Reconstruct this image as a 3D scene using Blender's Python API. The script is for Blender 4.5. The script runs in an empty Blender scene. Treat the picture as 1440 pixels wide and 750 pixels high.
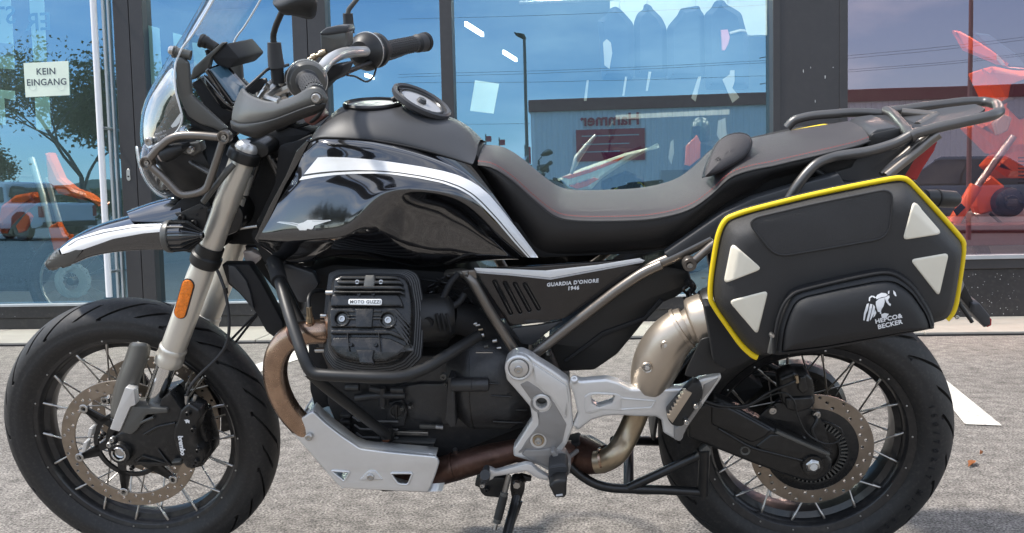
import bpy, bmesh, math, random
from mathutils import Vector, Matrix
random.seed(7)
R_ = math.radians
C = bpy.context.scene.collection
scene = bpy.context.scene

# ------------------------------------------------------------------ camera
F_PX = 1300.0
CAM = Vector((1.0627, -2.1588, 0.8414)); YAW, PITCH, ROLL, LEAN = 0.0837, 0.0711, 0.0237, 0.2347
CR = Matrix.Rotation(YAW, 3, 'Z') @ Matrix.Rotation(-PITCH, 3, 'X') @ Matrix.Rotation(ROLL, 3, 'Y')
cam_data = bpy.data.cameras.new("camera")
cam = bpy.data.objects.new("camera", cam_data); C.objects.link(cam)
cam_data.sensor_width = 36; cam_data.lens = F_PX / 1440 * 36
cam_data.clip_start = 0.05; cam_data.clip_end = 2000
bm_ = Matrix((CR.col[0], CR.col[2], -CR.col[1])).transposed()
cam.matrix_world = Matrix.Translation(CAM) @ bm_.to_4x4()
scene.camera = cam

# ------------------------------------------------------------------ world, sun, exposure
SUN_DIR = Vector((-0.52, -0.09, 0.85)).normalized()      # towards the sun
world = bpy.data.worlds.new("World"); scene.world = world; world.use_nodes = True
wn, wl = world.node_tree.nodes, world.node_tree.links
wn.clear()
w_out = wn.new('ShaderNodeOutputWorld'); w_bg = wn.new('ShaderNodeBackground'); w_sky = wn.new('ShaderNodeTexSky')
w_sky.sky_type = 'NISHITA'; w_sky.sun_disc = False
w_sky.sun_elevation = math.asin(SUN_DIR.z); w_sky.sun_rotation = math.atan2(SUN_DIR.x, SUN_DIR.y)
w_sky.air_density = 1.0; w_sky.dust_density = 0.3; w_sky.ozone_density = 2.5
w_tc = wn.new('ShaderNodeTexCoord'); w_map = wn.new('ShaderNodeMapping'); w_map.inputs['Scale'].default_value = (1.0, 1.0, 3.2)
w_no = wn.new('ShaderNodeTexNoise'); w_no.inputs['Scale'].default_value = 3.4; w_no.inputs['Detail'].default_value = 9; w_no.inputs['Roughness'].default_value = 0.55
w_cr = wn.new('ShaderNodeValToRGB'); w_cr.color_ramp.elements[0].position = 0.44; w_cr.color_ramp.elements[1].position = 0.66
w_cr.color_ramp.elements[0].color = (0.12, 0.12, 0.12, 1)
w_cr.color_ramp.elements[1].color = (0.75, 0.75, 0.75, 1)
w_mix = wn.new('ShaderNodeMixRGB'); w_mix.inputs[2].default_value = (8.8, 8.7, 8.6, 1)
wl.new(w_tc.outputs['Generated'], w_map.inputs[0]); wl.new(w_map.outputs[0], w_no.inputs[0]); wl.new(w_no.outputs[0], w_cr.inputs[0])
wl.new(w_cr.outputs[0], w_mix.inputs[0]); wl.new(w_sky.outputs[0], w_mix.inputs[1]); wl.new(w_mix.outputs[0], w_bg.inputs[0])
w_bg.inputs[1].default_value = 0.15
wl.new(w_bg.outputs[0], w_out.inputs[0])
sd = bpy.data.lights.new("sun", 'SUN'); sd.energy = 3.3; sd.angle = R_(4); sd.color = (1.0, 0.94, 0.86)
sun = bpy.data.objects.new("sun", sd); C.objects.link(sun)
sun.rotation_euler = SUN_DIR.to_track_quat('Z', 'Y').to_euler()
scene.view_settings.view_transform = 'Standard'; scene.view_settings.look = 'None'
scene.view_settings.exposure = 0.74; scene.view_settings.gamma = 1.0

# ------------------------------------------------------------------ measuring helpers: a sight line met with a real plane
LR = Matrix.Rotation(LEAN, 3, 'X'); LRI = LR.transposed()
def ray(u, v): return CR @ Vector(((u - 720) / F_PX, 1.0, -(v - 375) / F_PX))
def P(u, v, y=0.0):
    "point of the leaning motorcycle's own space at lateral distance y"
    o = LRI @ CAM; d = LRI @ ray(u, v); t = (y - o.y) / d.y
    return o + d * t
def PT(u, v, c, n):
    "same, on the plane through c with normal n"
    o = LRI @ CAM; d = LRI @ ray(u, v); t = (c - o).dot(n) / d.dot(n)
    return o + d * t
def G(u, v, z=0.0):
    d = ray(u, v); t = (z - CAM.z) / d.z
    return CAM + d * t
def FW(u, v, Y):
    d = ray(u, v); t = (Y - CAM.y) / d.y
    return CAM + d * t
GLASS_Y = 4.05
def RV(u, v, Yv):
    "place of a thing across the car park whose mirror image stands at depth Yv behind the glass"
    p = FW(u, v, Yv); return Vector((p.x, 2 * GLASS_Y - p.y, p.z))

# ------------------------------------------------------------------ object helpers
def tag(o, label=None, cat=None, group=None, kind=None):
    if label: o['label'] = label
    if cat: o['category'] = cat
    if group: o['group'] = group
    if kind: o['kind'] = kind
    return o
def empty(name, loc=(0, 0, 0), label=None, cat=None, group=None, parent=None):
    o = bpy.data.objects.new(name, None); C.objects.link(o); o.location = loc; o.empty_display_size = 0.1
    if parent: o.parent = parent
    return tag(o, label, cat, group)
def link(name, me, mat, parent=None, smooth=True, angle=35):
    o = bpy.data.objects.new(name, me); C.objects.link(o)
    if mat:
        me.materials.clear(); me.materials.append(mat)
    if parent: o.parent = parent
    if smooth:
        me.polygons.foreach_set('use_smooth', [True] * len(me.polygons))
        try: me.set_sharp_from_angle(angle=R_(angle))
        except Exception: pass
    return o
def mk(name, vs, fs, mat, parent=None, smooth=True, angle=35, bevel=0, seg=2, sub=0, solid=0, flip=False):
    me = bpy.data.meshes.new(name); me.from_pydata([tuple(v) for v in vs], [], fs); me.validate()
    bm = bmesh.new(); bm.from_mesh(me); bmesh.ops.recalc_face_normals(bm, faces=bm.faces)
    if flip: bmesh.ops.reverse_faces(bm, faces=bm.faces)
    bm.to_mesh(me); bm.free()
    o = link(name, me, mat, parent, smooth, 180 if sub else angle)
    if sub:
        m = o.modifiers.new('s', 'SUBSURF'); m.levels = sub; m.render_levels = sub
    if solid:
        m = o.modifiers.new('t', 'SOLIDIFY'); m.thickness = solid; m.offset = -1
    if bevel:
        m = o.modifiers.new('b', 'BEVEL'); m.width = bevel; m.segments = seg; m.limit_method = 'ANGLE'; m.angle_limit = R_(32); m.harden_normals = False
    return o
def share(o, parent, mat4=None, name=None):
    c = o.copy(); C.objects.link(c); c.parent = parent
    if mat4 is not None: c.matrix_local = mat4
    return c
def fillet(pts, r, closed=False, n=5):
    "round the corners of a polyline"
    pts = [Vector(p) for p in pts]; out = []; N = len(pts)
    for i, p in enumerate(pts):
        if not closed and i in (0, N - 1): out.append(p); continue
        a, b = pts[i - 1], pts[(i + 1) % N]
        da, db = (a - p), (b - p)
        rr = r[i] if isinstance(r, (list, tuple)) else r
        k = min(rr, da.length * .46, db.length * .46)
        if k < 1e-5: out.append(p); continue
        s, e = p + da.normalized() * k, p + db.normalized() * k
        for j in range(n + 1):
            t = j / n; out.append(s * (1 - t) ** 2 + p * 2 * t * (1 - t) + e * t * t)
    return out
def spline(pts, n, closed=False):
    "Catmull-Rom resampled to n points of even spacing"
    pts = [Vector(p) for p in pts]; N = len(pts); dense = []
    segs = N if closed else N - 1
    for i in range(segs):
        p1, p2 = pts[i], pts[(i + 1) % N]
        p0 = pts[i - 1] if (closed or i > 0) else p1 * 2 - p2
        p3 = pts[(i + 2) % N] if (closed or i + 2 < N) else p2 * 2 - p1
        for j in range(12):
            t = j / 12
            dense.append(.5 * ((2 * p1) + (p2 - p0) * t + (2 * p0 - 5 * p1 + 4 * p2 - p3) * t * t + (3 * p1 - p0 - 3 * p2 + p3) * t ** 3))
    dense.append(pts[0] if closed else pts[-1])
    return resample(dense, n)
def resample(pts, n):
    L = [0]
    for a, b in zip(pts, pts[1:]): L.append(L[-1] + (b - a).length)
    out = []; k = 0
    for i in range(n):
        s = L[-1] * i / (n - 1)
        while k < len(L) - 2 and L[k + 1] < s: k += 1
        d = L[k + 1] - L[k]; t = 0 if d < 1e-9 else (s - L[k]) / d
        out.append(pts[k].lerp(pts[k + 1], min(1, max(0, t))))
    return out
def tube_geo(pts, r, n=12, closed=False, cap=True):
    pts = [Vector(p) for p in pts]; N = len(pts); vs = []; fs = []
    up = None
    for i in range(N):
        a = pts[i - 1] if (i > 0 or closed) else pts[i]; b = pts[(i + 1) % N] if (i < N - 1 or closed) else pts[i]
        t = (b - a).normalized()
        if up is None:
            up = t.orthogonal().normalized()
        up = (up - t * up.dot(t)).normalized(); sd_ = t.cross(up)
        rr = r[i] if isinstance(r, (list, tuple)) else r
        for j in range(n):
            q = 2 * math.pi * j / n; vs.append(pts[i] + (up * math.cos(q) + sd_ * math.sin(q)) * rr)
    for i in range(N if closed else N - 1):
        for j in range(n):
            a, b = i * n, ((i + 1) % N) * n
            fs.append((a + j, a + (j + 1) % n, b + (j + 1) % n, b + j))
    if cap and not closed:
        fs.append(tuple(range(n - 1, -1, -1))); fs.append(tuple((N - 1) * n + j for j in range(n)))
    return vs, fs
def tube(name, pts, r, mat, parent=None, n=14, fil=0.03, closed=False, smooth_line=0):
    if smooth_line: pts = spline(pts, smooth_line, closed)
    elif fil and not isinstance(r, (list, tuple)): pts = fillet(pts, fil, closed)
    if isinstance(r, tuple): r = [r[0] + (r[1] - r[0]) * i / (len(pts) - 1) for i in range(len(pts))]
    vs, fs = tube_geo(pts, r, n, closed)
    return mk(name, vs, fs, mat, parent, angle=50)
class Geo:
    "collects several shapes into one mesh"
    def __init__(s): s.v = []; s.f = []
    def add(s, vs, fs):
        k = len(s.v); s.v += [Vector(v) for v in vs]; s.f += [tuple(i + k for i in f) for f in fs]; return s
    def tube(s, pts, r, n=8, fil=0, closed=False):
        if fil: pts = fillet(pts, fil, closed)
        return s.add(*tube_geo(pts, r, n, closed))
    def box(s, a, b):
        x0, y0, z0 = a; x1, y1, z1 = b
        return s.add([(x0, y0, z0), (x1, y0, z0), (x1, y1, z0), (x0, y1, z0), (x0, y0, z1), (x1, y0, z1), (x1, y1, z1), (x0, y1, z1)],
                     [(0, 3, 2, 1), (4, 5, 6, 7), (0, 1, 5, 4), (1, 2, 6, 5), (2, 3, 7, 6), (3, 0, 4, 7)])
    def lathe(s, c, axis, prof, n=24): return s.add(*lathe_geo(c, axis, prof, n))
    def mk(s, name, mat, parent=None, **k): return mk(name, s.v, s.f, mat, parent, **k)
def lathe_geo(c, axis, prof, n=24):
    a = Vector(axis).normalized(); u = a.orthogonal().normalized(); w = a.cross(u); c = Vector(c); vs = []; fs = []
    for (r, t) in prof:
        for j in range(n):
            q = 2 * math.pi * j / n; vs.append(c + a * t + (u * math.cos(q) + w * math.sin(q)) * max(r, 1e-5))
    for i in range(len(prof) - 1):
        for j in range(n): fs.append((i * n + j, i * n + (j + 1) % n, (i + 1) * n + (j + 1) % n, (i + 1) * n + j))
    return vs, fs
def lathe(name, c, axis, prof, mat, parent=None, n=32, **k):
    vs, fs = lathe_geo(c, axis, prof, n)
    return mk(name, vs, fs, mat, parent, **k)
YA = Vector((0, 1, 0))
def disc_prof(r, h, b=.001, hole=0):
    p = [(hole, 0), (r - b, 0), (r, b), (r, h - b), (r - b, h), (hole, h)]
    return p + [(hole, 0)] if hole else p
def bolt_geo(g, c, r, axis=(0, -1, 0), h=.006):
    "round cap bolt with a hex socket"
    g.lathe(c, axis, [(0, -.004), (r, -.004), (r, h * .7), (r * .85, h), (r * .48, h), (r * .42, h * .35), (0, h * .35)], 14)
def prism(name, pts, dep, mat, parent=None, bev=.002, rnd=0.0, holes=(), warp=None, seg=2, mirror=False, y=None):
    "outline of points with one y (front face) pushed back by dep, edges rounded by bev"
    pts = [Vector(p) for p in pts]
    y0 = y if y is not None else sum(p.y for p in pts) / len(pts)
    cu = bpy.data.curves.new(name, 'CURVE'); cu.dimensions = '2D'; cu.fill_mode = 'BOTH'
    cu.extrude = max(dep / 2 - bev, 1e-5); cu.bevel_depth = bev; cu.bevel_resolution = seg - 1; cu.offset = -bev
    def area(q): return sum(a.x * b.z - b.x * a.z for a, b in zip(q, q[1:] + q[:1]))
    for q, rr, s in [(pts, rnd, 1)] + [(h[0], h[1], -1) for h in holes]:
        q = [Vector(p) for p in q]
        if rr: q = fillet(q, rr, True, 4)
        if area(q) * s < 0: q = q[::-1]
        sp = cu.splines.new('POLY'); sp.points.add(len(q) - 1); sp.use_cyclic_u = True
        for k, p in enumerate(q): sp.points[k].co = (p.x, p.z, 0, 1)
    o = bpy.data.objects.new(name, cu); C.objects.link(o)
    me = bpy.data.meshes.new_from_object(o, depsgraph=None) if False else None
    dg = bpy.context.evaluated_depsgraph_get(); me = bpy.data.meshes.new_from_object(o.evaluated_get(dg))
    bpy.data.objects.remove(o); bpy.data.curves.remove(cu)
    for v in me.vertices:
        a, b, c = v.co; p = Vector((a, y0 + dep / 2 - c, b))
        if warp: p = warp(p)
        v.co = p
    me.name = name
    bm = bmesh.new(); bm.from_mesh(me); bmesh.ops.remove_doubles(bm, verts=bm.verts, dist=1e-6)
    if warp:
        bmesh.ops.triangulate(bm, faces=[f for f in bm.faces if len(f.verts) > 4])
    bm.to_mesh(me); bm.free()
    return link(name, me, mat, parent, True, 40)
def PL(y, *uv): return [P(u, v, y) for u, v in uv]
def tilt(c, n):
    "warp that lays a prism traced at constant y on the plane through c with normal n (moves along y only)"
    c = Vector(c); n = Vector(n).normalized()
    def w(p):
        dy = -((p.x - c.x) * n.x + (p.z - c.z) * n.z) / n.y
        return Vector((p.x, p.y + dy, p.z))
    return w
def plate_on(name, uv, c, n, dep, mat, parent=None, bev=.002, rnd=0, holes=(), seg=2):
    "plate traced on a tilted plane; dep is measured along -n (into the body)"
    c = Vector(c); n = Vector(n).normalized()
    ex = (Vector((1, 0, 0)) - n * n.x).normalized(); ez = n.cross(ex) * (-1)
    if ez.z < 0: ez = -ez
    def flat(uvs):
        out = []
        for u, v in uvs:
            q = PT(u, v, c, n) - c; out.append(Vector((q.dot(ex), 0, q.dot(ez))))
        return out
    hs = [(flat(h[0]), h[1]) for h in holes]
    return prism(name, flat(uv), dep, mat, parent, bev, rnd, hs, warp=lambda p: c + ex * p.x + ez * p.z - n * p.y, seg=seg, y=0)
def skin(name, lines, mat, parent=None, n=16, mirror=False, sub=1, closed=False, caps=False, solid=0, ncross=0, flip=False, straight=False, angle=35):
    "surface through several long lines; every line is resampled to n points"
    L = []
    for ln in lines:
        ln = [P(*p) if not isinstance(p, Vector) else p for p in ln]
        L.append(resample(ln, n) if straight else spline(ln, n))
    if mirror:
        m = [[Vector((p.x, -p.y, p.z)) for p in l] for l in L]
        if all(abs(p.y) < 1e-4 for p in L[0]): L = m[:0:-1] + L
        else: L = m[::-1] + L
    if ncross:
        cols = [spline([l[i] for l in L], ncross, closed) for i in range(n)]
        L = [[cols[i][k] for i in range(n)] for k in range(ncross)]
        if closed: L = L[:-1]
    vs = [p for l in L for p in l]; fs = []
    K = len(L)
    for a in range(K if closed else K - 1):
        b = (a + 1) % K
        for i in range(n - 1): fs.append((a * n + i, a * n + i + 1, b * n + i + 1, b * n + i))
    if caps:
        fs.append(tuple(a * n for a in range(K))); fs.append(tuple(a * n + n - 1 for a in range(K))[::-1])
    return mk(name, vs, fs, mat, parent, sub=sub, solid=solid, flip=flip, angle=angle)
def text(name, body, origin, ux, uz, size, mat, parent=None, ext=.0006, align='CENTER', shear=0, bold=0, space=1.0):
    "flat lettering; ux is the reading direction, uz the up direction"
    cu = bpy.data.curves.new(name, 'FONT'); cu.body = body; cu.size = size; cu.extrude = ext; cu.align_x = align; cu.align_y = 'CENTER'
    cu.shear = shear; cu.offset = bold; cu.space_character = space; cu.resolution_u = 3
    o = bpy.data.objects.new(name, cu); C.objects.link(o)
    dg = bpy.context.evaluated_depsgraph_get(); me = bpy.data.meshes.new_from_object(o.evaluated_get(dg))
    bpy.data.objects.remove(o); bpy.data.curves.remove(cu)
    ux = Vector(ux); uz = Vector(uz); nn = ux.normalized().cross(uz.normalized()); origin = Vector(origin)
    for v in me.vertices:
        a, b, c = v.co; v.co = origin + ux * a + uz * b + nn * c
    me.name = name
    return link(name, me, mat, parent, False)
# ------------------------------------------------------------------ materials
def nodes(name):
    m = bpy.data.materials.new(name); m.use_nodes = True
    nt = m.node_tree; return m, nt, nt.nodes['Principled BSDF']
def mat(name, col, rough=.5, metal=0.0, coat=0.0, bump=0.0, bscale=300.0, var=0.0, vscale=8.0, spec=None, btype='noise', rvar=0.0, trans=0, dirt=0.0, sheen=0, aniso=0):
    m, nt, b = nodes(name); n, l = nt.nodes, nt.links
    b.inputs['Base Color'].default_value = (*col, 1); b.inputs['Roughness'].default_value = rough; b.inputs['Metallic'].default_value = metal
    b.inputs['Coat Weight'].default_value = coat; b.inputs['Coat Roughness'].default_value = .04
    if spec is not None: b.inputs['Specular IOR Level'].default_value = spec
    tc = n.new('ShaderNodeTexCoord')
    if var or dirt:
        t = n.new('ShaderNodeTexNoise'); t.inputs['Scale'].default_value = vscale; t.inputs['Detail'].default_value = 8; t.inputs['Roughness'].default_value = .65
        l.new(tc.outputs['Object'], t.inputs['Vector'])
        mp = n.new('ShaderNodeMapRange'); mp.inputs[1].default_value = .3; mp.inputs[2].default_value = .7
        mp.inputs[3].default_value = 1 - var; mp.inputs[4].default_value = 1 + var
        l.new(t.outputs[0], mp.inputs[0])
        mx = n.new('ShaderNodeMixRGB'); mx.blend_type = 'MULTIPLY'; mx.inputs[0].default_value = 1; mx.inputs[1].default_value = (*col, 1)
        l.new(mp.outputs[0], mx.inputs[2]); last = mx.outputs[0]
        if dirt:
            t2 = n.new('ShaderNodeTexNoise'); t2.inputs['Scale'].default_value = vscale * 9; t2.inputs['Detail'].default_value = 6
            l.new(tc.outputs['Object'], t2.inputs['Vector'])
            m2 = n.new('ShaderNodeMapRange'); m2.inputs[1].default_value = .5; m2.inputs[2].default_value = .85; m2.inputs[4].default_value = dirt
            l.new(t2.outputs[0], m2.inputs[0])
            x2 = n.new('ShaderNodeMixRGB'); x2.inputs[2].default_value = (.30, .26, .22, 1); l.new(m2.outputs[0], x2.inputs[0]); l.new(last, x2.inputs[1]); last = x2.outputs[0]
        l.new(last, b.inputs['Base Color'])
        if rvar:
            m3 = n.new('ShaderNodeMapRange'); m3.inputs[1].default_value = .3; m3.inputs[2].default_value = .7
            m3.inputs[3].default_value = max(0, rough - rvar); m3.inputs[4].default_value = rough + rvar
            l.new(t.outputs[0], m3.inputs[0]); l.new(m3.outputs[0], b.inputs['Roughness'])
    if bump:
        bp = n.new('ShaderNodeBump'); bp.inputs['Strength'].default_value = bump; bp.inputs['Distance'].default_value = .001
        if btype == 'noise':
            t = n.new('ShaderNodeTexNoise'); t.inputs['Scale'].default_value = bscale; t.inputs['Detail'].default_value = 4; o = t.outputs[0]
        else:
            t = n.new('ShaderNodeTexVoronoi'); t.inputs['Scale'].default_value = bscale; o = t.outputs[0]
        l.new(tc.outputs['Object'], t.inputs['Vector']); l.new(o, bp.inputs['Height']); l.new(bp.outputs[0], b.inputs['Normal'])
    return m
def glow(name, col, s):
    m, nt, b = nodes(name); b.inputs['Base Color'].default_value = (*col, 1); b.inputs['Emission Color'].default_value = (*col, 1); b.inputs['Emission Strength'].default_value = s
    return m
def clear(name, tint, gloss_tint, fac, rough=0.0, fres=False, wob=0.0):
    "thin pane: part mirror, part see-through"
    m = bpy.data.materials.new(name); m.use_nodes = True; nt = m.node_tree; n, l = nt.nodes, nt.links; n.clear()
    o = n.new('ShaderNodeOutputMaterial'); mx = n.new('ShaderNodeMixShader'); t = n.new('ShaderNodeBsdfTransparent'); g = n.new('ShaderNodeBsdfGlossy')
    t.inputs[0].default_value = (*tint, 1); g.inputs[0].default_value = (*gloss_tint, 1); g.inputs['Roughness'].default_value = rough
    if fres:
        lw = n.new('ShaderNodeLayerWeight'); lw.inputs[0].default_value = fac; mp = n.new('ShaderNodeMapRange'); mp.inputs[3].default_value = .035; mp.inputs[4].default_value = .9
        pw = n.new('ShaderNodeMath'); pw.operation = 'POWER'; pw.inputs[1].default_value = 1.6
        l.new(lw.outputs['Facing'], pw.inputs[0]); l.new(pw.outputs[0], mp.inputs[0]); l.new(mp.outputs[0], mx.inputs[0])
    else: mx.inputs[0].default_value = fac
    if wob:
        tc = n.new('ShaderNodeTexCoord'); no = n.new('ShaderNodeTexNoise'); no.inputs['Scale'].default_value = 1.1; no.inputs['Detail'].default_value = 1
        bp = n.new('ShaderNodeBump'); bp.inputs['Strength'].default_value = wob; bp.inputs['Distance'].default_value = .01
        l.new(tc.outputs['Object'], no.inputs[0]); l.new(no.outputs[0], bp.inputs['Height']); l.new(bp.outputs[0], g.inputs['Normal'])
    l.new(t.outputs[0], mx.inputs[1]); l.new(g.outputs[0], mx.inputs[2]); l.new(mx.outputs[0], o.inputs[0])
    return m
M = {}
M['gloss'] = mat('gloss_black_paint', (.006, .006, .007), .13, coat=1.0, var=.1, vscale=3)
M['gloss2'] = mat('side_panel_paint', (.012, .010, .010), .22, coat=.5)
M['white'] = mat('white_paint', (.78, .78, .77), .3, coat=.6)
M['satin'] = mat('satin_black_plastic', (.013, .013, .013), .45, bump=.15, bscale=900, var=.15, rvar=.08)
M['grey_matt'] = mat('matt_grey_cover', (.044, .045, .048), .42, bump=.05, bscale=700, var=.06)
M['guard'] = mat('titanium_grey_plastic', (.10, .098, .090), .36, metal=.3, bump=.05, bscale=900, var=.05)
M['black'] = mat('black_enamel', (.009, .009, .009), .32, bump=.12, bscale=500, var=.2, dirt=.05)
M['engine'] = mat('engine_black', (.010, .010, .010), .30, bump=.35, bscale=420, var=.25, dirt=.10, rvar=.08)
M['fin'] = mat('lit_fin_edge', (.085, .084, .082), .4, bump=.3, bscale=400, var=.2)  # paler than the casing: lit fin edges put into the colour
M['case'] = mat('engine_case', (.026, .026, .027), .36, bump=.5, bscale=300, var=.2, dirt=.06, rvar=.06)
M['dull'] = mat('dull_black', (.008, .008, .009), .7, bump=.1, bscale=300)
M['rubber'] = mat('tyre_rubber', (.019, .018, .0175), .60, bump=.25, bscale=500, var=.10, vscale=16, dirt=.10, rvar=.06)
M['rubber2'] = mat('grip_rubber', (.030, .030, .031), .6, bump=.2, bscale=800)
M['rim'] = mat('rim_black', (.013, .013, .014), .33, coat=.2, var=.2, dirt=.10)
M['spoke'] = mat('spoke_steel', (.50, .48, .45), .3, metal=1, var=.2, vscale=30)
M['chrome'] = mat('chrome', (.75, .75, .74), .12, metal=1)
M['steel'] = mat('bolt_steel', (.50, .49, .47), .32, metal=1, var=.15, vscale=40)
M['disc'] = mat('brake_disc_steel', (.34, .29, .24), .38, metal=1, bump=.1, bscale=600, var=.25, vscale=14, rvar=.1)
M['fork'] = mat('champagne_anodised', (.70, .66, .58), .32, metal=.6, var=.04, bump=.03, bscale=900)
M['frame'] = mat('frame_bronze_grey', (.20, .18, .16), .34, metal=.8, var=.06, bump=.05, bscale=700)
M['rack'] = mat('rack_anthracite', (.13, .125, .12), .36, metal=.75, bump=.08, bscale=600, var=.08)
M['bar'] = mat('aluminium_bar', (.62, .61, .59), .33, metal=.7, bump=.03, bscale=500)
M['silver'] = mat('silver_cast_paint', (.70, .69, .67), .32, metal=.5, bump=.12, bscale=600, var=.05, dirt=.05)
M['silver2'] = mat('silver_recess_shade', (.30, .29, .28), .45, metal=.5, bump=.3, bscale=700, var=.06, dirt=.08)  # darker silver, with the shade of recessed faces in its colour
M['alu'] = mat('brushed_aluminium_plate', (.75, .745, .73), .32, metal=.6, bump=.06, bscale=300, var=.05, dirt=.05)
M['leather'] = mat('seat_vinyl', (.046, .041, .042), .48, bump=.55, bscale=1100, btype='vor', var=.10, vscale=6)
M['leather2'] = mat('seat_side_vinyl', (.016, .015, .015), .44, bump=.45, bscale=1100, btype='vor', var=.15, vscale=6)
M['bag'] = mat('bag_polymer_fabric', (.028, .027, .027), .50, bump=.7, bscale=1500, var=.12, vscale=10)
M['bag2'] = mat('bag_pocket_fabric', (.010, .010, .011), .45, bump=.6, bscale=1700, var=.15, vscale=10)
M['bag3'] = mat('bag_inset_fabric', (.044, .042, .042), .46, bump=.9, bscale=1300, btype='vor', var=.12, vscale=10)
M['yellow'] = mat('yellow_piping', (.88, .62, .008), .5, bump=.3, bscale=1500)
M['cream'] = mat('reflective_cream', (.76, .70, .57), .45, bump=.15, bscale=1800, var=.04, vscale=12)
M['print'] = mat('white_print', (.75, .75, .75), .5)
M['grey_print'] = mat('grey_print', (.50, .50, .51), .5)
M['orange'] = mat('orange_reflector', (.90, .22, .01), .15, coat=.6, bump=1.0, bscale=260, btype='vor', var=.25, vscale=120)
M['red'] = mat('red_lens', (.38, .006, .010), .2, coat=.5)
M['copper'] = mat('heat_tinted_header', (.42, .29, .21), .26, metal=1.0, var=.45, vscale=7, dirt=.12, rvar=.08, bump=.1, bscale=200)
M['copper2'] = mat('heat_brown_collector', (.10, .055, .042), .42, metal=.8, var=.5, vscale=9, dirt=.15, rvar=.1, bump=.1, bscale=250)
M['gold'] = mat('golden_steel_pipe', (.40, .32, .22), .34, metal=.9, var=.2, vscale=9, bump=.05, bscale=200)
M['muff'] = mat('heat_shield_champagne', (.50, .43, .35), .36, metal=.8, var=.08, vscale=6, bump=.08, bscale=500)
M['stitch_red'] = mat('red_thread', (.28, .035, .03), .7)
M['stitch'] = mat('grey_thread', (.20, .20, .20), .7)
M['rust'] = mat('rusty_bolt', (.16, .06, .03), .7, metal=.3, var=.3, vscale=60)
M['plate'] = mat('nameplate', (.72, .72, .70), .35, metal=.3)
M['brown'] = mat('brown_rubber', (.16, .06, .045), .5)
M['screen'] = mat('blue_sheen_glass', (.06, .12, .17), .08, coat=1)  # bluish reflection put into the glass colour
M['lens'] = mat('turn_signal_lens', (.45, .38, .34), .12, coat=1)
M['shield'] = clear('windscreen_acrylic', (.90, .93, .94), (1, 1, 1), .42, .03, fres=True)
M['shield_edge'] = mat('acrylic_edge_highlight', (.70, .73, .74), .15, coat=.5)  # real edge, its bright highlight put into a near-white colour
M['lamp'] = clear('headlight_lens', (.8, .82, .84), (1, 1, 1), .35, .02, fres=True)

for k_ in ('gloss',):
    b_ = M[k_].node_tree.nodes['Principled BSDF']; b_.inputs['Coat IOR'].default_value = 1.75; b_.inputs['IOR'].default_value = 1.6
# ------------------------------------------------------------------ setting: car park, pavement, shop front
def ground_mat():
    m, nt, b = nodes('worn_asphalt'); n, l = nt.nodes, nt.links
    tc = n.new('ShaderNodeTexCoord')
    def noise(s, d=6, r=.6):
        t = n.new('ShaderNodeTexNoise'); t.inputs['Scale'].default_value = s; t.inputs['Detail'].default_value = d; t.inputs['Roughness'].default_value = r
        l.new(tc.outputs['Object'], t.inputs[0]); return t
    fine, mid, big = noise(150, 3, .7), noise(17, 8, .72), noise(1.3, 5)
    r1 = n.new('ShaderNodeValToRGB'); e = r1.color_ramp.elements
    e[0].position = .36; e[0].color = (.060, .055, .051, 1); e[1].position = .64; e[1].color = (.375, .345, .310, 1)
    k = e.new(.47); k.color = (.185, .169, .153, 1)
    l.new(fine.outputs[0], r1.inputs[0])
    r2 = n.new('ShaderNodeMapRange'); r2.inputs[1].default_value = .35; r2.inputs[2].default_value = .65; r2.inputs[3].default_value = .58; r2.inputs[4].default_value = 1.28; l.new(mid.outputs[0], r2.inputs[0])
    r3 = n.new('ShaderNodeMapRange'); r3.inputs[1].default_value = .3; r3.inputs[2].default_value = .7; r3.inputs[3].default_value = .86; r3.inputs[4].default_value = 1.12; l.new(big.outputs[0], r3.inputs[0])
    a = n.new('ShaderNodeMixRGB'); a.blend_type = 'MULTIPLY'; a.inputs[0].default_value = 1; l.new(r1.outputs[0], a.inputs[1]); l.new(r2.outputs[0], a.inputs[2])
    c = n.new('ShaderNodeMixRGB'); c.blend_type = 'MULTIPLY'; c.inputs[0].default_value = 1; l.new(a.outputs[0], c.inputs[1]); l.new(r3.outputs[0], c.inputs[2])
    l.new(c.outputs[0], b.inputs['Base Color']); b.inputs['Roughness'].default_value = .85; b.inputs['Specular IOR Level'].default_value = .25
    ad = n.new('ShaderNodeMath'); ad.operation = 'ADD'; l.new(fine.outputs[0], ad.inputs[0]); l.new(mid.outputs[0], ad.inputs[1])
    bp = n.new('ShaderNodeBump'); bp.inputs['Strength'].default_value = .9; bp.inputs['Distance'].default_value = .006; l.new(ad.outputs[0], bp.inputs['Height']); l.new(bp.outputs[0], b.inputs['Normal'])
    return m
def line_mat():
    m, nt, b = nodes('road_paint'); n, l = nt.nodes, nt.links
    tc = n.new('ShaderNodeTexCoord'); t = n.new('ShaderNodeTexNoise'); t.inputs['Scale'].default_value = 60; t.inputs['Detail'].default_value = 5
    r = n.new('ShaderNodeValToRGB'); e = r.color_ramp.elements; e[0].position = .30; e[0].color = (.34, .31, .27, 1); e[1].position = .52; e[1].color = (.66, .63, .57, 1)
    l.new(tc.outputs['Object'], t.inputs[0]); l.new(t.outputs[0], r.inputs[0]); l.new(r.outputs[0], b.inputs['Base Color']); b.inputs['Roughness'].default_value = .7
    bp = n.new('ShaderNodeBump'); bp.inputs['Strength'].default_value = .5; bp.inputs['Distance'].default_value = .002; l.new(t.outputs[0], bp.inputs['Height']); l.new(bp.outputs[0], b.inputs['Normal'])
    return m
M['asphalt'] = ground_mat(); M['line'] = line_mat()
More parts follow.
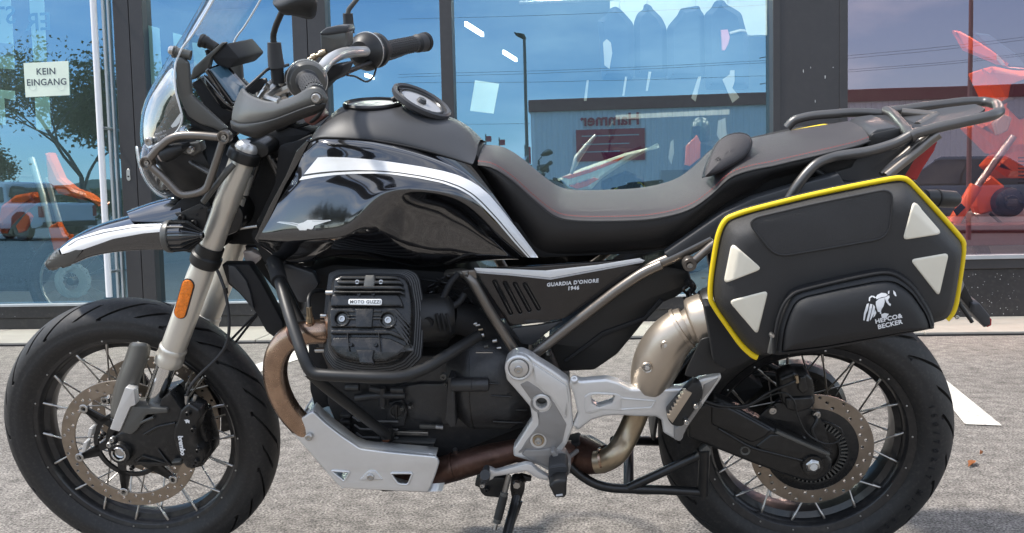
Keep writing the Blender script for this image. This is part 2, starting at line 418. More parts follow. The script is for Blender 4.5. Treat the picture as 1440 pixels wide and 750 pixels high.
M['kerb'] = mat('pale_kerb_stone', (.30, .282, .245), .8, bump=.6, bscale=160, var=.12, vscale=5, dirt=.15)
M['alu_frame'] = mat('anthracite_window_frame', (.034, .032, .033), .42, bump=.1, bscale=400, var=.1, vscale=3, dirt=.03)
M['alu_base'] = mat('dark_base_panel', (.020, .019, .020), .38, coat=.2, bump=.1, bscale=60, var=.3, vscale=4, dirt=.12)
M['droppings'] = mat('dried_splash', (.6, .6, .58), .7)
M['sill'] = mat('grey_window_sill', (.40, .42, .43), .4, metal=.4, var=.1)
M['glass_blue'] = clear('solar_glass', (.78, .92, .86), (.24, .48, .72), .46, 0, wob=.02)
M['glass_rose'] = clear('solar_glass_rose', (1.0, .70, .66), (.50, .45, .55), .42, 0, wob=.02)
M['inside'] = mat('shop_inner_wall', (.07, .09, .10), .8, var=.08)
M['inside_d'] = mat('shop_floor', (.10, .10, .10), .4)
M['paper'] = mat('pale_paper', (.78, .87, .73), .8, var=.04)
M['ink'] = mat('dark_ink', (.06, .08, .10), .6)
M['ink2'] = mat('grey_ink', (.20, .27, .29), .6)
M['whitepost'] = mat('white_tube', (.75, .75, .76), .35)
ground = mk('ground', [(-400, -400, 0), (400, -400, 0), (400, 400, 0), (-400, 400, 0)], [(0, 1, 2, 3)], M['asphalt'], smooth=False)
tag(ground, kind='structure')
# the shop front stands at FY, parallel to the parked motorcycle
FY = 3.98
KY = G(100, 486).y
g = Geo()
xk = [-9 + 1.0 * i for i in range(19)]
pav = empty('pavement'); tag(pav, kind='structure')
base0 = None
for i in range(18):
    o_ = Geo().box((xk[i] + .003, KY, -.05), (xk[i + 1] - .003, FY + .05, .022)).mk('kerb_stone', M['kerb'], pav, bevel=.004, smooth=False) if base0 is None else None
    if base0 is None: base0 = o_
    else:
        c_ = base0.copy(); C.objects.link(c_); c_.parent = pav; c_.location = (float(i), 0, 0)
Geo().box((-9, KY - .012, -.05), (9, KY - .002, .010)).mk('joint_strip', M['dull'], pav, smooth=False)
def marking(uv, lab):
    pts = [G(u, v) for u, v in uv]
    o = mk('road_marking', [(p.x, p.y, .004) for p in pts], [tuple(range(len(pts)))], M['line'], smooth=False); tag(o, kind='structure')
marking([(345, 521), (1000, 348), (1000, 352), (362, 528)][0:0] or [(340, 520), (440, 486), (470, 490), (366, 524)], '')
marking([(1262, 480), (1290, 503), (1409, 600), (1357, 598)], '')

shop = empty('shop_building', (0, 0, 0), 'glass fronted vehicle showroom with dark anthracite frames and blue tinted panes behind the motorcycle', 'building')
def fx(u, v=200, Y=FY): return FW(u, v, Y).x
def fz(u, v, Y=FY): return FW(u, v, Y).z
Z_SILL_L = fz(100, 429.5); Z_SILL_R = fz(1400, 363); TOP = 3.0
X0, X1 = -5.2, 6.4
xA0, xAm, xA1 = fx(168, 200), fx(190, 200), fx(209, 200)
xB0, xBm, xB1 = fx(413, 100), fx(434, 100), fx(460, 100)
xC0, xC1 = fx(620, 100), fx(637, 100)
xD0, xD1 = fx(1085, 100), fx(1189, 100)
def fbox(name, x0, x1, z0, z1, y0=FY, y1=FY + .14, m='alu_frame', bev=.004, lab=None):
    o = Geo().box((x0, y0, z0), (x1, y1, z1)).mk(name, M[m], shop, bevel=bev, smooth=False)
    if lab: o['label'] = lab
    return o
for a, b in ((xA0, xAm - .002), (xAm + .002, xA1), (xB0, xBm - .002), (xBm + .002, xB1), (xC0, xC1)): fbox('mullion', a, b, Z_SILL_L, TOP)
fbox('column', xD0, xD1, .022, TOP, FY - .05, FY + .15, lab='broad dark grey column between two windows')
for a, b in ((xD0, xD0 + .045), (xD1 - .05, xD1)): fbox('column_edge', a, b, .022, TOP, FY - .056, FY - .0505)
fbox('mullion', X0, X0 + .2, .022, TOP); fbox('mullion', X1 - .2, X1, .022, TOP)
for a, b in ((X0 + .2, xA0 + .0), (xA0, xA1), (xA1, xB0), (xB0, xD0)):
    fbox('base_beam', a, b, .10, Z_SILL_L - .004, FY - .01, FY + .13, 'alu_base')
fbox('plinth', X0 + .2, xD0, .022, .0995, FY + .005, FY + .13, 'alu_base')
fbox('sill', X0 + .2, xA0 - .001, Z_SILL_L - .0035, Z_SILL_L + .012, FY - .02, FY + .05, 'sill', .002)
fbox('sill', xA1 + .001, xB0 - .001, Z_SILL_L - .0035, Z_SILL_L + .008, FY - .02, FY + .05, 'sill', .002)
fbox('sill', xB1 + .001, xD0 - .001, Z_SILL_L - .0035, Z_SILL_L + .008, FY - .02, FY + .05, 'sill', .002)
fbox('base_panel', xD1, X1 - .2, .022, Z_SILL_R - .070, FY + .02, FY + .13, 'alu_base', lab='black base panel below the right window')
fbox('base_beam', xD1, X1 - .2, Z_SILL_R - .069, Z_SILL_R - .006, FY - .004, FY + .13, 'alu_frame')
fbox('sill', xD1, X1 - .2, Z_SILL_R - .0055, Z_SILL_R + .02, FY - .02, FY + .05, 'sill', .002)
fbox('header', X0, X1, TOP, TOP + .5, FY - .02, FY + .2)
def pane(x0, x1, z0, z1, m, lab=None):
    o = Geo().box((x0, GLASS_Y, z0), (x1, GLASS_Y + .006, z1)).mk('window_pane', M[m], shop, smooth=False)
    # one thin sheet is enough for a see-through pane
    me = o.data; bm = bmesh.new(); bm.from_mesh(me)
    bmesh.ops.delete(bm, geom=[f for f in bm.faces if f.calc_center_median().y > GLASS_Y + .001], context='FACES'); bm.to_mesh(me); bm.free()
    if lab: o['label'] = lab
pane(X0 + .2, xA0, Z_SILL_L, TOP, 'glass_blue'); pane(xA1, xB0, Z_SILL_L, TOP, 'glass_blue'); pane(xB1, xC0, Z_SILL_L, TOP, 'glass_blue')
pane(xC1, xD0, Z_SILL_L, TOP, 'glass_blue'); pane(xD1, X1 - .2, Z_SILL_R, TOP, 'glass_rose', 'rose tinted pane right of the column')
# door edge strips left of the first mullion
for u0, u1 in ((154.5, 157.5), (162, 164.5)): fbox('seal_strip', fx(u0, 200, GLASS_Y), fx(u1, 200, GLASS_Y), Z_SILL_L, TOP, GLASS_Y - .02, GLASS_Y - .002, 'sill', 0)
# lock plate on the mullion
g = Geo(); c = FW(181, 246, FY)
g.lathe((c.x, FY, c.z - .028), (0, -1, 0), [(0, 0), (.013, 0), (.013, .004), (.011, .006), (0, .006)], 16)
g.lathe((c.x, FY, c.z + .028), (0, -1, 0), [(0, 0), (.013, 0), (.013, .004), (.011, .006), (0, .006)], 16)
g.box((c.x - .013, FY - .0055, c.z - .028), (c.x + .013, FY, c.z + .028)); lock = g.mk('lock_plate', M['steel'], shop)
lathe('lock_cylinder', (c.x, FY - .0055, c.z - .012), (0, -1, 0), [(0, 0), (.006, 0), (.006, .004), (0, .004)], M['dull'], lock, 12)
# dried splashes on column, frames and base
rnd = random.Random(3)
g = Geo()
for i in range(150):
    r_ = rnd.random()
    if r_ < .25: x = rnd.uniform(xD0, xD1); z = rnd.uniform(.5, 2.4); y = FY - .0512; sz = rnd.uniform(.002, .0035); st = rnd.choice((1, 1, 3, 6))
    elif r_ < .8: x = rnd.uniform(fx(1330), fx(1440)) if r_ < .65 else rnd.uniform(xD1, X1 - .3); z = rnd.uniform(.03, Z_SILL_R - .09); y = FY + .0190; sz = rnd.uniform(.001, .0035); st = 1
    else: x = rnd.uniform(X0 + .3, xB1); z = rnd.uniform(.11, Z_SILL_L - .02); y = FY - .0110; sz = rnd.uniform(.001, .003); st = 1
    k = len(g.v)
    n_ = 6
    g.v += [Vector((x + sz * math.cos(a * 1.047) * rnd.uniform(.6, 1.2), y, z + st * sz * math.sin(a * 1.047) * rnd.uniform(.6, 1.2))) for a in range(n_)]
    g.f.append(tuple(range(k, k + n_)))
sp = g.mk('dried_splash', M['droppings'], shop, smooth=False); sp['kind'] = 'stuff'
# room behind the glass
def wbox(name, a, b, m, par=None): return Geo().box(a, b).mk(name, M[m], par or shop, smooth=False)
wbox('back_wall', (X0, 12.0, 0), (X1 + 3, 12.2, 4), 'inside'); wbox('side_wall', (X0 - .2, FY, 0), (X0, 12, 4), 'inside')
wbox('side_wall', (X1 + 3, FY, 0), (X1 + 3.2, 12, 4), 'inside'); wbox('ceiling', (X0 - .2, FY + .2, 3.9), (X1 + 3.2, 12.2, 4.1), 'inside_d')
wbox('front_wall', (X1, FY, 0), (X1 + 3.2, FY + .2, 4.1), 'alu_frame'); wbox('upper_wall', (X0, FY + .05, TOP + .5), (X1, FY + .2, 4.1), 'alu_frame')
wbox('shop_floor', (X0, FY + .2, 0), (X1 + 3, 12, .03), 'inside_d')
M['tube_light'] = glow('unseen_ceiling_tube', (1.0, .95, .85), 75)
M['tube_light2'] = glow('lit_diffuser', (1.0, .97, .9), 5)
def strip(uv0, uv1, z=3.4, w=.013):
    a, b = G(*uv0, z), G(*uv1, z)
    d = (b - a).normalized(); s = Vector((-d.y, d.x, 0)) * w
    g = Geo(); vs = [a - s, b - s, b + s, a + s]; g.add(vs + [v + Vector((0, 0, .05)) for v in vs], [(0, 1, 2, 3), (7, 6, 5, 4), (0, 4, 5, 1), (1, 5, 6, 2), (2, 6, 7, 3), (3, 7, 4, 0)])
    g.mk('tube_light', M['tube_light2'], shop, smooth=False)
for ix in range(5):
    for iy in range(2):
        x_, y_ = X0 + 1.2 + ix * 2.3, 4.55 + iy * 2.2
        Geo().box((x_, y_, 3.82), (x_ + 1.3, y_ + .12, 3.88)).mk('tube_light', M['tube_light'], shop, smooth=False)  # rows above the view, added to brighten the shop interior
strip((655, 37), (679, 52), 2.75); strip((708, 76), (726, 87), 2.75); strip((683, 112), (694, 117.5), 2.75); strip((707, 124), (718, 129), 2.75); strip((514, 108), (534, 115), 2.75)
# ------------------------------------------------------------------ the motorcycle stands on its side stand, leaning towards the camera
bike = empty('motorcycle', (0, 0, 0), 'black and silver touring motorcycle with spoked wheels leaning on its side stand', 'motorcycle')
bike.rotation_euler = (LEAN, 0, 0)
CF = Vector((0, 0, .329)); CB = Vector((1.532, 0, .321))
def tyre_geo(R, w, rb, ngr, tw, seed, long_a=62):
    "round profile with cut tread grooves; columns of the grid follow the grooves"
    m = w / 2; rc = R - m * .80          # crown curve: superellipse between tread and bead
    prof = []                               # (phi, y, r)
    K = 44
    for i in range(K + 1):
        ph = -132 + 264 * i / K; a = R_(ph)
        ys, rs, sh = m * .965, R - w * .33, 78
        if abs(ph) <= sh: y = ys * math.sin(a) / math.sin(R_(sh)); r = R - (R - rs) * (1 - math.cos(a)) / (1 - math.cos(R_(sh)))
        else:
            t = (abs(ph) - sh) / (132 - sh); y = math.copysign(ys - .0022 + .0055 * math.sin(math.pi * min(1, t * 1.15)) - (ys - w * .37) * t ** 2.4, ph); r = rs - .001 + (rb - rs + .001) * t
        prof.append((ph, y, r))
    offs = [(-.5, 0), (-.31, 0), (-.14, 0), (-.085, 0), (-.06, 1), (.06, 1), (.085, 0), (.14, 0), (.31, 0)]
    vs = []; nc = len(offs); N = ngr * nc
    for gi in range(ngr):
        lo = 8 if gi % 2 else 26
        for o, dep in offs:
            for ph, y, r in prof:
                s = abs(ph) / 60; sg = 1 if ph >= 0 else -1
                th = (gi + o + (.0 if ph >= 0 else .5 * min(1, abs(ph) / 12))) * 2 * math.pi / ngr + tw * (min(s, 1.1) ** 1.3)
                if dep and lo < abs(ph) < long_a + (10 if gi % 2 else -4):
                    rr = -.008; 
                else: rr = 0
                n_y, n_r = math.sin(R_(ph)), math.cos(R_(ph))
                if dep and rr: # zigzag sipe wall
                    th += .0025 * math.sin(ph * 1.3) if gi % 2 == 0 else 0
                vs.append(Vector(((r + rr * n_r) * math.cos(th), y + rr * n_y, (r + rr * n_r) * math.sin(th))))
    fs = []; L = K + 1
    for c in range(N):
        d = (c + 1) % N
        for i in range(K): fs.append((c * L + i, c * L + i + 1, d * L + i + 1, d * L + i))
    return vs, fs
def ring_text(body, R0, a0, y, size, m, par, name='sidewall_mark', step=None, inv=False):
    "letters standing on a sidewall, tops towards the rim or the tread"
    for k, ch in enumerate(body):
        if ch == ' ': continue
        a = a0 - k * step
        er = Vector((math.cos(a), 0, math.sin(a))); et = Vector((math.sin(a), 0, -math.cos(a)))
        text(name, ch, er * R0 + Vector((0, y, 0)), et, er, size, m, par, .0008, bold=.0003)
def wheel(name, ctr, R, w, rlip, rw, rfl, hub_r, hub_w, ngr, tw, nsp, a_off):
    W = empty(name, ctr, parent=bike)
    vs, fs = tyre_geo(R, w, rlip - .004, ngr, tw, 1)
    mk('tyre', vs, fs, M['rubber'], W, angle=28)
    h = rw / 2; q = rlip
    prof = [(q - .012, -h + .006), (q, -h + .001), (q + .003, -h), (q + .004, -h + .003), (q + .001, -h + .007), (q - .012, -h + .011), (q - .014, -h * .45), (q - .026, -h * .35), (q - .026, h * .35), (q - .014, h * .45), (q - .012, h - .011), (q + .004, h - .004), (q + .003, h), (q, h - .001),
            (q - .008, h - .006), (q - .018, h - .012), (q - .020, h * .5), (q - .032, h * .38), (q - .034, h * .1), (q - .034, -h * .1), (q - .032, -h * .38), (q - .020, -h * .5), (q - .018, -h + .012), (q - .012, -h + .006)]
    vs, fs = lathe_geo((0, 0, 0), YA, prof, 128); mk('rim', vs, fs, M['rim'], W, angle=40)
    # nipples seen as small bright dots in the rim lip
    g = Geo()
    for k in range(nsp // 2):
        for s in (-1, 1):
            a = 2 * math.pi * (k + .25 * s) / (nsp // 2) + a_off
            g.lathe((math.cos(a) * (q - .006), s * (h - .0035), math.sin(a) * (q - .006)), (0, s, 0), [(0, 0), (.0022, 0), (.0022, .002), (0, .003)], 6)
    nb = g.mk('spoke_nipple', M['steel'], W); nb['kind'] = 'stuff'
    # hub
    lathe('hub', (0, 0, 0), YA, [(.012, -hub_w - .012), (.030, -hub_w - .012), (.034, -hub_w), (hub_r, -hub_w), (hub_r, -hub_w + .008), (.034, -hub_w + .016), (.030, 0), (.034, hub_w - .016), (hub_r, hub_w - .008), (hub_r, hub_w), (.034, hub_w), (.03, hub_w + .012), (.012, hub_w + .012)], M['rim'], W, 40)
    r_end = q - .019
    proto = {}
    for s in (-1, 1):
        for d in (-1, 1):
            a1 = d * R_(38)
            p0 = Vector((hub_r * .93 * math.cos(a1), s * (hub_w - .003), hub_r * .93 * math.sin(a1))); p1 = Vector((r_end, s * h * .62, 0))
            dd = (p1 - p0).normalized()
            vs, fs = tube_geo([p0 - dd * .006, p0 + (p1 - p0) * .88, p0 + (p1 - p0) * .885, p1 + dd * .004], [.0020, .0020, .0031, .0034], 7)
            proto[(s, d)] = (vs, fs)
    base = {}
    n2 = nsp // 2
    for k in range(n2):
        for s in (-1, 1):
            d = 1 if k % 2 else -1
            a = 2 * math.pi * (k + .25 * s) / n2 + a_off
            key = (s, d)
            if key not in base:
                base[key] = mk('spoke', proto[key][0], proto[key][1], M['spoke'], W, angle=60); o = base[key]
            else:
                o = base[key].copy(); C.objects.link(o); o.parent = W
            o.rotation_euler = (0, -a, 0)
    return W
def brake_disc(W, y, r0, r1, th, n_arm, name='brake_disc', phase=0, r_in=.055, carrier=True, holes=60, wave=0):
    "drilled ring and the black carrier with rivet bobbins"
    def circ(r, n=96, wv=0): return [Vector((math.cos(2 * math.pi * i / n) * (r + wv * math.cos(12 * 2 * math.pi * i / n)), y, math.sin(2 * math.pi * i / n) * (r + wv * math.cos(12 * 2 * math.pi * i / n)))) for i in range(n)]
    hs = [(circ(r0), 0)]
    for k in range(holes):
        rr = r0 + (r1 - r0) * (.22 + .28 * (k % 3)); a = 2 * math.pi * k / holes + phase
        c = Vector((math.cos(a) * rr, 0, math.sin(a) * rr)); hs.append(([c + Vector((math.cos(j * 1.0472) * .0036, 0, math.sin(j * 1.0472) * .0036)) for j in range(6)], 0))
    d = prism(name, circ(r1, 128), th, M['disc'], W, .0006, holes=hs, y=y, seg=1)
    if carrier:
        g = Geo()
        rm = r0 * .62
        g.lathe((0, y + th / 2, 0), YA, [(rm - .006, -.003), (rm + .004, -.003), (rm + .004, .003), (rm - .006, .003), (rm - .006, -.003)], 72)
        g.lathe((0, y + th / 2, 0), YA, [(r_in - .012, -.003), (r_in, -.003), (r_in, .004), (r_in - .012, .004)], 48)
        for k in range(n_arm):
            a = 2 * math.pi * k / n_arm + phase
            for b0, b1, ra, rb in ((a - .30, a, r_in - .006, r0 - .001), (a, a, rm, r0 + .002)):
                p0 = Vector((math.cos(b0) * ra, y + th / 2, math.sin(b0) * ra)); p1 = Vector((math.cos(b1) * rb, y + th / 2, math.sin(b1) * rb))
                t = (p1 - p0).normalized(); s = Vector((-t.z, 0, t.x)) * .0075
                vs = [p0 - s * 1.3, p1 - s * .8, p1 + s * .8, p0 + s * 1.3]
                g.add([v + Vector((0, -.003, 0)) for v in vs] + [v + Vector((0, .003, 0)) for v in vs], [(0, 1, 2, 3), (7, 6, 5, 4), (0, 4, 5, 1), (1, 5, 6, 2), (2, 6, 7, 3), (3, 7, 4, 0)])
        g.mk('disc_carrier', M['black'], W)
        first = None
        for k in range(n_arm):
            a = 2 * math.pi * k / n_arm + phase
            if first is None:
                gg = Geo(); gg.lathe((r0 + .001, y - .001, 0), (0, -1, 0), [(0, -.008), (.0105, -.008), (.0105, .001), (.0095, .002), (.0055, .002), (.0045, -.001), (0, -.001)], 18); first = o = gg.mk('disc_rivet', M['steel'], W)
            else: o = first.copy(); C.objects.link(o); o.parent = W
            o.rotation_euler = (0, -a, 0)
    return d
FWH = wheel('front_wheel', CF, .329, .112, .2505, .080, 0, .062, .055, 26, .30, 36, R_(4))
RWH = wheel('rear_wheel', CB, .321, .150, .2245, .122, 0, .070, .058, 22, .34, 36, R_(9))
FDY = -.072; brake_disc(FWH, FDY, .128, .160, .0045, 6, phase=R_(15)); brake_disc(FWH, -FDY - .0045, .128, .160, .0045, 6, phase=R_(40))
RDY = -.088; brake_disc(RWH, RDY, .098, .130, .005, 5, phase=R_(20), carrier=False, holes=44)
# ------------------------------------------------------------------ front end
from mathutils.bvhtree import BVHTree
def mir(o, name=None):
    "the matching piece on the far side"
    c = o.copy(); C.objects.link(c); c.parent = o.parent; c.scale = (1, -1, 1); c.location = Vector((o.location.x, -o.location.y, o.location.z))
    for ch in list(o.children):
        d = ch.copy(); C.objects.link(d); d.parent = c
    return c
def bvh(*objs):
    vs, fs = [], []
    dg = bpy.context.evaluated_depsgraph_get()
    for o in objs:
        e = o.evaluated_get(dg); me = e.to_mesh(); k = len(vs)
        vs += [v.co.copy() for v in me.vertices]; me.calc_loop_triangles(); fs += [tuple(i + k for i in p.vertices) for p in me.loop_triangles]; e.to_mesh_clear()
    return BVHTree.FromPolygons(vs, fs)
CAM_L = LRI @ CAM
def hit(tree, u, v, off):
    d = (LRI @ ray(u, v)).normalized(); loc, n, i, dist = tree.ray_cast(CAM_L, d)
    if loc is None: return None
    if n.dot(d) > 0: n = -n
    return loc + n * off
def decal(name, tree, rows, mat_, parent=None, off=.0008, n=60, k=4, smooth=True, dflt=-.2):
    "thin film laid on a surface between an upper and a lower line"
    A = [Vector((u, v, 0)) for u, v in rows[0]]; B = [Vector((u, v, 0)) for u, v in rows[1]]
    A = spline(A, n) if smooth else resample(A, n); B = spline(B, n) if smooth else resample(B, n)
    vs, fs = [], []
    for i in range(n):
        for j in range(k + 1):
            q = A[i].lerp(B[i], j / k); h = hit(tree, q.x, q.y, off)
            vs.append(h if h is not None else P(q.x, q.y, vs[-1].y if vs else dflt))
    for i in range(n - 1):
        for j in range(k):
            a = i * (k + 1) + j; fs.append((a, a + 1, a + k + 2, a + k + 1))
    return mk(name, vs, fs, mat_, parent, angle=60)
def decal_poly(name, tree, polys, mat_, parent=None, off=.0008, cuts=1, dflt=-.2):
    bm = bmesh.new()
    for uv in polys:
        bm.faces.new([bm.verts.new((u, v, 0)) for u, v in uv])
    bmesh.ops.triangulate(bm, faces=bm.faces)
    if cuts: bmesh.ops.subdivide_edges(bm, edges=bm.edges, cuts=cuts, use_grid_fill=True)
    last = dflt
    for v in bm.verts:
        h = hit(tree, v.co.x, v.co.y, off)
        if h is None:
            q_ = P(v.co.x, v.co.y, last); lo_, no_, i_, d_ = tree.find_nearest(q_); h = lo_ + (q_ - lo_) * .15 + (no_ if no_.y < 0 else -no_) * off
        last = h.y; v.co = h
    me = bpy.data.meshes.new(name); bm.to_mesh(me); bm.free()
    return link(name, me, mat_, parent, False)
def on_text(name, body, u, v, du, dv, hpx, y, mat_, parent, **k):
    "lettering centred on a pixel of a plane y, (du,dv) is the reading direction in the picture"
    a, b = P(u, v, y), P(u + du, v + dv, y); ux = (b - a).normalized(); uz = Vector((-ux.z, 0, ux.x)) * 1.0
    c = P(u, v - hpx, y); size = (c - a).length / .72
    return text(name, body, a, ux, uz, size, mat_, parent, **k)
def bolts(name, spots, r, y, mat_=None, parent=None, axis=(0, -1, 0), h=.006):
    first = None
    for u, v in spots:
        p = P(u, v, y)
        if first is None:
            g = Geo(); bolt_geo(g, (0, 0, 0), r, axis, h); first = o = g.mk(name, mat_ or M['steel'], parent)
        else: o = first.copy(); C.objects.link(o); o.parent = parent
        o.location = p
fork = empty('front_fork', (0, 0, 0), parent=bike)
FT = P(342, 222, -.10); FB = P(236, 511, -.10); fd = (FB - FT); FL = fd.length; fd.normalize()
def fpt(t): return FT + fd * t            # distance down the leg from its top
leg_ = lathe('fork_outer_tube', FT, fd, [(.010, -.012), (.024, -.012), (.0255, -.008), (.0255, .115), (.0245, .118), (.0245, .215), (.0262, .26), (.0272, .28), (.0272, FL - .045), (.0295, FL - .042), (.0302, FL - .038), (.0290, FL - .034), (.0290, FL - .024), (.0306, FL - .020), (.0306, FL - .004), (.0285, FL), (.0215, FL + .001)], M['fork'], fork, 48); mir(leg_)
st_ = lathe('fork_stanchion', FT, fd, [(.0212, FL - .01), (.0212, FL + .12), (.01, FL + .12)], M['chrome'], fork, 40); mir(st_)
c_ = lathe('fork_collar', FT, fd, [(.026, .205), (.0285, .206), (.0290, .222), (.0285, .226), (.0325, .230), (.0325, .246), (.030, .252), (.027, .253)], M['satin'], fork, 40); mir(c_)
cap_ = lathe('fork_cap', FT, fd, [(0, -.034), (.016, -.034), (.0175, -.032), (.0215, -.028), (.0235, -.020), (.0235, -.012)], M['bar'], fork, 40); mir(cap_)
cr_ = lathe('fork_clamp_ring', FT, fd, [(.0235, -.019), (.031, -.017), (.033, -.012), (.033, .004), (.0255, .006)], M['black'], fork, 40); mir(cr_)
prism('top_triple_clamp', [fpt(-.014) + Vector((x, 0, z)) + Vector((0, .10, 0)) * 0 for x, z in ((-.038, .01), (.03, .022), (.05, .008), (.045, -.012), (-.03, -.022))], .20, M['black'], fork, .005, .012, y=-.10)
prism('bottom_triple_clamp', [fpt(.150) + Vector((x, 0, z)) for x, z in ((-.045, .022), (.04, .045), (.055, .015), (.04, -.02), (-.03, -.045), (-.05, -.02))], .20, M['black'], fork, .006, .012, y=-.10)
# cast bulge behind the near tube
o = skin('caliper_line_guide', [[(333, 262, -.118), (318, 285, -.122), (300, 315, -.12), (292, 340, -.116)], [(330, 262, -.112), (311, 285, -.112), (289, 315, -.108), (288, 340, -.11)], [(335, 262, -.098), (318, 285, -.09), (300, 315, -.09), (294, 340, -.1)]], M['fork'], fork, n=8, sub=1, solid=.003)
# orange reflector on the leg
ra, rb = P(264.5, 401, -.128), P(253.5, 440, -.128); rd = (rb - ra); rl_ = rd.length; rd.normalize(); rs = Vector((rd.z, 0, -rd.x))
def capsule(a, b, w, y): 
    d = (b - a).normalized(); s = Vector((d.z, 0, -d.x)); pts = []
    for k in range(9): t = math.pi * k / 8; pts.append(b + (s * math.cos(t) + d * math.sin(t)) * w)
    for k in range(9): t = math.pi * k / 8; pts.append(a - (s * math.cos(t) + d * math.sin(t)) * w)
    return [Vector((p.x, y, p.z)) for p in pts]
rf = prism('side_reflector', capsule(ra, rb, .0120, -.131), .007, M['orange'], fork, .002, y=-.1325)
prism('reflector_rim', capsule(ra, rb, .0140, -.130), .006, M['black'], rf, .0015, y=-.1295)
# stanchion guard
skin('stanchion_guard', [[(182, 481, -.105), (177, 500, -.108), (165, 530, -.11), (157, 560, -.11), (155, 590, -.11)], [(190, 481, -.128), (185, 500, -.130), (173, 530, -.132), (165, 560, -.132), (161, 590, -.13)],
     [(205, 483, -.132), (202, 500, -.134), (190, 530, -.136), (181, 560, -.136), (174, 590, -.134)], [(213, 485, -.112), (211, 500, -.115), (199, 530, -.118), (192, 560, -.118), (190, 590, -.115)]], M['guard'], fork, n=10, sub=1, solid=.003)
prism('guard_bracket', PL(-.150, (176, 545), (188.5, 548), (190.5, 570), (183, 572.5), (168, 607.5), (154, 604), (161, 585)), .02, M['silver'], fork, .0018, .003,
      holes=[(capsule(P(172.5, 562.5, 0), P(170.5, 571, 0), .0042, 0), 0), (capsule(P(165.5, 581, 0), P(163, 590, 0), .0042, 0), 0)])
prism('guard_block', PL(-.146, (184, 571.5), (200, 573), (235, 575), (236, 581), (205, 584), (193, 605), (184, 612), (169, 608)), .05, M['guard'], fork, .003, .004)
# axle clamp casting
cast = prism('axle_clamp', PL(-.138, (153, 632), (157, 618), (166, 611), (185, 606), (205, 590), (222, 578), (226, 562), (239, 552), (252, 572), (268, 590), (268, 640), (254, 656), (225, 657), (190, 655), (172, 656), (158, 649)), .055, M['engine'], fork, .005, .006); mir(cast)
prism('casting_rib', PL(-.143, (186, 651), (200, 640.5), (240, 653)), .01, M['engine'], fork, .003, .002, holes=[(PL(-.143, (194, 649.5), (201, 643.8), (226, 651.5)), .001)])
tube('casting_rib', [P(222, 632, -.14), P(231, 645, -.142), P(241, 655, -.14)], .0028, M['engine'], fork, 8, .01)
tube('casting_rib', [P(203, 611, -.14), P(222, 600, -.142), P(247, 595, -.14)], .003, M['engine'], fork, 8, .01)
o = tube('casting_rib', [P(184, 603, -.14), P(203, 592, -.144), P(216, 587, -.142)], .0035, M['guard'], fork, 8, .01)
AX = P(168.5, 637.5, -.146)
lathe('axle_boss', (AX.x, -.150, AX.z), YA, [(.0175, 0), (.0235, 0), (.0255, .003), (.0255, .05)], M['engine'], fork, 36)
lathe('axle_boss_socket', (AX.x, -.1495, AX.z), YA, [(0, .012), (.0178, .012), (.0178, .0005)], M['guard'], fork, 36)
g = Geo()
pts = [Vector((AX.x + math.cos(R_(a)) * .0148, -.151, AX.z + math.sin(R_(a)) * .0148)) for a in range(-215, 125, 8)]
g.tube(pts, .0022, 8); g.mk('axle_snap_ring', M['chrome'], fork)
lathe('axle_bore', (AX.x, -.1445, AX.z), YA, [(0, .0), (.009, .0), (.0115, -.002), (.0115, .006)], M['steel'], fork, 28)
bolts('pinch_bolt', [(158.5, 618), (154.5, 625)], .0065, -.142, parent=fork); bolts('clamp_bolt', [(186, 658), (145.5, 611), (141, 617)], .005, -.10, M['engine'], parent=fork)
# front caliper
def cz(*q): return [(x / 6 + 120, y / 6 + 560) for x, y in q]
cal = empty('front_caliper', parent=bike)
prism('caliper_body', PL(-.150, *cz((790, 120), (835, 70), (870, 45), (915, 75), (962, 105), (975, 165), (945, 205), (930, 280), (925, 345), (945, 400), (985, 440), (1000, 505), (975, 575), (900, 608), (845, 590), (800, 520), (760, 430), (735, 330), (742, 250), (775, 190))), .05, M['engine'], cal, .007, .004, seg=3)
prism('caliper_bridge', PL(-.120, *cz((900, 150), (965, 170), (1010, 330), (1040, 440), (1040, 510), (985, 580), (900, 600))), .07, M['engine'], cal, .004, .004)
for q in ([(940, 200), (985, 215), (975, 300), (1000, 350), (1035, 365), (1020, 400), (985, 420), (955, 390), (935, 300)],):
    prism('brake_pad', PL(-.112, *cz(*q)), .012, M['rust'], cal, .0015, .002)
for (x, y) in ((912, 268), (952, 442), (940, 535), (868, 130), (925, 560)):
    gg = Geo(); bolt_geo(gg, P(*cz((x, y))[0], -.153), .0062); gg.mk('caliper_bolt', M['engine'], cal)
prism('caliper_pin', PL(-.154, *cz((725, 540), (800, 532), (805, 552), (728, 560))), .02, M['guard'], cal, .002, .001)
# the wordmark runs down the caliper
a_, b_ = P(*cz((797, 306))[0], -.1515), P(*cz((828, 497))[0], -.1515)
ux = (b_ - a_).normalized(); text('caliper_wordmark', 'brembo', (a_ + b_) / 2, ux, Vector((-ux.z, 0, ux.x)), .0155, M['print'], cal, .0004, bold=.0006, space=.95)
g = Geo()
for q in ([(832, 185), (860, 180), (880, 190), (878, 215), (862, 205), (850, 215), (842, 195)],): 
    pp = PL(-.1512, *cz(*q)); g.add(pp, [tuple(range(len(pp)))])
g.mk('caliper_mark', M['print'], cal, smooth=False)
tube('bleed_nipple', [P(275, 556, -.13), P(272, 566, -.13), P(270, 578, -.13)], .0042, M['steel'], cal, 10, 0)
tube('hose_union', [P(262.5, 556, -.13), P(263, 566, -.13), P(266, 576, -.13)], .0055, M['steel'], cal, 10, 0)
far_cal = empty('front_caliper', parent=bike)
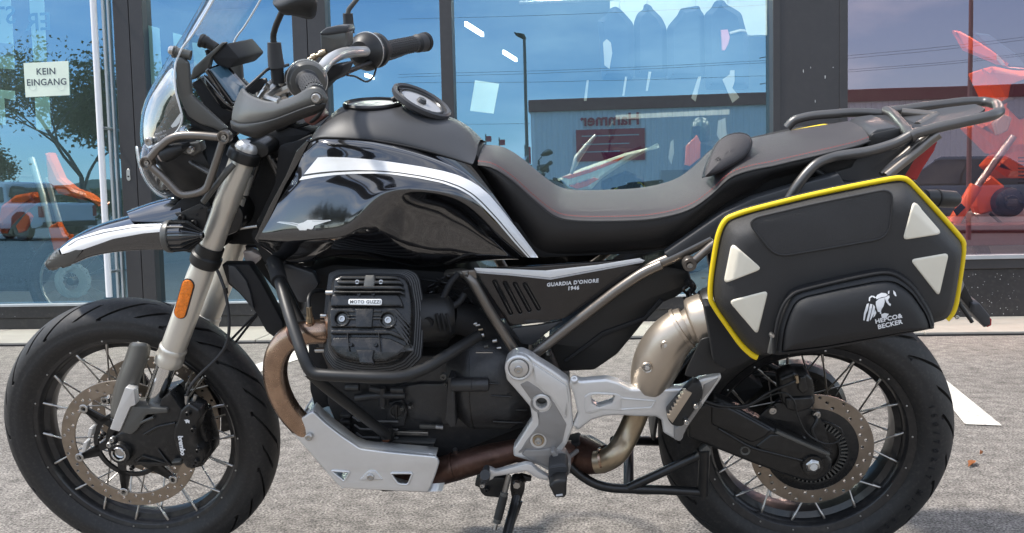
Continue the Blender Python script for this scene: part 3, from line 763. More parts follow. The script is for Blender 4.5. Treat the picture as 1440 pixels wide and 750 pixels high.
for ch in list(cal.children):
    if ch.name.startswith('caliper_w') or ch.name.startswith('caliper_mark'): continue
    d = ch.copy(); C.objects.link(d); d.parent = far_cal
far_cal.scale = (1, -1, 1)
tube('brake_hose', [P(262, 560, -.13), P(267, 545, -.135), P(282, 526, -.135), P(304, 505, -.13), P(317, 487, -.13), P(322, 465, -.13), P(321, 437, -.125), P(316, 408, -.12), P(309, 388, -.11), P(303, 370, -.10), P(306, 330, -.07)], .0034, M['rubber2'], bike, 10, smooth_line=60)
tube('hose_ferrule', [P(316.5, 405, -.12), P(318, 413, -.121)], .005, M['black'], bike, 10, 0)
# beak
beak = empty('front_fender', parent=bike)
T = [(62, 370, 0), (83, 347, 0), (107, 328, 0), (135, 314, 0), (165, 305, 0), (190, 298, 0), (225, 291, 0), (262, 287, 0)]
def up(ln, d): return [(u, v - d, y) for u, v, y in ln]
L1 = [(64, 371, -.018), (84, 351, -.034), (103, 338, -.046), (143, 324, -.058), (185, 317, -.066), (237, 313, -.072), (268, 312, -.074)]
L2 = [(65, 374, -.022), (87, 357.5, -.045), (117, 350, -.058), (160, 336, -.070), (202, 328, -.078), (237, 325, -.082), (268, 323, -.082)]
L3 = [(70, 379, -.020), (100, 371.5, -.045), (127, 361, -.056), (167, 355, -.066), (210, 353, -.074), (252, 355, -.078), (268, 356, -.078)]
L4 = [(72, 379.5, -.012), (102, 372, -.038), (129, 361, -.046), (169, 354, -.056), (212, 351, -.064), (252, 353, -.068), (268, 354, -.068)]
bk = skin('fender_shell', [T, L1, L2, L3, L4], M['gloss'], beak, n=22, mirror=True, sub=2)
tb = bvh(bk)
def c5(*q): return [(x / 6 + 60, y / 6 + 260) for x, y in q]
decal('white_stripe', tb, [c5((150, 545), (260, 462), (500, 383), (750, 340), (1055, 318)), c5((165, 586), (262, 560), (345, 545), (600, 455), (850, 410), (1020, 395))], M['white'], beak, n=50, smooth=False)
decal('pinstripe', tb, [c5((215, 515), (300, 462), (520, 402), (760, 360), (1050, 338)), c5((216, 520), (302, 467), (521, 407), (761, 365), (1050, 343))], M['grey_matt'], beak, off=.0014, n=50, smooth=False)
tp = decal_poly('fender_tip_panel', tb, [c5((14, 655), (30, 628), (70, 590), (140, 528), (143, 560), (160, 588), (195, 588), (240, 565), (285, 548), (340, 548), (330, 568), (240, 672), (150, 700), (62, 716), (40, 705))], M['guard'], beak, off=.0030, cuts=5, dflt=-.03)
# raised rear part of the fender and its support
skin('fender_upper_panel', [[(177, 297.5, 0), (210, 286, 0), (240, 278, 0), (262, 274, 0)], [(178, 298.5, -.03), (210, 288, -.035), (237, 282, -.038), (258, 279, -.04)], [(181, 303, -.05), (205, 303, -.058), (232, 300, -.064), (252, 294, -.066)], [(183, 311.5, -.058), (205, 312, -.064), (232, 312, -.070), (258, 312, -.073)]], M['gloss'], beak, n=12, mirror=True, sub=1)
prism('fender_mount', PL(-.060, (233, 300), (256, 279), (292, 276), (300, 300), (290, 330), (262, 322), (240, 312)), .12, M['dull'], beak, .004, .004)
prism('mudguard_bracket', PL(-.075, (270, 320), (300, 318), (318, 345), (300, 358), (262, 356), (268, 338)), .15, M['dull'], beak, .004, .004)
# finned auxiliary lamp pointing forwards
aux = empty('auxiliary_lamp', parent=bike)
c0, c1 = P(237, 332.5, -.165), P(286, 331, -.165); ad_ = (c1 - c0).normalized(); al = (c1 - c0).length
lathe('lamp_bezel', c0, ad_, [(0, -.006), (.026, -.006), (.031, -.004), (.033, 0), (.033, .008), (.030, .010)], M['guard'], aux, 40)
lathe('lamp_body', c0, ad_, [(.029, .008), (.029, .034), (.024, .040), (.010, al - .006), (.006, al)], M['gloss'], aux, 40)
g = Geo()
for k in range(14):
    a = 2 * math.pi * k / 14; u_ = Vector((0, math.cos(a), 0)) + Vector((0, 0, math.sin(a))); u_ = (u_ - ad_ * u_.dot(ad_)).normalized()
    w_ = ad_.cross(u_) * .0013
    pr = [c0 + ad_ * .008 + u_ * .027, c0 + ad_ * .036 + u_ * .027, c0 + ad_ * (al - .004) + u_ * .006, c0 + ad_ * (al - .004) + u_ * .011, c0 + ad_ * .042 + u_ * .0305, c0 + ad_ * .008 + u_ * .0325]
    g.add([p - w_ for p in pr] + [p + w_ for p in pr], [tuple(range(6)), tuple(range(11, 5, -1))] + [(i, i + 6, (i + 1) % 6 + 6, (i + 1) % 6) for i in range(6)])
g.mk('cooling_fins', M['satin'], aux, smooth=False)
br = prism('lamp_bracket', PL(-.150, (245, 300), (254, 299), (282, 286), (291, 292), (290, 310), (283, 328), (270, 322), (257, 315)), .005, M['satin'], aux, .0015, .002); bolts('bracket_bolt', [(256, 306), (273.5, 314)], .0075, -.152, M['engine'], aux)
bolts('bracket_hole', [(277, 302), (283, 293)], .0028, -.151, M['dull'], aux, h=.001)
tube('guard_brace', [P(286, 284, -.145), P(298, 268, -.150), P(311, 252, -.150), P(322, 238, -.145), P(329, 231, -.140)], [.0062, .0062, .0062, .0068, .0058], M['guard'], bike, 12)
# tubular headlight guard
hg = empty('headlight_guard', parent=bike)
def c3(x, y, dy=180): return (x / 6 + 180, y / 6 + dy)
gy = -.172
o = tube('guard_tube', [P(*c3(185, 258), gy), P(*c3(240, 190), gy), P(*c3(345, 95), gy), P(*c3(440, 62), gy), P(*c3(600, 62), gy), P(*c3(760, 78), gy)], .0080, M['frame'], hg, 16, .05); mir(o)
o = tube('guard_tube', [P(*c3(185, 315), gy), P(*c3(300, 420), gy), P(*c3(440, 570), gy), P(*c3(560, 560), gy), P(*c3(665, 520), gy), P(*c3(720, 360), gy), P(*c3(800, 110), gy)], .0078, M['frame'], hg, 16, .045); mir(o)
o = tube('guard_tube', [P(*c3(480, 235), -.10), P(*c3(540, 300), -.11), P(*c3(610, 335), -.13), P(*c3(700, 385), -.16)], .0055, M['rack'], hg, 12, .02); mir(o)
for u, v in (c3(147, 300), c3(800, 83)):
    p = P(u, v, gy - .008); o = lathe('guard_socket', p, YA, [(.0092, .012), (.0092, 0), (.0122, 0), (.0130, .002), (.0130, .020), (.008, .024)], M['frame'], hg, 28)
    g = Geo(); g.lathe(p, YA, [(0, .010), (.0092, .010)], 20); bolt_geo(g, p + Vector((0, .010, 0)), .0055); g.mk('socket_bolt', M['steel'], o)
    mir(o)
# headlamp nacelle
nac = empty('headlight_nacelle', parent=bike)
N0 = [(193, 208, 0), (197, 225, 0), (205, 245, 0), (222, 268, 0), (246, 282, 0), (270, 284, 0)]
skin('nacelle_shell', [N0, [(196, 208, -.06), (200, 225, -.065), (208, 245, -.065), (224, 266, -.06), (247, 278, -.055), (270, 280, -.05)], [(206, 205, -.105), (212, 222, -.110), (220, 242, -.110), (235, 258, -.10), (254, 270, -.09), (274, 274, -.08)],
      [(230, 196, -.120), (238, 212, -.125), (250, 232, -.125), (262, 245, -.12), (275, 255, -.11), (288, 264, -.10)], [(270, 190, -.10), (280, 205, -.10), (288, 222, -.10), (296, 235, -.10), (303, 245, -.09), (306, 258, -.08)]], M['satin'], nac, n=12, mirror=True, sub=1)
for s in (-1, 1):
    p = P(213, 238, -.075) ; p = Vector((p.x + .022, s * .068, p.z + .004))
    o = lathe('headlight', p, (-1, 0, -.22), [(.062, -.02), (.064, 0), (.062, .008), (.050, .020), (.03, .028), (0, .031)], M['lamp'], nac, 40)
    lathe('headlight_reflector', p, (-1, 0, -.22), [(0, -.03), (.04, -.02), (.058, -.002)], M['chrome'], o, 32)
skin('headlight_cover_rim', [[(191, 205, -.03), (194, 225, -.03), (199, 243, -.03), (207, 258, -.03), (220, 273, -.03), (236, 280, -.03)], [(194, 205, -.06), (198, 225, -.06), (203, 243, -.06), (211, 258, -.06), (223, 271, -.055), (238, 277, -.05)]], M['shield_edge'], nac, n=12, mirror=False, sub=1, solid=.002)
# windscreen
W0 = [(297, -40, 0), (281.7, 0, 0), (266, 28, 0), (253, 50, 0), (235, 77, 0), (213, 113, 0), (200, 135, 0), (192, 157, 0), (190, 178, 0), (192, 205, 0), (199, 222, 0)]
W1 = [(302, -40, -.07), (287, 0, -.072), (271, 28, -.074), (258, 50, -.076), (241, 77, -.08), (221, 113, -.085), (210, 135, -.09), (203, 157, -.09), (200, 178, -.09), (200, 200, -.085), (203, 216, -.08)]
W2 = [(312, -40, -.12), (293, 0, -.124), (276, 28, -.126), (263, 50, -.128), (250, 77, -.130), (236, 113, -.135), (228, 135, -.137), (224, 157, -.138), (219, 178, -.135), (213, 196, -.125), (208, 209, -.115)]
W3 = [(322, -40, -.140), (300, 0, -.140), (285, 26, -.141), (270, 50, -.142), (255, 70, -.144), (246, 96, -.150), (247, 127, -.158), (252, 147, -.160), (256, 168, -.158), (246, 188, -.150), (214, 207, -.128)]
ws = skin('windscreen', [W0, W1, W2, W3], M['shield'], bike, n=28, mirror=True, sub=2)
edge = spline([P(*q) for q in W3], 60)
o = tube('windscreen_edge', edge, .0021, M['shield_edge'], ws, 8, 0); mir(o)
te = bvh(ws)
g = Geo()
bolts('screen_screw', [(210, 199)], .0085, -.128, M['steel'], ws)
# moulded lettering at the foot of the screen and its backing
nb_ = decal_poly('screen_label', te, [[(207, 193), (247, 178), (252, 172), (251, 184), (243, 192), (214, 205)]], M['grey_matt'], ws, off=-.002, cuts=3, dflt=-.13)
decal_poly('screen_label_patch', te, [[(238, 178), (251, 160), (253, 163), (249, 178), (243, 183)]], M['white'], ws, off=-.004, cuts=2, dflt=-.14)
for i, (tx, uu, vv) in enumerate((('MADE IN', 226, 187), ('ITALY', 230, 191.5))): on_text('screen_lettering', tx, uu, vv, 4, -1.6, 3, -.1395, M['grey_print'], ws)
# side arm of the fairing
arm = empty('fairing_arm', parent=bike)
o = prism('arm_panel', PL(-.150, (246, 88), (253, 80), (263, 88), (266, 112), (268, 134), (281, 146), (298, 162), (319, 181), (312, 187), (300, 181), (281, 175), (264, 164), (253, 142), (247, 118)), .016, M['guard'], arm, .004, .004); mir(o)
o = prism('arm_lower_trim', PL(-.140, (255, 151), (268, 160), (290, 174), (312, 187), (306, 191), (286, 184), (262, 168)), .018, M['dull'], arm, .003, .002); mir(o)
for (u, v, yy, ax_) in ((258, 76, -.135, (-.9, -.1, .25)),):
    p = P(u, v, yy); lathe('screen_mount', p, ax_, [(0, -.014), (.0095, -.014), (.0095, .012), (.0115, .014), (.0115, .020), (0, .020)], M['guard'], arm, 24)
p = P(241, 71, -.15); lathe('screen_mount_bolt', p, (-.9, -.1, .25), [(0, -.004), (.0085, -.004), (.0085, .002), (.006, .005), (0, .005)], M['steel'], arm, 20)
# cockpit
ck = empty('instrument_cluster', parent=bike)
def c1(x, y): return (x / 6 + 180, y / 6)
prism('cockpit_bracket', PL(-.085, c1(515, 682), c1(548, 572), c1(650, 478), c1(790, 358), c1(822, 362), c1(700, 490), c1(672, 590), c1(590, 640), c1(560, 668)), .02, M['guard'], ck, .003, .003)
prism('display_hood', PL(-.080, c1(828, 362), c1(945, 495), c1(852, 583), c1(745, 550), c1(700, 486)), .15, M['dull'], ck, .004, .006)
prism('display_housing', PL(-.078, (268, 118), (285, 108), (322, 147), (336, 152), (326, 166), (316, 178), (303, 170), (287, 150)), .16, M['dull'], ck, .004, .004)
prism('display_housing_front', PL(-.084, (280, 109), (287, 106), (318, 143), (338, 152), (331, 160), (310, 152)), .012, M['gloss'], ck, .003, .002)
sc_ = P(318, 118, -.095); nn = Vector((.80, -.32, .50)).normalized()
plate_on('display_frame', [(292, 96), (316, 86), (352, 126), (345, 146), (328, 146)], sc_ - nn * .004, nn, .012, M['gloss'], ck, .002, .003)
plate_on('display_screen', [(296, 97), (315, 90), (348, 127), (342, 142), (329, 142)], sc_ + nn * .0005, nn, .003, M['screen'], ck, .0008, .003)
tube('screen_knob', [P(282, 57, -.07), P(291, 60, -.07), P(292, 60.5, -.07), P(304, 68, -.07)], [.0125, .0125, .0105, .0105], M['satin'], ck, 20)
lathe('knob_ring', P(284, 57.5, -.07), (.8, 0, -.45), [(.0125, -.003), (.0142, -.002), (.0142, .002), (.0125, .003)], M['rubber2'], ck, 24)
tube('screen_knob_stem', [P(292, 70, -.05), P(296, 84, -.05)], .006, M['dull'], ck, 10, 0)
prism('fairing_inner', PL(-.07, (262, 150), (300, 160), (335, 175), (330, 190), (300, 190), (268, 180)), .14, M['dull'], ck, .004, .003)
# turn signal
ts = empty('turn_signal', parent=bike)
a_, b_ = P(226, 221, -.168), P(251, 209, -.16)
tube('signal_body', [a_, a_.lerp(b_, .15), a_.lerp(b_, .6), b_, P(264, 204, -.13)], [.0105, .0145, .0150, .0115, .006], M['satin'], ts, 18)
tube('signal_lens', [a_ - (b_ - a_).normalized() * .0035, a_ + (b_ - a_).normalized() * .0015], [.0078, .0108], M['lens'], ts, 18)
p = P(268, 211, -.135); g = Geo(); bolt_geo(g, p, .0075); g.mk('signal_bolt', M['steel'], ts)
prism('signal_mount', PL(-.12, (238, 205), (280, 200), (283, 212), (272, 220), (258, 216)), .03, M['guard'], ts, .003, .003)
for ch in (ts,):
    t2 = empty('turn_signal', parent=bike); t2.scale = (1, -1, 1)
    for c_ in ch.children: d = c_.copy(); C.objects.link(d); d.parent = t2
# handlebar ------------------------------------------------------------
hb = empty('handlebar', parent=bike)
gb = [P(434, 115, -.30), P(441, 107, -.20), P(452, 98, -.11), P(462, 86, -.05), P(474, 78.5, .0), P(486, 74.5, .07), P(502, 73, .14), P(528, 72.5, .22)]
tube('bar_tube', gb, .0118, M['bar'], hb, 20, smooth_line=50)
bl0, bl1 = P(445, 134, -.435), P(431, 113, -.26); bd = (bl1 - bl0).normalized(); bl = (bl1 - bl0).length
gr = lathe('hand_grip', bl0, bd, [(.012, 0), (.0165, .002), (.0165, bl * .12), (.0155, bl * .14), (.0162, bl * .5), (.0170, bl * .85), (.0205, bl * .87), (.0205, bl * .93), (.012, bl * .94)], M['rubber2'], hb, 36)
g = Geo()
for k in range(24):
    a = 2 * math.pi * k / 24; u_ = bd.orthogonal().normalized(); w_ = bd.cross(u_); rr = u_ * math.cos(a) + w_ * math.sin(a)
    for t0, t1 in ((.18, .34), (.37, .53), (.56, .72)): g.tube([bl0 + bd * (bl * t0) + rr * .0162, bl0 + bd * (bl * t1) + rr * .0166], .0013, 5)
g.mk('grip_rib', M['rubber2'], gr)
def c4(x, y): return (x / 6 + 300, y / 6 + 60)
sw0 = P(433, 115, -.262)
sw = lathe('switch_housing', sw0, bd, [(.019, -.004), (.030, -.002), (.034, .004), (.036, .020), (.036, .040), (.030, .052), (.018, .056)], M['guard'], hb, 40)
lathe('switch_housing_seam', sw0 + bd * .0165, bd, [(.0358, -.0012), (.0372, -.0010), (.0372, .0010), (.0358, .0012)], M['bar'], sw, 48)
prism('switch_block', PL(-.245, c4(592, 250), c4(640, 205), c4(700, 175), c4(790, 160), c4(800, 250), c4(700, 320), c4(660, 400), c4(625, 470), c4(585, 430)), .05, M['guard'], hb, .005, .006)
prism('switch_button', PL(-.256, c4(612, 250), c4(650, 232), c4(672, 262), c4(640, 290), c4(612, 280)), .02, M['dull'], hb, .002, .003)
g = Geo()
rr_ = random.Random(5)
for (x, y, s) in ((390, 410, 5), (430, 425, 7), (470, 400, 6), (500, 375, 7), (540, 400, 8), (450, 470, 6), (520, 440, 7), (580, 400, 8), (600, 450, 6), (560, 350, 6)):
    p = P(*c4(x, y), -.25); g.lathe(p, (rr_.uniform(-1, 1), rr_.uniform(-1, .2), rr_.uniform(-.5, 1)), [(0, -s * .0017), (s * .0011, -s * .0017), (s * .0013, 0), (s * .0011, s * .0017), (0, s * .0017)], 10)
g.mk('clutch_lever_clamp', M['steel'], hb)
prism('clutch_perch', PL(-.235, c4(370, 400), c4(460, 370), c4(580, 340), c4(640, 400), c4(620, 470), c4(520, 490), c4(430, 488), c4(380, 450)), .04, M['guard'], hb, .004, .005)
tube('clutch_lever', [P(*c4(560, 380), -.255), P(*c4(470, 440), -.30), P(*c4(440, 470), -.36), P(*c4(560, 500), -.42)], .0055, M['steel'], hb, 10, .03)
tube('perch_boot', [P(*c4(370, 345), -.24), P(*c4(400, 330), -.24), P(*c4(450, 322), -.24)], .0055, M['satin'], hb, 12, 0)
# near hand guard
hgd = empty('hand_guard', parent=bike)
GT = [(340, 122, -.30), (347, 131, -.34), (363, 138.5, -.38), (383, 143, -.41), (403, 138.5, -.43), (420, 132, -.445), (433, 123, -.455), (445, 120.5, -.46), (456, 126, -.46), (461, 137, -.455)]
GM = [(330, 142, -.29), (340, 150, -.345), (360, 154, -.392), (383, 154, -.424), (404, 149, -.443), (422, 142, -.456), (436, 136, -.465), (447, 134, -.468), (456, 136, -.466), (461.5, 139, -.458)]
GC = [(324.5, 166, -.28), (338, 172, -.34), (360, 171, -.388), (383, 166, -.42), (405, 158, -.44), (423, 151, -.455), (437, 146, -.465), (448, 144, -.468), (456, 142, -.465), (461.5, 141, -.458)]
GB = [(327, 180, -.27), (342, 187, -.32), (363, 192, -.355), (383, 183, -.395), (402, 175, -.415), (419, 167.5, -.43), (435, 161, -.445), (448, 157, -.455), (457, 151, -.458), (461.5, 143, -.455)]
gs = skin('guard_shell', [GT, GM, GC, GB], M['guard'], hgd, n=20, sub=2, solid=.004)
skin('guard_lower_shade', [[(325, 168, -.284), (338, 174, -.344), (360, 173, -.392), (383, 168, -.424), (405, 160, -.444), (423, 153, -.459), (437, 148, -.469), (448, 146, -.471), (458, 143, -.466)],
      [(327.5, 181, -.272), (342, 188, -.323), (363, 193, -.358), (383, 184, -.398), (402, 176, -.419), (419, 168.5, -.433), (435, 162, -.448), (448, 158, -.458), (459, 148, -.462)]], M['satin'], hgd, n=20, sub=1, solid=.003)  # black overlay: shade of the lower half put into its colour
p = P(445, 138, -.472); lathe('guard_bolt_washer', p, YA, [(0, 0), (.0095, 0), (.0095, .004), (0, .004)], M['guard'], hgd, 24); g = Geo(); bolt_geo(g, p, .0075); g.mk('guard_bolt', M['steel'], hgd)
tube('guard_stay', [P(*c4(280, 385), -.30), P(*c4(370, 305), -.29), P(*c4(470, 212), -.27), P(*c4(560, 210), -.25), P(*c4(632, 188), -.22)], .0028, M['satin'], hgd, 8, .02)
prism('guard_inner_bracket', PL(-.285, c4(262, 395), c4(330, 330), c4(400, 300), c4(440, 330), c4(400, 400), c4(330, 440)), .006, M['dull'], hgd, .001, .003)
# far side guard, seen past the far grip
# mirrors
for nm, sy in (('mirror', -1),):
    mr = empty('mirror', parent=bike)
    tube('mirror_boot', [P(385.5, 60, -.26), P(387, 80, -.26), P(389, 96, -.26)], [.0120, .0135, .0150], M['rubber2'], mr, 20)
    tube('mirror_stem_base', [P(389.5, 95, -.26), P(391, 117, -.26)], .0115, M['dull'], mr, 16, 0)
    tube('mirror_stem', [P(385, 62, -.26), P(384, 50, -.26), P(388, 36, -.27), P(396, 18, -.29), P(401, 8, -.30)], .0055, M['satin'], mr, 14, .02)
    skin('mirror_head', [[(383, 4, -.30), (388, -8, -.30), (412, -32, -.30), (440, -34, -.30), (446, -10, -.30)], [(384, 6, -.325), (392, 4, -.335), (415, -10, -.345), (438, -14, -.34), (446, 0, -.325)],
         [(385, 8, -.325), (394, 15, -.34), (414, 12, -.35), (436, 12, -.345), (446, 12, -.325)], [(386, 9, -.30), (398, 21, -.305), (412, 22, -.31), (437, 28, -.31), (445, 21, -.305)]], M['satin'], mr, n=12, sub=2, solid=.004, flip=False)
    prism('mirror_back_plate', PL(-.305, (386, 5), (392, -8), (413, -30), (438, -32), (444, -8), (443, 18), (436, 26), (412, 21), (398, 20)), .012, M['satin'], mr, .004, .004)
mr = empty('mirror', parent=bike)
tube('mirror_boot', [P(489, 19, .25), P(491, 47, .25)], [.0115, .0125], M['rubber2'], mr, 20)
tube('mirror_stem', [P(489, 22, .25), P(490, 14, .25), P(498, 4, .25), P(512, -14, .26)], .0055, M['guard'], mr, 14, .02)
skin('mirror_head', [[(500, -20, .25), (520, -50, .27), (560, -60, .29), (590, -40, .30)], [(500, -18, .28), (525, -30, .31), (560, -36, .33), (590, -32, .31)], [(505, -14, .25), (525, -10, .27), (560, -12, .29), (590, -25, .30)]], M['satin'], mr, n=10, sub=2, solid=.004)
# right hand controls
rc = empty('right_controls', parent=bike)
def c6(x, y): return (x / 3 + 360, y / 3)
rs_ = prism('brake_reservoir', PL(.10, c6(270, 142), c6(388, 128), c6(390, 190), c6(372, 210), c6(300, 230), c6(272, 225)), .05, M['guard'], rc, .006, .006)
prism('reservoir_lid', PL(.096, c6(266, 148), c6(272, 135), c6(298, 116), c6(345, 108), c6(386, 108), c6(393, 124), c6(392, 134), c6(300, 150)), .058, M['grey_matt'], rc, .004, .004)
g = Geo()
ba, bb_ = P(434, 84, .02), P(459, 73, .02); bdd = (bb_ - ba).normalized(); blen = (bb_ - ba).length
g.lathe(ba, bdd, [(0, 0), (.004, 0), (.004, .008), (.0075, .009), (.0075, .018), (.0045, .019), (.0045, .026), (.008, .027), (.008, blen - .006), (.006, blen)], 14); g.mk('brake_line_union', M['gold'], rc)
q0, q1 = P(512, 73, .20), P(545, 69, .30); qd = (q1 - q0).normalized()
lathe('throttle_housing', q0, qd, [(.012, -.022), (.024, -.020), (.032, -.012), (.041, .0), (.043, .012), (.041, .024), (.034, .034), (.040, .040), (.040, .052), (.030, .062), (.018, .066)], M['satin'], rc, 40)
lathe('housing_seam', q0 + qd * .012, qd, [(.0425, -.0014), (.0440, -.0010), (.0440, .0010), (.0425, .0014)], M['bar'], rc, 40)
e0, e1 = P(541, 70.5, .30), P(596, 59.5, .44); ed = (e1 - e0).normalized(); el = (e1 - e0).length
g2 = lathe('hand_grip', e0, ed, [(.02, -.01), (.0205, 0), (.0190, .006), (.0185, el * .76), (.016, el * .78), (.0225, el * .82), (.0225, el * .98), (.016, el)], M['rubber2'], rc, 30)
g = Geo()
for k in range(20):
    a = 2 * math.pi * k / 20; u_ = ed.orthogonal().normalized(); w_ = ed.cross(u_); rr = u_ * math.cos(a) + w_ * math.sin(a)
    for j in range(12): g.tube([e0 + ed * (el * (.06 + .056 * j)) + rr * .0188, e0 + ed * (el * (.06 + .056 * j) + .004) + rr * .0195], .0015, 5)
g.mk('grip_rib', M['rubber2'], g2)
lathe('bar_end_weight', e1 - ed * .004, ed, [(.016, 0), (.0235, .002), (.0240, .012), (.019, .017), (0, .018)], M['dull'], rc, 30)
tube('guard_rail', [P(534, 88, .24), P(560, 80, .32), P(592, 66, .42)], .003, M['satin'], rc, 8, .03)
for pts, r_ in (([(456, 112, -.05), (480, 103, .05), (520, 88, .18), (530, 80, .2)], .0045), ([(456, 117, -.05), (478, 108, .05), (500, 98, .14), (522, 90, .2)], .0035), ([(488, 106, .05), (500, 108, .10), (515, 115, .14), (525, 108, .17), (529, 96, .2)], .0022),
                ([(458, 120, -.05), (455, 150, -.06), (440, 170, -.05), (415, 180, -.02)], .004), ([(338, 120, .1), (365, 170, 0), (380, 190, .02)], .004)):
    tube('control_cable', [P(*q) for q in pts], r_, M['satin'], bike, 8, smooth_line=24)
prism('bar_clamp', PL(-.04, (472, 92), (486, 90), (480, 104), (462, 116), (430, 150), (400, 182), (385, 186), (395, 160), (430, 130), (455, 95)), .08, M['dull'], hb, .006, .006)
prism('headstock', PL(-.03, (352, 192), (405, 178), (440, 185), (420, 240), (385, 300), (362, 345), (318, 345), (300, 300), (330, 250)), .07, M['dull'], bike, .008, .01)
prism('ignition_lock', PL(-.05, (425, 160), (448, 155), (456, 166), (440, 178), (428, 172)), .05, M['brown'], bike, .003, .006)
for q in ([(382, 224), (400, 250)], [(390, 222), (402, 240)], [(376, 215), (398, 262)], [(365, 225), (352, 262)]):
    tube('frame_gusset', [P(*q[0], -.045), P(*q[1], -.045)], .0055, M['rack'], bike, 10, 0)
# dark blade in front of the engine
pr_ = prism('engine_spoiler', PL(-.085, (311, 372), (350, 372), (366, 395), (382, 425), (398, 455), (397, 471), (388, 477), (374, 467), (360, 441), (335, 412), (320, 400)), .03, M['dull'], bike, .004, .005); mir(pr_)
prism('spoiler_facet', PL(-.092, (320, 373), (330, 375), (346, 395), (352, 412), (357, 436), (340, 415), (322, 398)), .008, M['grey_matt'], bike, .003, .003)
for q in ([(325, 478), (350, 452), (362, 440)], [(331, 482), (352, 455), (362, 443)]): tube('cable', [P(u, v, .03) for u, v in q], .0028, M['dull'], bike, 8, .02)
for q in ([(378, 370, -.05), (390, 395, -.05), (405, 425, -.05), (418, 458, -.05)], [(386, 368, -.07), (398, 400, -.07), (425, 455, -.07)]):
    tube('down_tube', [P(*k) for k in q], .009, M['rack'], bike, 12, 0)

for (a, b, r_) in (((348, 246), (341, 272), .0125), ((338, 278), (332, 298), .0120), ((330, 302), (325, 320), .0105)): tube('far_fork_piece', [P(*a, -.082), P(*b, -.082)], r_, M['fork'], bike, 18, 0)  # added stand-ins for the far fork tube, which the headstock hides
for (a, b) in (((322, 300), (346, 306)), ((330, 322), (362, 318))): tube('added_metal_rod', [P(*a, -.085), P(*b, -.085)], .004, M['steel'], bike, 8, 0)  # small metal bits added beside the fork pieces
prism('reddish_background_patch', PL(-.05, (341, 354), (352, 353), (367, 360), (364, 368), (354, 375), (345, 371)), .03, M['lens'], bike, .003, .003)  # added stand-in for a reddish glimpse of the background
# ------------------------------------------------------------------ tank
def z4(*q): return [(x / 3 + 360, y / 3 + 170) for x, y in q]
def yl(uv, *ys):
    "gives a traced line its lateral distances, spread evenly"
    n = len(uv) - 1; out = []
    for i, (u, v) in enumerate(uv):
        t = i / n * (len(ys) - 1); k = min(int(t), len(ys) - 2); out.append((u, v, ys[k] + (ys[k + 1] - ys[k]) * (t - k)))
    return out
tank = empty('fuel_tank', parent=bike)
SEAM = z4((231, 82), (270, 73), (330, 73), (420, 77), (500, 85), (640, 110), (780, 145), (912, 186))
S1 = z4((262, 155), (300, 153), (380, 155), (500, 165), (600, 179), (700, 195), (790, 213), (850, 230), (900, 252), (940, 277), (980, 310), (1030, 368), (1110, 470), (1190, 577))
S2 = z4((183, 252), (250, 240), (330, 230), (400, 225), (500, 223), (580, 228), (680, 242), (780, 262), (850, 286), (900, 314), (940, 348), (1010, 420), (1085, 508), (1148, 577))
seam_y = (-.120, -.135, -.135, -.130, -.125)
A0 = yl([(437, 199)] + SEAM[1:], *seam_y)
A1 = yl([(428, 215)] + z4((252, 100), (330, 95), (500, 107), (640, 133), (780, 168), (900, 215), (960, 270), (1040, 370), (1120, 475), (1192, 577)), -.135, -.158, -.158, -.15, -.135)
A2 = yl([(422, 226)] + S1, -.140, -.162, -.170, -.176, -.172, -.145)
A3 = yl(z4((160, 250)) + S2, -.150, -.180, -.190, -.200, -.195, -.150)
A4 = yl([(398, 272), (420, 266), (455, 262), (487, 260.5), (517, 262), (555, 262), (590, 265), (622, 271), (650, 281), (676, 300), (707, 331), (739, 361.5)], -.158, -.190, -.204, -.210, -.200, -.150)
A4b = yl([(384, 300), (410, 296), (450, 294), (480, 290), (510, 276), (537, 268), (573, 267), (622, 275), (648, 285), (672, 303), (702, 333), (734, 361.8)], -.165, -.205, -.212, -.210, -.198, -.148)
A5 = yl([(370, 325), (405, 324), (450, 323), (481, 319), (506, 298), (530, 281), (573, 273.5), (619, 277.5), (646, 287), (670, 305), (700, 335), (731, 362)], -.172, -.218, -.224, -.196, -.185, -.140)
A6 = yl([(362, 336), (403, 337), (450, 336.5), (484, 335.5), (508, 318), (536, 300), (573, 290), (616, 291), (643, 302), (667, 318), (696, 342), (727, 362.5)], -.172, -.222, -.228, -.170, -.150, -.132)
A7 = yl([(364, 344), (405, 347), (450, 346), (486, 345), (520, 345), (548, 340), (580, 335), (616, 335), (645, 340), (670, 348), (698, 356), (728, 364)], -.150, -.195, -.198, -.150, -.140, -.128)
A8 = yl([(370, 350), (395, 370), (430, 373), (470, 362), (515, 362), (548, 371), (585, 379), (625, 377), (655, 372), (680, 369), (702, 367), (730, 366)], -.130, -.150, -.155, -.135, -.130, -.125)
A9 = yl([(375, 350), (396, 366), (430, 368), (470, 359), (515, 359), (548, 367), (585, 374), (625, 373), (655, 369), (680, 366), (702, 365), (730, 364)], -.06, -.06)
ts_ = skin('tank_side', [A0, A1, A2, A3, A4, A4b, A5, A6, A7, A8, A9], M['gloss'], tank, n=40, sub=2, angle=60)
tt = bvh(ts_); mir(ts_)
def split_line(a, b, t): return [(p[0] + (q[0] - p[0]) * t, p[1] + (q[1] - p[1]) * t) for p, q in zip(a, b)]
su = resample([Vector((u, v, 0)) for u, v in S1], 60); sl = resample([Vector((u, v, 0)) for u, v in S2], 60)
def ln(t, px=0): return [(a.lerp(b, t).x, a.lerp(b, t).y + px) for a, b in zip(su, sl)]
decal('white_stripe', tt, [ln(0), ln(.74)], M['white'], tank, n=90, smooth=False, dflt=-.18)
decal('pinstripe', tt, [ln(.84), ln(1)], M['white'], tank, n=90, k=2, smooth=False, dflt=-.18)
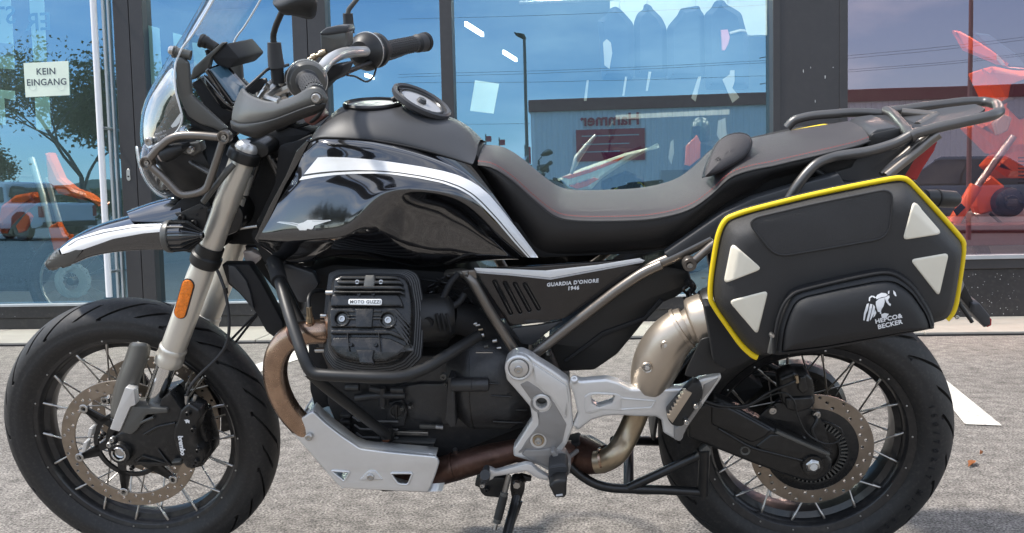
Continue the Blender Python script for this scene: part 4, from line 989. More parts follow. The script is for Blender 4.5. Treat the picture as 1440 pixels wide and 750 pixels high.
decal('grey_band', tt, [ln(.74), ln(.84)], M['satin'], tank, n=90, k=1, smooth=False, dflt=-.18, off=.0004)
def c7(*q): return [(x / 6 + 240, y / 6 + 260) for x, y in q]
eagle = [c7((898, 318), (925, 311), (985, 315), (1040, 319), (1085, 328), (1125, 318), (1160, 298), (1210, 297), (1280, 301), (1350, 296), (1356, 303), (1300, 318), (1255, 333), (1215, 346), (1188, 352), (1204, 371), (1190, 377), (1155, 372), (1150, 384), (1092, 384), (1102, 352), (1060, 347), (1010, 338), (960, 330), (930, 325))]
eg = decal_poly('eagle_emblem', tt, eagle, M['silver'], tank, off=.0018, cuts=2)
decal('emblem_feather', tt, [c7((930, 317), (1010, 322), (1080, 338)), c7((930, 318), (1010, 325), (1080, 342))], M['guard'], eg, off=.0022, n=10, k=1, smooth=False)
decal('emblem_feather', tt, [c7((1200, 305), (1270, 309), (1340, 301)), c7((1200, 308), (1270, 311), (1340, 302))], M['guard'], eg, off=.0022, n=10, k=1, smooth=False)
# matt cover on top
C0 = yl([(437, 191), (452, 173), (466, 160), (476, 150.5), (488, 147), (525, 146), (560, 147), (590, 152), (620, 161), (645, 170), (662, 182), (674, 198)], .0, .0)
C1 = yl([(437, 193), (450, 177), (463, 165), (473, 157), (490, 153), (527, 152), (560, 154), (590, 160), (618, 170), (642, 181), (659, 193), (672, 206)], -.045, -.05, -.045)
C2 = yl([(437, 196), (447, 183), (458, 175), (472, 170), (492, 167), (527, 168), (560, 172), (590, 180), (615, 189), (638, 200), (656, 211), (669, 222)], -.09, -.098, -.085)
C3 = yl([(436, 198), (445, 191.5), (458, 189), (475, 188), (495, 188), (527, 190), (560, 196), (590, 203), (615, 210), (637, 217), (653, 224), (665, 231)], -.118, -.130, -.118)
C4 = yl([(437, 199.5)] + [(u, v - 1.2) for u, v in SEAM[1:-1]] + [(664, 231)], *[y + .002 for y in seam_y])
cov = skin('tank_cover', [C0, C1, C2, C3, C4], M['grey_matt'], tank, n=26, mirror=True, sub=2)
sm = tube('cover_seam', [P(u, v, y) for u, v, y in [(q[0], q[1] - .3, q[2] - .001) for q in A0]], .0022, M['dull'], tank, 8, smooth_line=50); mir(sm)
tcv = bvh(cov)
# filler area: flat ring and the raised hinged cap
fr = empty('filler_cap', parent=tank)
c_ = P(524, 145.5, 0); n_ = Vector((.03, -.03, 1)).normalized()
lathe('filler_ring', c_, n_, [(.046, -.012), (.060, -.010), (.062, .000), (.0585, .004), (.0535, .003), (.051, -.004), (.044, -.005)], M['black'], fr, 56)
lathe('filler_plate', c_, n_, [(0, .001), (.030, .001), (.050, -.001)], M['bar'], fr, 40)
c2 = P(593, 142.5, 0); n2 = Vector((.50, -.10, .86)).normalized()
lathe('cap_lid', c2, n2, [(.048, -.009), (.061, -.009), (.0655, -.004), (.0655, .004), (.061, .007), (.056, .004), (.055, -.001), (.048, -.002)], M['grey_matt'], fr, 64)
lathe('cap_inner_plate', c2, n2, [(0, -.002), (.0555, -.0015)], M['bar'], fr, 48)
lathe('cap_inner_seal', c2, n2, [(.044, -.001), (.046, .002), (.049, .002), (.051, -.001)], M['black'], fr, 48)
lathe('cap_lock', c2, n2, [(0, .006), (.008, .006), (.011, -.001)], M['grey_matt'], fr, 20)
for a in (20, 140, 260):
    ex = n2.orthogonal().normalized(); ey = n2.cross(ex); q = c2 + (ex * math.cos(R_(a)) + ey * math.sin(R_(a))) * .050
    lathe('cap_screw', q, n2, [(0, .003), (.0035, .003), (.004, -.001)], M['dull'], fr, 10)
tube('cap_hinge', [P(552, 141, -.012), P(566, 133, -.012)], .006, M['black'], fr, 10, 0)
# shroud between fork and tank
sh = prism('tank_shroud', PL(-.112, (431, 196), (438, 199), (425, 224), (403, 262), (372, 330), (363, 344), (357, 336), (378, 290), (402, 245), (416, 212)), .03, M['gloss'], tank, .004, .004); mir(sh)
sh = prism('shroud_inner', PL(-.075, (438, 189), (414, 200), (392, 205), (386, 260), (352, 330), (372, 372), (440, 376), (440, 230)), .02, M['dull'], tank, .003, .01); mir(sh)
prism('tank_core', PL(-.07, (445, 200), (670, 215), (740, 350), (720, 366), (600, 372), (470, 362), (380, 345)), .14, M['dull'], tank, .004, .01)
sh = prism('side_cover', PL(-.118, (394, 374), (402, 371), (440, 384), (448, 400), (432, 426), (420, 426), (408, 404)), .02, M['grey_matt'], bike, .003, .004); mir(sh)

# ------------------------------------------------------------------ seat
seat = empty('seat', parent=bike)
def z7(*q): return [(x / 3 + 640, y / 3 + 170) for x, y in q]
def z6(*q): return [(x / 3 + 1060, y / 3) for x, y in q]
SM = z7((95, 184), (160, 196), (240, 248), (330, 328), (420, 398), (500, 417), (650, 420), (830, 411), (980, 375), (1080, 310), (1160, 237), (1250, 205)) + z6((80, 698), (150, 681), (300, 646), (430, 614), (490, 592))
sy = (-.095, -.115, -.125, -.130, -.135, -.140, -.140, -.130, -.10)
SML = [P(*q) for q in yl(SM, *sy)]
SMS = spline(SML, 60)
crown = lambda i: .012 if i < 8 else (.006 if i < 34 else .016)
R0_ = [Vector((p.x, 0, p.z + .016)) for p in SMS]; R1_ = [Vector((p.x, p.y * .42, p.z + .0145)) for p in SMS]; R2_ = [Vector((p.x, p.y * .75, p.z + .010)) for p in SMS]; R3_ = [Vector((p.x, p.y * .93, p.z + .004)) for p in SMS]
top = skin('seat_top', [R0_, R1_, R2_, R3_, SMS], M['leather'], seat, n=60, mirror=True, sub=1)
BT = z7((92, 196), (135, 258), (180, 330), (260, 472), (345, 570), (440, 574), (600, 566), (800, 552), (885, 540), (960, 496), (1040, 430), (1100, 385), (1180, 332), (1260, 305)) + z6((60, 770), (150, 745), (300, 705), (420, 655), (480, 612))
MD = z7((94, 189), (150, 225), (210, 290), (290, 395), (380, 480), (480, 492), (630, 490), (810, 478), (930, 450), (1030, 380), (1110, 310), (1180, 268), (1255, 250)) + z6((75, 732), (150, 713), (300, 675), (425, 634), (485, 602))
BTL = [P(*q) for q in yl(BT, *[y + .022 for y in sy])]; MDL = [P(*q) for q in yl(MD, *[y - .008 for y in sy])]
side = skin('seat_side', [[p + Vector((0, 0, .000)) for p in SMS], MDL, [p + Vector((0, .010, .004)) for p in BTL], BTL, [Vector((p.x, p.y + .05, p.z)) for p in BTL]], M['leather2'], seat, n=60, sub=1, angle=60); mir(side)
# nose end
skin('seat_nose', [[R0_[0], R2_[0], SMS[0]], [Vector((R0_[0].x - .004, 0, R0_[0].z - .02)), Vector((SMS[0].x - .004, SMS[0].y * .7, SMS[0].z - .02)), BTL[0]]], M['leather2'], seat, n=6, sub=0, mirror=False, straight=True)
wl_ = tube('seat_welt', [p + Vector((0, -.0015, -.0015)) for p in SMS], .0021, M['leather2'], seat, 8, 0); mir(wl_)
def stitches(name, line, off, m, gap=.0060, ln_=.0032, r=.00095):
    g = Geo(); L = resample(line, 900); s = 0; last = None
    tot = sum((b - a).length for a, b in zip(L, L[1:])); n = int(tot / gap); q = resample(L, n * 3 + 1)
    for i in range(n):
        a, b = q[i * 3] + off, q[i * 3 + 2] + off; d = (b - a); w = Vector((0, 1, 0)) * r; h = d.cross(w).normalized() * r
        g.add([a - w, a + h, a + w, b - w, b + h, b + w], [(0, 1, 4, 3), (1, 2, 5, 4)])
    o = g.mk(name, m, seat, smooth=False); o['kind'] = 'stuff'; return o
stitches('red_stitching', R3_, Vector((0, -.002, .0018)), M['stitch_red']); stitches('grey_stitching', [p.lerp(q, .05) for p, q in zip(SMS, spline(MDL, 60))], Vector((0, -.0022, -.0010)), M['stitch'])
# side pad with handle hump
pad = [(991, 249), (994, 236), (1001, 218), (1008, 203), (1016, 195), (1028, 189), (1042, 187.5), (1053, 191), (1057.5, 200), (1054, 212), (1044, 224), (1026, 235), (1008, 244)]
cc = Vector((1026, 213, 0)); rows = []
padY = lambda v: -.128 + (250 - v) / 63 * .080
for t, dy in ((1, 0), (.975, .009), (.9, .016), (.6, .024), (.25, .027)): rows.append([P(cc.x + (u - cc.x) * t, cc.y + (v - cc.y) * t, padY(cc.y + (v - cc.y) * t) - dy * .8) for u, v in pad + pad[:1]])
sp_ = skin('seat_pad', rows + [[P(cc.x + (u - cc.x) * .02, cc.y + (v - cc.y) * .02, padY(cc.y) - .022) for u, v in pad + pad[:1]]], M['leather'], seat, n=30, sub=1, angle=60)
skin('seat_pad_base', [rows[0], [Vector((p.x, p.y + .03, p.z - .006)) for p in rows[0]], [Vector((p.x, p.y + .045, p.z - .012)) for p in rows[0]]], M['leather2'], seat, n=30, sub=0)
tube('pad_piping', rows[0][:-1], .0022, M['leather2'], sp_, 8, 0.01, closed=True)
on_text('pad_mark', '75', 1010, 224, 4, -4, 5, padY(224) - .0215, M['leather2'], sp_, ext=.0008)
prism('seat_base', PL(-.10, (700, 310), (760, 363), (905, 357), (945, 350), (1020, 300), (1080, 272), (1200, 238), (1215, 205), (1050, 245), (1000, 280), (900, 320), (800, 320)), .20, M['dull'], seat, .004, .004)
# ------------------------------------------------------------------ frame, side panels
frm = empty('frame', parent=bike)
def zf(*q): return [(x / 3.947 + 580, y / 3.947 + 380) for x, y in q]
FY1 = -.150
o = tube('frame_tube', [P(655, 384, FY1 + .01), P(664, 395, FY1), P(690, 440, FY1), P(730, 503, FY1)], .0105, M['frame'], frm, 18, .02); mir(o)
o = tube('frame_tube', [P(749, 500, FY1), P(800, 460, FY1), P(872, 405, FY1), P(905, 383, FY1), P(930, 372, FY1)], .0108, M['frame'], frm, 18, .03); mir(o)
o = tube('frame_tube', [P(900, 386, FY1 + .01), P(918, 374, FY1 + .01), P(946, 362, FY1 + .01), P(1000, 335, FY1 + .01)], .012, M['frame'], frm, 18, .03); mir(o)
tube('frame_tube', [P(630, 386, -.10), P(645, 384, -.13), P(662, 386, -.148)], .010, M['frame'], frm, 14, .01)
o = prism('weld_gusset', PL(-.152, (647, 381), (668, 380), (671, 392), (662, 396), (652, 390)), .01, M['frame'], frm, .003, .004)
o = tube('rack_stay', [P(972, 371, -.165), P(1000, 346, -.168), P(1030, 325, -.17)], .008, M['frame'], frm, 14, 0); mir(o)
lathe('stay_boss', P(970, 373, -.178), YA, [(.0068, .010), (.0068, 0), (.0125, 0), (.0135, .0015), (.0135, .02)], M['frame'], frm, 28)
g = Geo(); bolt_geo(g, P(970, 373, -.170), .0065); g.mk('stay_bolt', M['steel'], frm)
o = prism('subframe_cover', PL(-.150, (934, 357), (975, 329), (1017, 300), (1060, 279), (1130, 258), (1180, 245), (1190, 262), (1100, 295), (1012, 331), (975, 352), (945, 373)), .03, M['grey_matt'], bike, .004, .003); mir(o)
# side panel
sp = empty('side_panel', parent=bike)
SPY = -.142
slot = []
for a, b in (((456, 66), (545, 238)), ((513, 72), (597, 232)), ((569, 77), (648, 222)), ((624, 80), (700, 214))):
    a, b = zf(a, b); slot.append((capsule(P(*a, SPY), P(*b, SPY), .0040, SPY), 0))
pnl = prism('panel_shell', PL(SPY, (667, 379), (770, 374), (904, 364), (908, 368), (893, 384), (794, 449), (755, 455), (716, 459.5)), .012, M['gloss2'], sp, .003, .001, holes=slot)
pn2 = prism('panel_shell', PL(SPY + .0, (667, 379), (770, 374), (904, 364), (908, 368), (893, 384), (794, 449), (755, 455), (716, 459.5)), .012, M['gloss2'], sp, .003, .001); pn2.location.y = 2 * .142 - .012; 
prism('vent_backing', PL(SPY + .0065, (690, 392), (760, 392), (765, 445), (715, 445)), .004, M['dull'], sp, .001)
for a, b in (((456, 66), (545, 238)), ((513, 72), (597, 232)), ((569, 77), (648, 222)), ((624, 80), (700, 214))):
    a, b = zf(a, b); tube('vent_lip', [P(a[0] + 1.2, a[1], SPY - .0002), P(b[0] + 1.2, b[1], SPY - .0002)], .0012, M['gloss'], sp, 6, 0)
prism('panel_stripe', PL(SPY - .0012, (667, 377.2), (720, 379), (767, 381), (840, 373), (899, 363.5), (907, 367), (850, 377), (774, 391), (720, 385.5), (668, 381.6)), .003, M['white'], sp, .0006)
prism('panel_stripe_grey_edge', PL(SPY - .0006, (668, 381.8), (720, 385.8), (774, 391.4), (850, 377.4), (906, 367.2), (904, 369.4), (850, 379.6), (774, 393.6), (720, 388), (669, 384)), .0025, M['grey_print'], sp, .0003)  # grey line along the lower edge of the white stripe
on_text('panel_lettering', "GUARDIA D'ONORE", 805, 398, 40, -3.4, 5.0, SPY - .0009, M['print'], sp, bold=.00035, space=1.12, shear=.15)
on_text('panel_lettering', "1946", 806, 405.5, 40, -3.0, 5.0, SPY - .0009, M['print'], sp, bold=.00045, space=1.15, shear=.15)
prism('panel_lower', PL(SPY + .008, (718, 462), (755, 458), (792, 451), (765, 472), (748, 486), (733, 484)), .01, M['grey_matt'], bike, .003, .003)
prism('battery_box', PL(-.11, (770, 482), (800, 455), (893, 388), (935, 374), (968, 380), (975, 402), (950, 420), (925, 430), (893, 470), (868, 500), (836, 522), (788, 524)), .22, M['satin'], bike, .008, .006)
prism('battery_box_rib', PL(-.114, (846, 467), (905, 446), (928, 420), (934, 424), (908, 452), (850, 474), (795, 512), (792, 508)), .01, M['dull'], bike, .003, .002)
bolts('box_screw', [(771, 496.5)], .005, -.118, M['steel'], bike)
tube('cable_loom', [P(965, 395, -.12), P(975, 405, -.12), P(968, 415, -.12), P(982, 425, -.12), P(990, 440, -.12)], .006, M['dull'], bike, 10, smooth_line=30)
rr_ = random.Random(11)
prev = None
for k in range(10):
    u, v = 964 + rr_.uniform(0, 26), 392 + rr_.uniform(0, 36)
    tube('cable', [P(u, v, -.135), P(u + rr_.uniform(-9, 9), v + rr_.uniform(3, 10), -.145), P(u + rr_.uniform(-9, 9), v + rr_.uniform(6, 16), -.13)], .0030, M['black'], bike, 8, smooth_line=12)
# ------------------------------------------------------------------ footrest plate
pp = empty('footrest_plate', parent=bike)
def ze(*q): return [(x / 3.26 + 620, y / 3.26 + 520) for x, y in q]
PY = -.212
def circ(u, v, r, y, n=28): c = P(u, v, y); return [Vector((c.x + math.cos(2 * math.pi * k / n) * r, y, c.z + math.sin(2 * math.pi * k / n) * r)) for k in range(n)]
PLT = [(712, 535), (709, 519), (712, 506), (721, 498), (733, 496), (745, 501), (755, 508), (778, 522), (799, 537), (803, 560), (806, 602), (797, 626), (785, 641), (790, 652), (772, 664), (756, 655), (740, 648), (722, 643), (721, 633), (735, 612), (748, 591), (745, 573), (728, 553)]
prism('plate_body', PL(PY, *PLT), .034, M['silver'], pp, .006, .005, holes=[(circ(761.5, 567, .0115, PY), 0)], seg=3)
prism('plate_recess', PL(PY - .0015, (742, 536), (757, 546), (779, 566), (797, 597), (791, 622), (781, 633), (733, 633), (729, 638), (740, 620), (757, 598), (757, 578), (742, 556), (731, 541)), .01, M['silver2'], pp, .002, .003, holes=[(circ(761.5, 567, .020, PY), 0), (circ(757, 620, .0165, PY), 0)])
prism('plate_edge_bevel', PL(PY - .005, (748, 511), (797, 543), (800, 562), (796, 590), (777, 561), (752, 540)), .01, M['silver'], pp, .004, .004)
lathe('plate_hole_rim', P(761.5, 567, PY - .005), YA, [(.0118, .02), (.0118, 0), (.0165, 0), (.0180, .002), (.0180, .008)], M['silver'], pp, 36)
lathe('plate_hole_bottom', P(761.5, 567, PY + .02), YA, [(0, 0), (.0125, 0), (.0125, .01)], M['guard'], pp, 28)
pv = P(729.5, 518.5, PY - .010)
lathe('pivot_boss', pv, YA, [(.0205, .004), (.0210, .001), (.0240, .0), (.0275, .002), (.0285, .008), (.0285, .03)], M['silver'], pp, 48)
lathe('pivot_washer', pv + Vector((0, -.004, 0)), YA, [(0, 0), (.0105, 0), (.0185, .003), (.0195, .0065), (.0195, .01)], M['bar'], pp, 40)
g = Geo(); bolt_geo(g, pv + Vector((0, -.004, 0)), .0085, h=.005); g.mk('pivot_bolt', M['steel'], pp)
bb = P(757, 620, PY - .004); lathe('plate_bolt_seat', bb, YA, [(0, 0), (.0118, 0), (.0125, .003)], M['gold'], pp, 30); g = Geo(); bolt_geo(g, bb + Vector((0, -.001, 0)), .0078); g.mk('plate_bolt', M['steel'], pp)
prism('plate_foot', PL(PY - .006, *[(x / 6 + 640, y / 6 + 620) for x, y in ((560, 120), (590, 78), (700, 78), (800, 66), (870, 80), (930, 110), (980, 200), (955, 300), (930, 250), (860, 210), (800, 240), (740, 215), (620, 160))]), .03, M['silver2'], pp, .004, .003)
# passenger arm
arm_ = prism('passenger_footrest_arm', PL(PY, *ze((588, 62), (610, 42), (640, 55), (700, 50), (760, 45), (820, 62), (870, 88), (1000, 90), (1100, 86), (1140, 70), (1195, 45), (1282, 20), (1288, 42), (1240, 110), (1190, 185), (1130, 215), (1110, 320), (1092, 334), (1020, 292), (1012, 235), (985, 218), (900, 218), (820, 212), (750, 216), (690, 235), (630, 282), (604, 262), (628, 205), (612, 130))), .026, M['silver'], pp, .006, .004,
    holes=[(PL(PY, *ze((690, 118), (715, 113), (798, 118), (785, 152), (720, 172), (692, 152))), .003)], seg=3)
prism('arm_recess_rim', PL(PY - .002, *ze((655, 125), (680, 108), (720, 106), (812, 112), (830, 128), (990, 142), (972, 178), (820, 190), (740, 186), (690, 204), (660, 200))), .006, M['silver'], pp, .0025, .004, holes=[(PL(PY, *ze((690, 118), (715, 113), (798, 118), (785, 152), (720, 172), (692, 152))), .003), (PL(PY, *ze((828, 136), (976, 148), (962, 170), (826, 178))), .002)])
bolts('arm_bolt', [ze((612, 48))[0]], .0075, PY - .004, M['silver'], pp, (0, -.6, .8))
prism('arm_tip_recess', PL(PY - .0015, *ze((1205, 70), (1275, 36), (1240, 90), (1190, 150), (1200, 110))), .006, M['silver2'], pp, .001, .002)
fpg = empty('passenger_footrest', parent=bike)
prism('footrest_body', PL(PY - .028, *ze((1128, 88), (1158, 56), (1185, 64), (1203, 90), (1200, 130), (1150, 210), (1110, 265), (1062, 262), (1042, 236), (1034, 200))), .03, M['satin'], fpg, .006, .006)
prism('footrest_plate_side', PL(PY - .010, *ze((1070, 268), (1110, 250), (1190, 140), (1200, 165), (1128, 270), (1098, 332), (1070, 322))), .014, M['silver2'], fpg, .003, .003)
tr = []
a0, a1 = ze((1040, 222), (1122, 96)); b0, b1 = ze((1062, 246), (1152, 108))
for k in range(17):
    t = k / 16; q = (a0[0] + (a1[0] - a0[0]) * t, a0[1] + (a1[1] - a0[1]) * t); e = -2.4 if k % 2 else 0
    tr.append((q[0] + e, q[1] + e * .8))
prism('footrest_tread', PL(PY - .032, *(tr + [b1, b0])), .012, M['muff'], fpg, .001)
bolts('footrest_bolt', [ze((1168, 165))[0], ze((1125, 238))[0]], .0055, PY - .032, M['steel'], fpg)
# shift lever
sl_ = empty('gear_lever', parent=bike)
LY = -.235
prism('lever_arm', PL(LY, *[(x / 6 + 640, y / 6 + 620) for x, y in ((240, 250), (262, 232), (292, 240), (340, 262), (480, 225), (600, 195), (648, 206), (705, 258), (790, 305), (790, 345), (700, 325), (655, 300), (600, 262), (480, 285), (330, 308), (318, 330), (280, 345), (240, 300))]), .016, M['silver'], sl_, .004, .003)
tube('lever_toe_piece', [P(682, 668, LY - .035), P(682, 672, LY + .0)], .0105, M['rubber2'], sl_, 18, 0)
prism('lever_toe_rubber', PL(LY - .03, *[(x / 6 + 640, y / 6 + 620) for x, y in ((212, 350), (218, 300), (240, 275), (275, 282), (282, 320), (262, 375), (235, 392), (212, 380))]), .04, M['rubber2'], sl_, .006, .004)
bolts('toe_bolt', [(678.5, 682)], .0050, LY - .033, M['steel'], sl_); 
tube('lever_link', [P(795, 647, -.17), P(812, 634, -.14)], .005, M['silver2'], sl_, 10, 0)
# rider footrest
rf_ = empty('rider_footrest', parent=bike)
RY = -.27
prism('footrest_rubber', PL(RY, *[(x / 6 + 640, y / 6 + 620) for x, y in ((785, 235), (800, 215), (880, 198), (940, 205), (952, 240), (945, 330), (930, 370), (850, 398), (795, 385), (786, 320))]), .05, M['rubber2'], rf_, .007, .004, seg=3)
prism('footrest_rubber', PL(RY - .035, *[(x / 6 + 640, y / 6 + 620) for x, y in ((788, 385), (830, 345), (880, 330), (944, 335), (940, 400), (938, 465), (925, 485), (848, 490), (832, 470), (805, 415))]), .06, M['satin'], rf_, .006, .004, seg=3)
g = Geo()
for k in range(9):
    y_ = 222 + k * 12
    a, b = [(x / 6 + 640, y / 6 + 620) for x, y in ((796, y_ + 14), (940, y_))]; g.tube([P(*a, RY - .001), P((a[0] + b[0]) / 2, (a[1] + b[1]) / 2 - 1.2, RY - .003), P(*b, RY - .001)], .0015, 6)
g.mk('footrest_grooves', M['rubber2'], rf_)
prism('footrest_end_mark', PL(RY - .0365, *[(x / 6 + 640, y / 6 + 620) for x, y in ((850, 458), (905, 450), (908, 465), (853, 472))]), .003, M['grey_print'], rf_, .0008)
prism('footrest_hinge', PL(-.235, *[(x / 6 + 640, y / 6 + 620) for x, y in ((800, 95), (835, 88), (870, 130), (940, 165), (980, 205), (962, 290), (940, 300), (950, 230), (880, 200), (820, 210), (830, 150))]), .03, M['silver2'], rf_, .003, .003)
# ------------------------------------------------------------------ engine
eng = empty('engine', parent=bike)
def ez(*q): return [(x / 6 + 430, y / 6 + 370) for x, y in q]
def ey(*q): return [(x / 6 + 430, y / 6 + 480) for x, y in q]
HC = P(522, 450, -.275); HN = Vector((0, -.86, .51)).normalized()
prism('crankcase', PL(-.115, (458, 520), (480, 500), (640, 500), (660, 500), (745, 545), (745, 600), (720, 608), (640, 640), (615, 650), (540, 640), (505, 630), (478, 612), (460, 570)), .23, M['case'], eng, .008, .008)
prism('engine_mass', PL(-.07, (470, 372), (560, 378), (650, 384), (730, 500), (760, 505), (800, 560), (800, 640), (760, 650), (640, 640), (500, 560), (462, 520), (430, 420), (420, 385)), .15, M['dull'], eng, .006, .006)
FACE = ez((232, 130), (290, 104), (560, 98), (780, 104), (838, 130), (862, 175), (888, 330), (893, 430), (880, 640)) + ey((870, 60), (790, 140), (690, 178), (560, 190), (450, 185), (330, 160), (262, 130), (222, 80)) + ez((200, 700), (190, 560), (198, 420), (208, 300))
def grow(uv, k, c=(520, 450)): return [(c[0] + (u - c[0]) * k, c[1] + (v - c[1]) * k) for u, v in uv]
hd = empty('cylinder_head', parent=eng) if False else eng
for i in range(5):
    dd = .036 + i * .0105
    plate_on('cooling_fin', grow(FACE, 1.045 + .040 * i, (498, 425)), HC - HN * dd, HN, .0040, M['fin'], eng, .0012, .004)
    plate_on('fin_gap_shade', grow(FACE, 1.062 + .040 * i, (498, 425)), HC - HN * (dd + .0045), HN, .005, M['dull'], eng, .0008, .004)  # dark plates stand in for the shade between the fins
plate_on('cylinder_barrel', grow(FACE, .86), HC - HN * .05, HN, .14, M['engine'], eng, .004, .01)
plate_on('valve_cover_base', grow(FACE, 1.035, (522, 450)), HC - HN * .022, HN, .010, M['dull'], eng, .004, .006)
vc = plate_on('valve_cover', FACE, HC, HN, .04, M['engine'], eng, .007, .004, seg=3)
vcc = vc
def pad_(name, uv, h, m='engine', bev=.0022, rnd=.002, d=.012, par=vcc, holes=()): return plate_on(name, uv, HC + HN * h, HN, d, M[m], par, bev, rnd, holes)
for (y0, y1, x0, x1, h) in ((112, 136, 285, 760, .008), (148, 176, 262, 790, .013), (192, 220, 240, 800, .016), (236, 254, 232, 800, .016)):
    pad_('cover_rib', ez((x0, y0 + 4), (x0 + 15, y0), (x1, y0), (x1 + 28, y0 + 22), (x1 + 30, y1 + 12), (x1, y1), (x0, y1)), h)
pad_('cover_brow', ez((208, 300), (222, 268), (240, 262), (770, 262), (800, 300), (825, 370), (700, 368), (205, 370)), .010, bev=.004)
pad_('cover_strap', ez((500, 100), (580, 100), (582, 165), (565, 226), (482, 226), (488, 165)), .014, 'guard', .003)
for x, y in ((437, 163), (637, 163), (452, 266), (572, 266)):
    p = PT(*ez((x, y))[0], HC + HN * .009, HN); g = Geo(); bolt_geo(g, p, .0048 if y < 200 else .0034, HN, .004); g.mk('cover_screw', M['steel' if y < 200 else 'engine'], vcc)
pad_('nameplate', ez((358, 312), (372, 303), (636, 303), (643, 315), (640, 350), (625, 357), (372, 353), (357, 345)), .0145, 'plate', .0012, .003, .004)
q0, q1 = PT(*ez((375, 328))[0], HC + HN * .0148, HN), PT(*ez((628, 330))[0], HC + HN * .0148, HN)
uxx = (q1 - q0).normalized(); text('nameplate_lettering', 'MOTO GUZZI', (q0 + q1) / 2, uxx, HN.cross(uxx) * 1.0, .0088, M['guard'], vcc, .0003, bold=.00015, space=1.12)
scr = [ez((300, 468))[0], ez((690, 478))[0]]
def circ_uv(u, v, r, n=20): return [(u + r * math.cos(2 * math.pi * k / n), v + r * .95 * math.sin(2 * math.pi * k / n)) for k in range(n)]
pad_('cover_mid_band', ez((205, 392), (225, 380), (640, 380), (760, 384), (800, 430), (860, 530), (858, 545), (700, 545), (210, 545), (200, 470)), .008, bev=.003, holes=[(circ_uv(scr[0][0], scr[0][1], 9.0), 0), (circ_uv(scr[1][0], scr[1][1], 9.6), 0)])
for (u, v), r in ((scr[0], 9.2), (scr[1], 9.8)):
    p = PT(u, v, HC + HN * .011, HN); k_ = r * .00148
    lathe('screw_well', p, HN, [(k_, -.012), (k_, 0), (k_ * 1.12, .0005), (k_ * 1.16, -.002)], M['engine'], vcc, 30)
    lathe('screw_washer', p - HN * .011, HN, [(0, .003), (k_ * .78, .003), (k_ * .8, .0)], M['guard'], vcc, 24)
    g = Geo(); bolt_geo(g, p - HN * .008, k_ * .52, HN, .005); g.mk('cover_bolt', M['steel'], vcc)
for y0, y1 in ((402, 414), (438, 450), (466, 478)):
    pad_('cover_rib', ez((345, y0), (640, y0), (640, y1), (345, y1)), .012, 'engine', .0012, .0005)
for x0, x1 in ((416, 556),): pad_('cover_boss', ez((x0, 385), (x1 + 14, 385), (x1, 545), (x0 + 4, 545)), .0135, 'engine', .002)
for k in range(5):
    pad_('cover_fin', ez((735 + k * 2, 390 + k * 34), (770 + k * 3, 400 + k * 34), (872, 470 + k * 44 + 40), (880, 500 + k * 44 + 40), (750, 410 + k * 34)), .010, 'engine', .001, .0005)
pad_('cover_lip', ez((205, 575), (225, 562), (680, 562), (740, 575), (860, 640), (868, 668), (700, 600), (210, 600)), .010, bev=.003)
pad_('cover_lower', ez((200, 700), (225, 628), (345, 622), (610, 622), (720, 640), (885, 720)) + ey((870, 40), (780, 120), (680, 160), (560, 168), (450, 165), (340, 145), (262, 110), (215, 60)), .007, bev=.005)
for x in (348, 612): pad_('cover_groove', ez((x - 3, 575), (x + 3, 575), (x + 22, 745), (x + 14, 745)), .0104, 'dull', .0006, 0, .008)
pad_('cover_lug', ey((418, 72), (575, 72), (560, 150), (580, 188), (455, 186), (445, 140)), .012, bev=.002)
for x, y in ((380, 690), (590, 690)): p = PT(*ez((x, y))[0], HC + HN * .008, HN); g = Geo(); bolt_geo(g, p, .0042, HN, .003); g.mk('cover_screw', M['engine'], vcc)
for x, y, yy in ((205, 250, -.23), (160, 447, -.22)): p0 = P(*ez((x, y))[0], yy); tube('head_stud', [p0 - Vector((.008, 0, 0)), p0 + Vector((.02, 0, 0))], .0048, M['steel'], eng, 10, 0)
p0 = P(*ey((130, 75))[0], -.22); tube('head_stud', [p0 - Vector((.012, 0, 0)), p0 + Vector((.02, 0, 0))], .0055, M['steel'], eng, 10, 0)
# intake side barrel
ib0, ib1 = P(590, 448, -.165), P(632, 445, -.150); ibd = (ib1 - ib0).normalized(); il = (ib1 - ib0).length
lathe('intake_cover', ib0, ibd, [(.030, -.015), (.047, -.012), (.049, 0), (.048, il * .8), (.042, il), (.034, il + .008), (0, il + .010)], M['satin'], eng, 48)
for x in (1115, 1155, 1200):
    a, b = ez((x - 12, 425), (x + 22, 572)); tube('cover_slot', [P(*a, -.2055), P((a[0] + b[0]) / 2, (a[1] + b[1]) / 2, -.2085), P(*b, -.2025)], .0030, M['dull'], eng, 8, 0)
p = P(602.5, 453.5, -.2075); lathe('cover_socket', p, YA, [(0, .0), (.0085, .0), (.0105, -.0015), (.0110, .003)], M['dull'], eng, 28)
tube('intake_pipe', [P(630, 445, -.13), P(660, 450, -.10), P(690, 470, -.08)], .034, M['dull'], eng, 24, .03)
for a, b, c in (((1290, 90), (1215, 170), (1155, 300)), ((1340, 260), (1300, 330), (1235, 370))):
    tube('plug_lead', [P(*ez(a)[0], -.14), P(*ez(b)[0], -.15), P(*ez(c)[0], -.16)], .0065, M['dull'], eng, 12, .02)
tube('lead_clip', [P(*ez((1170, 270))[0], -.155), P(*ez((1140, 320))[0], -.162)], .008, M['satin'], eng, 12, 0)
rr_ = random.Random(21)
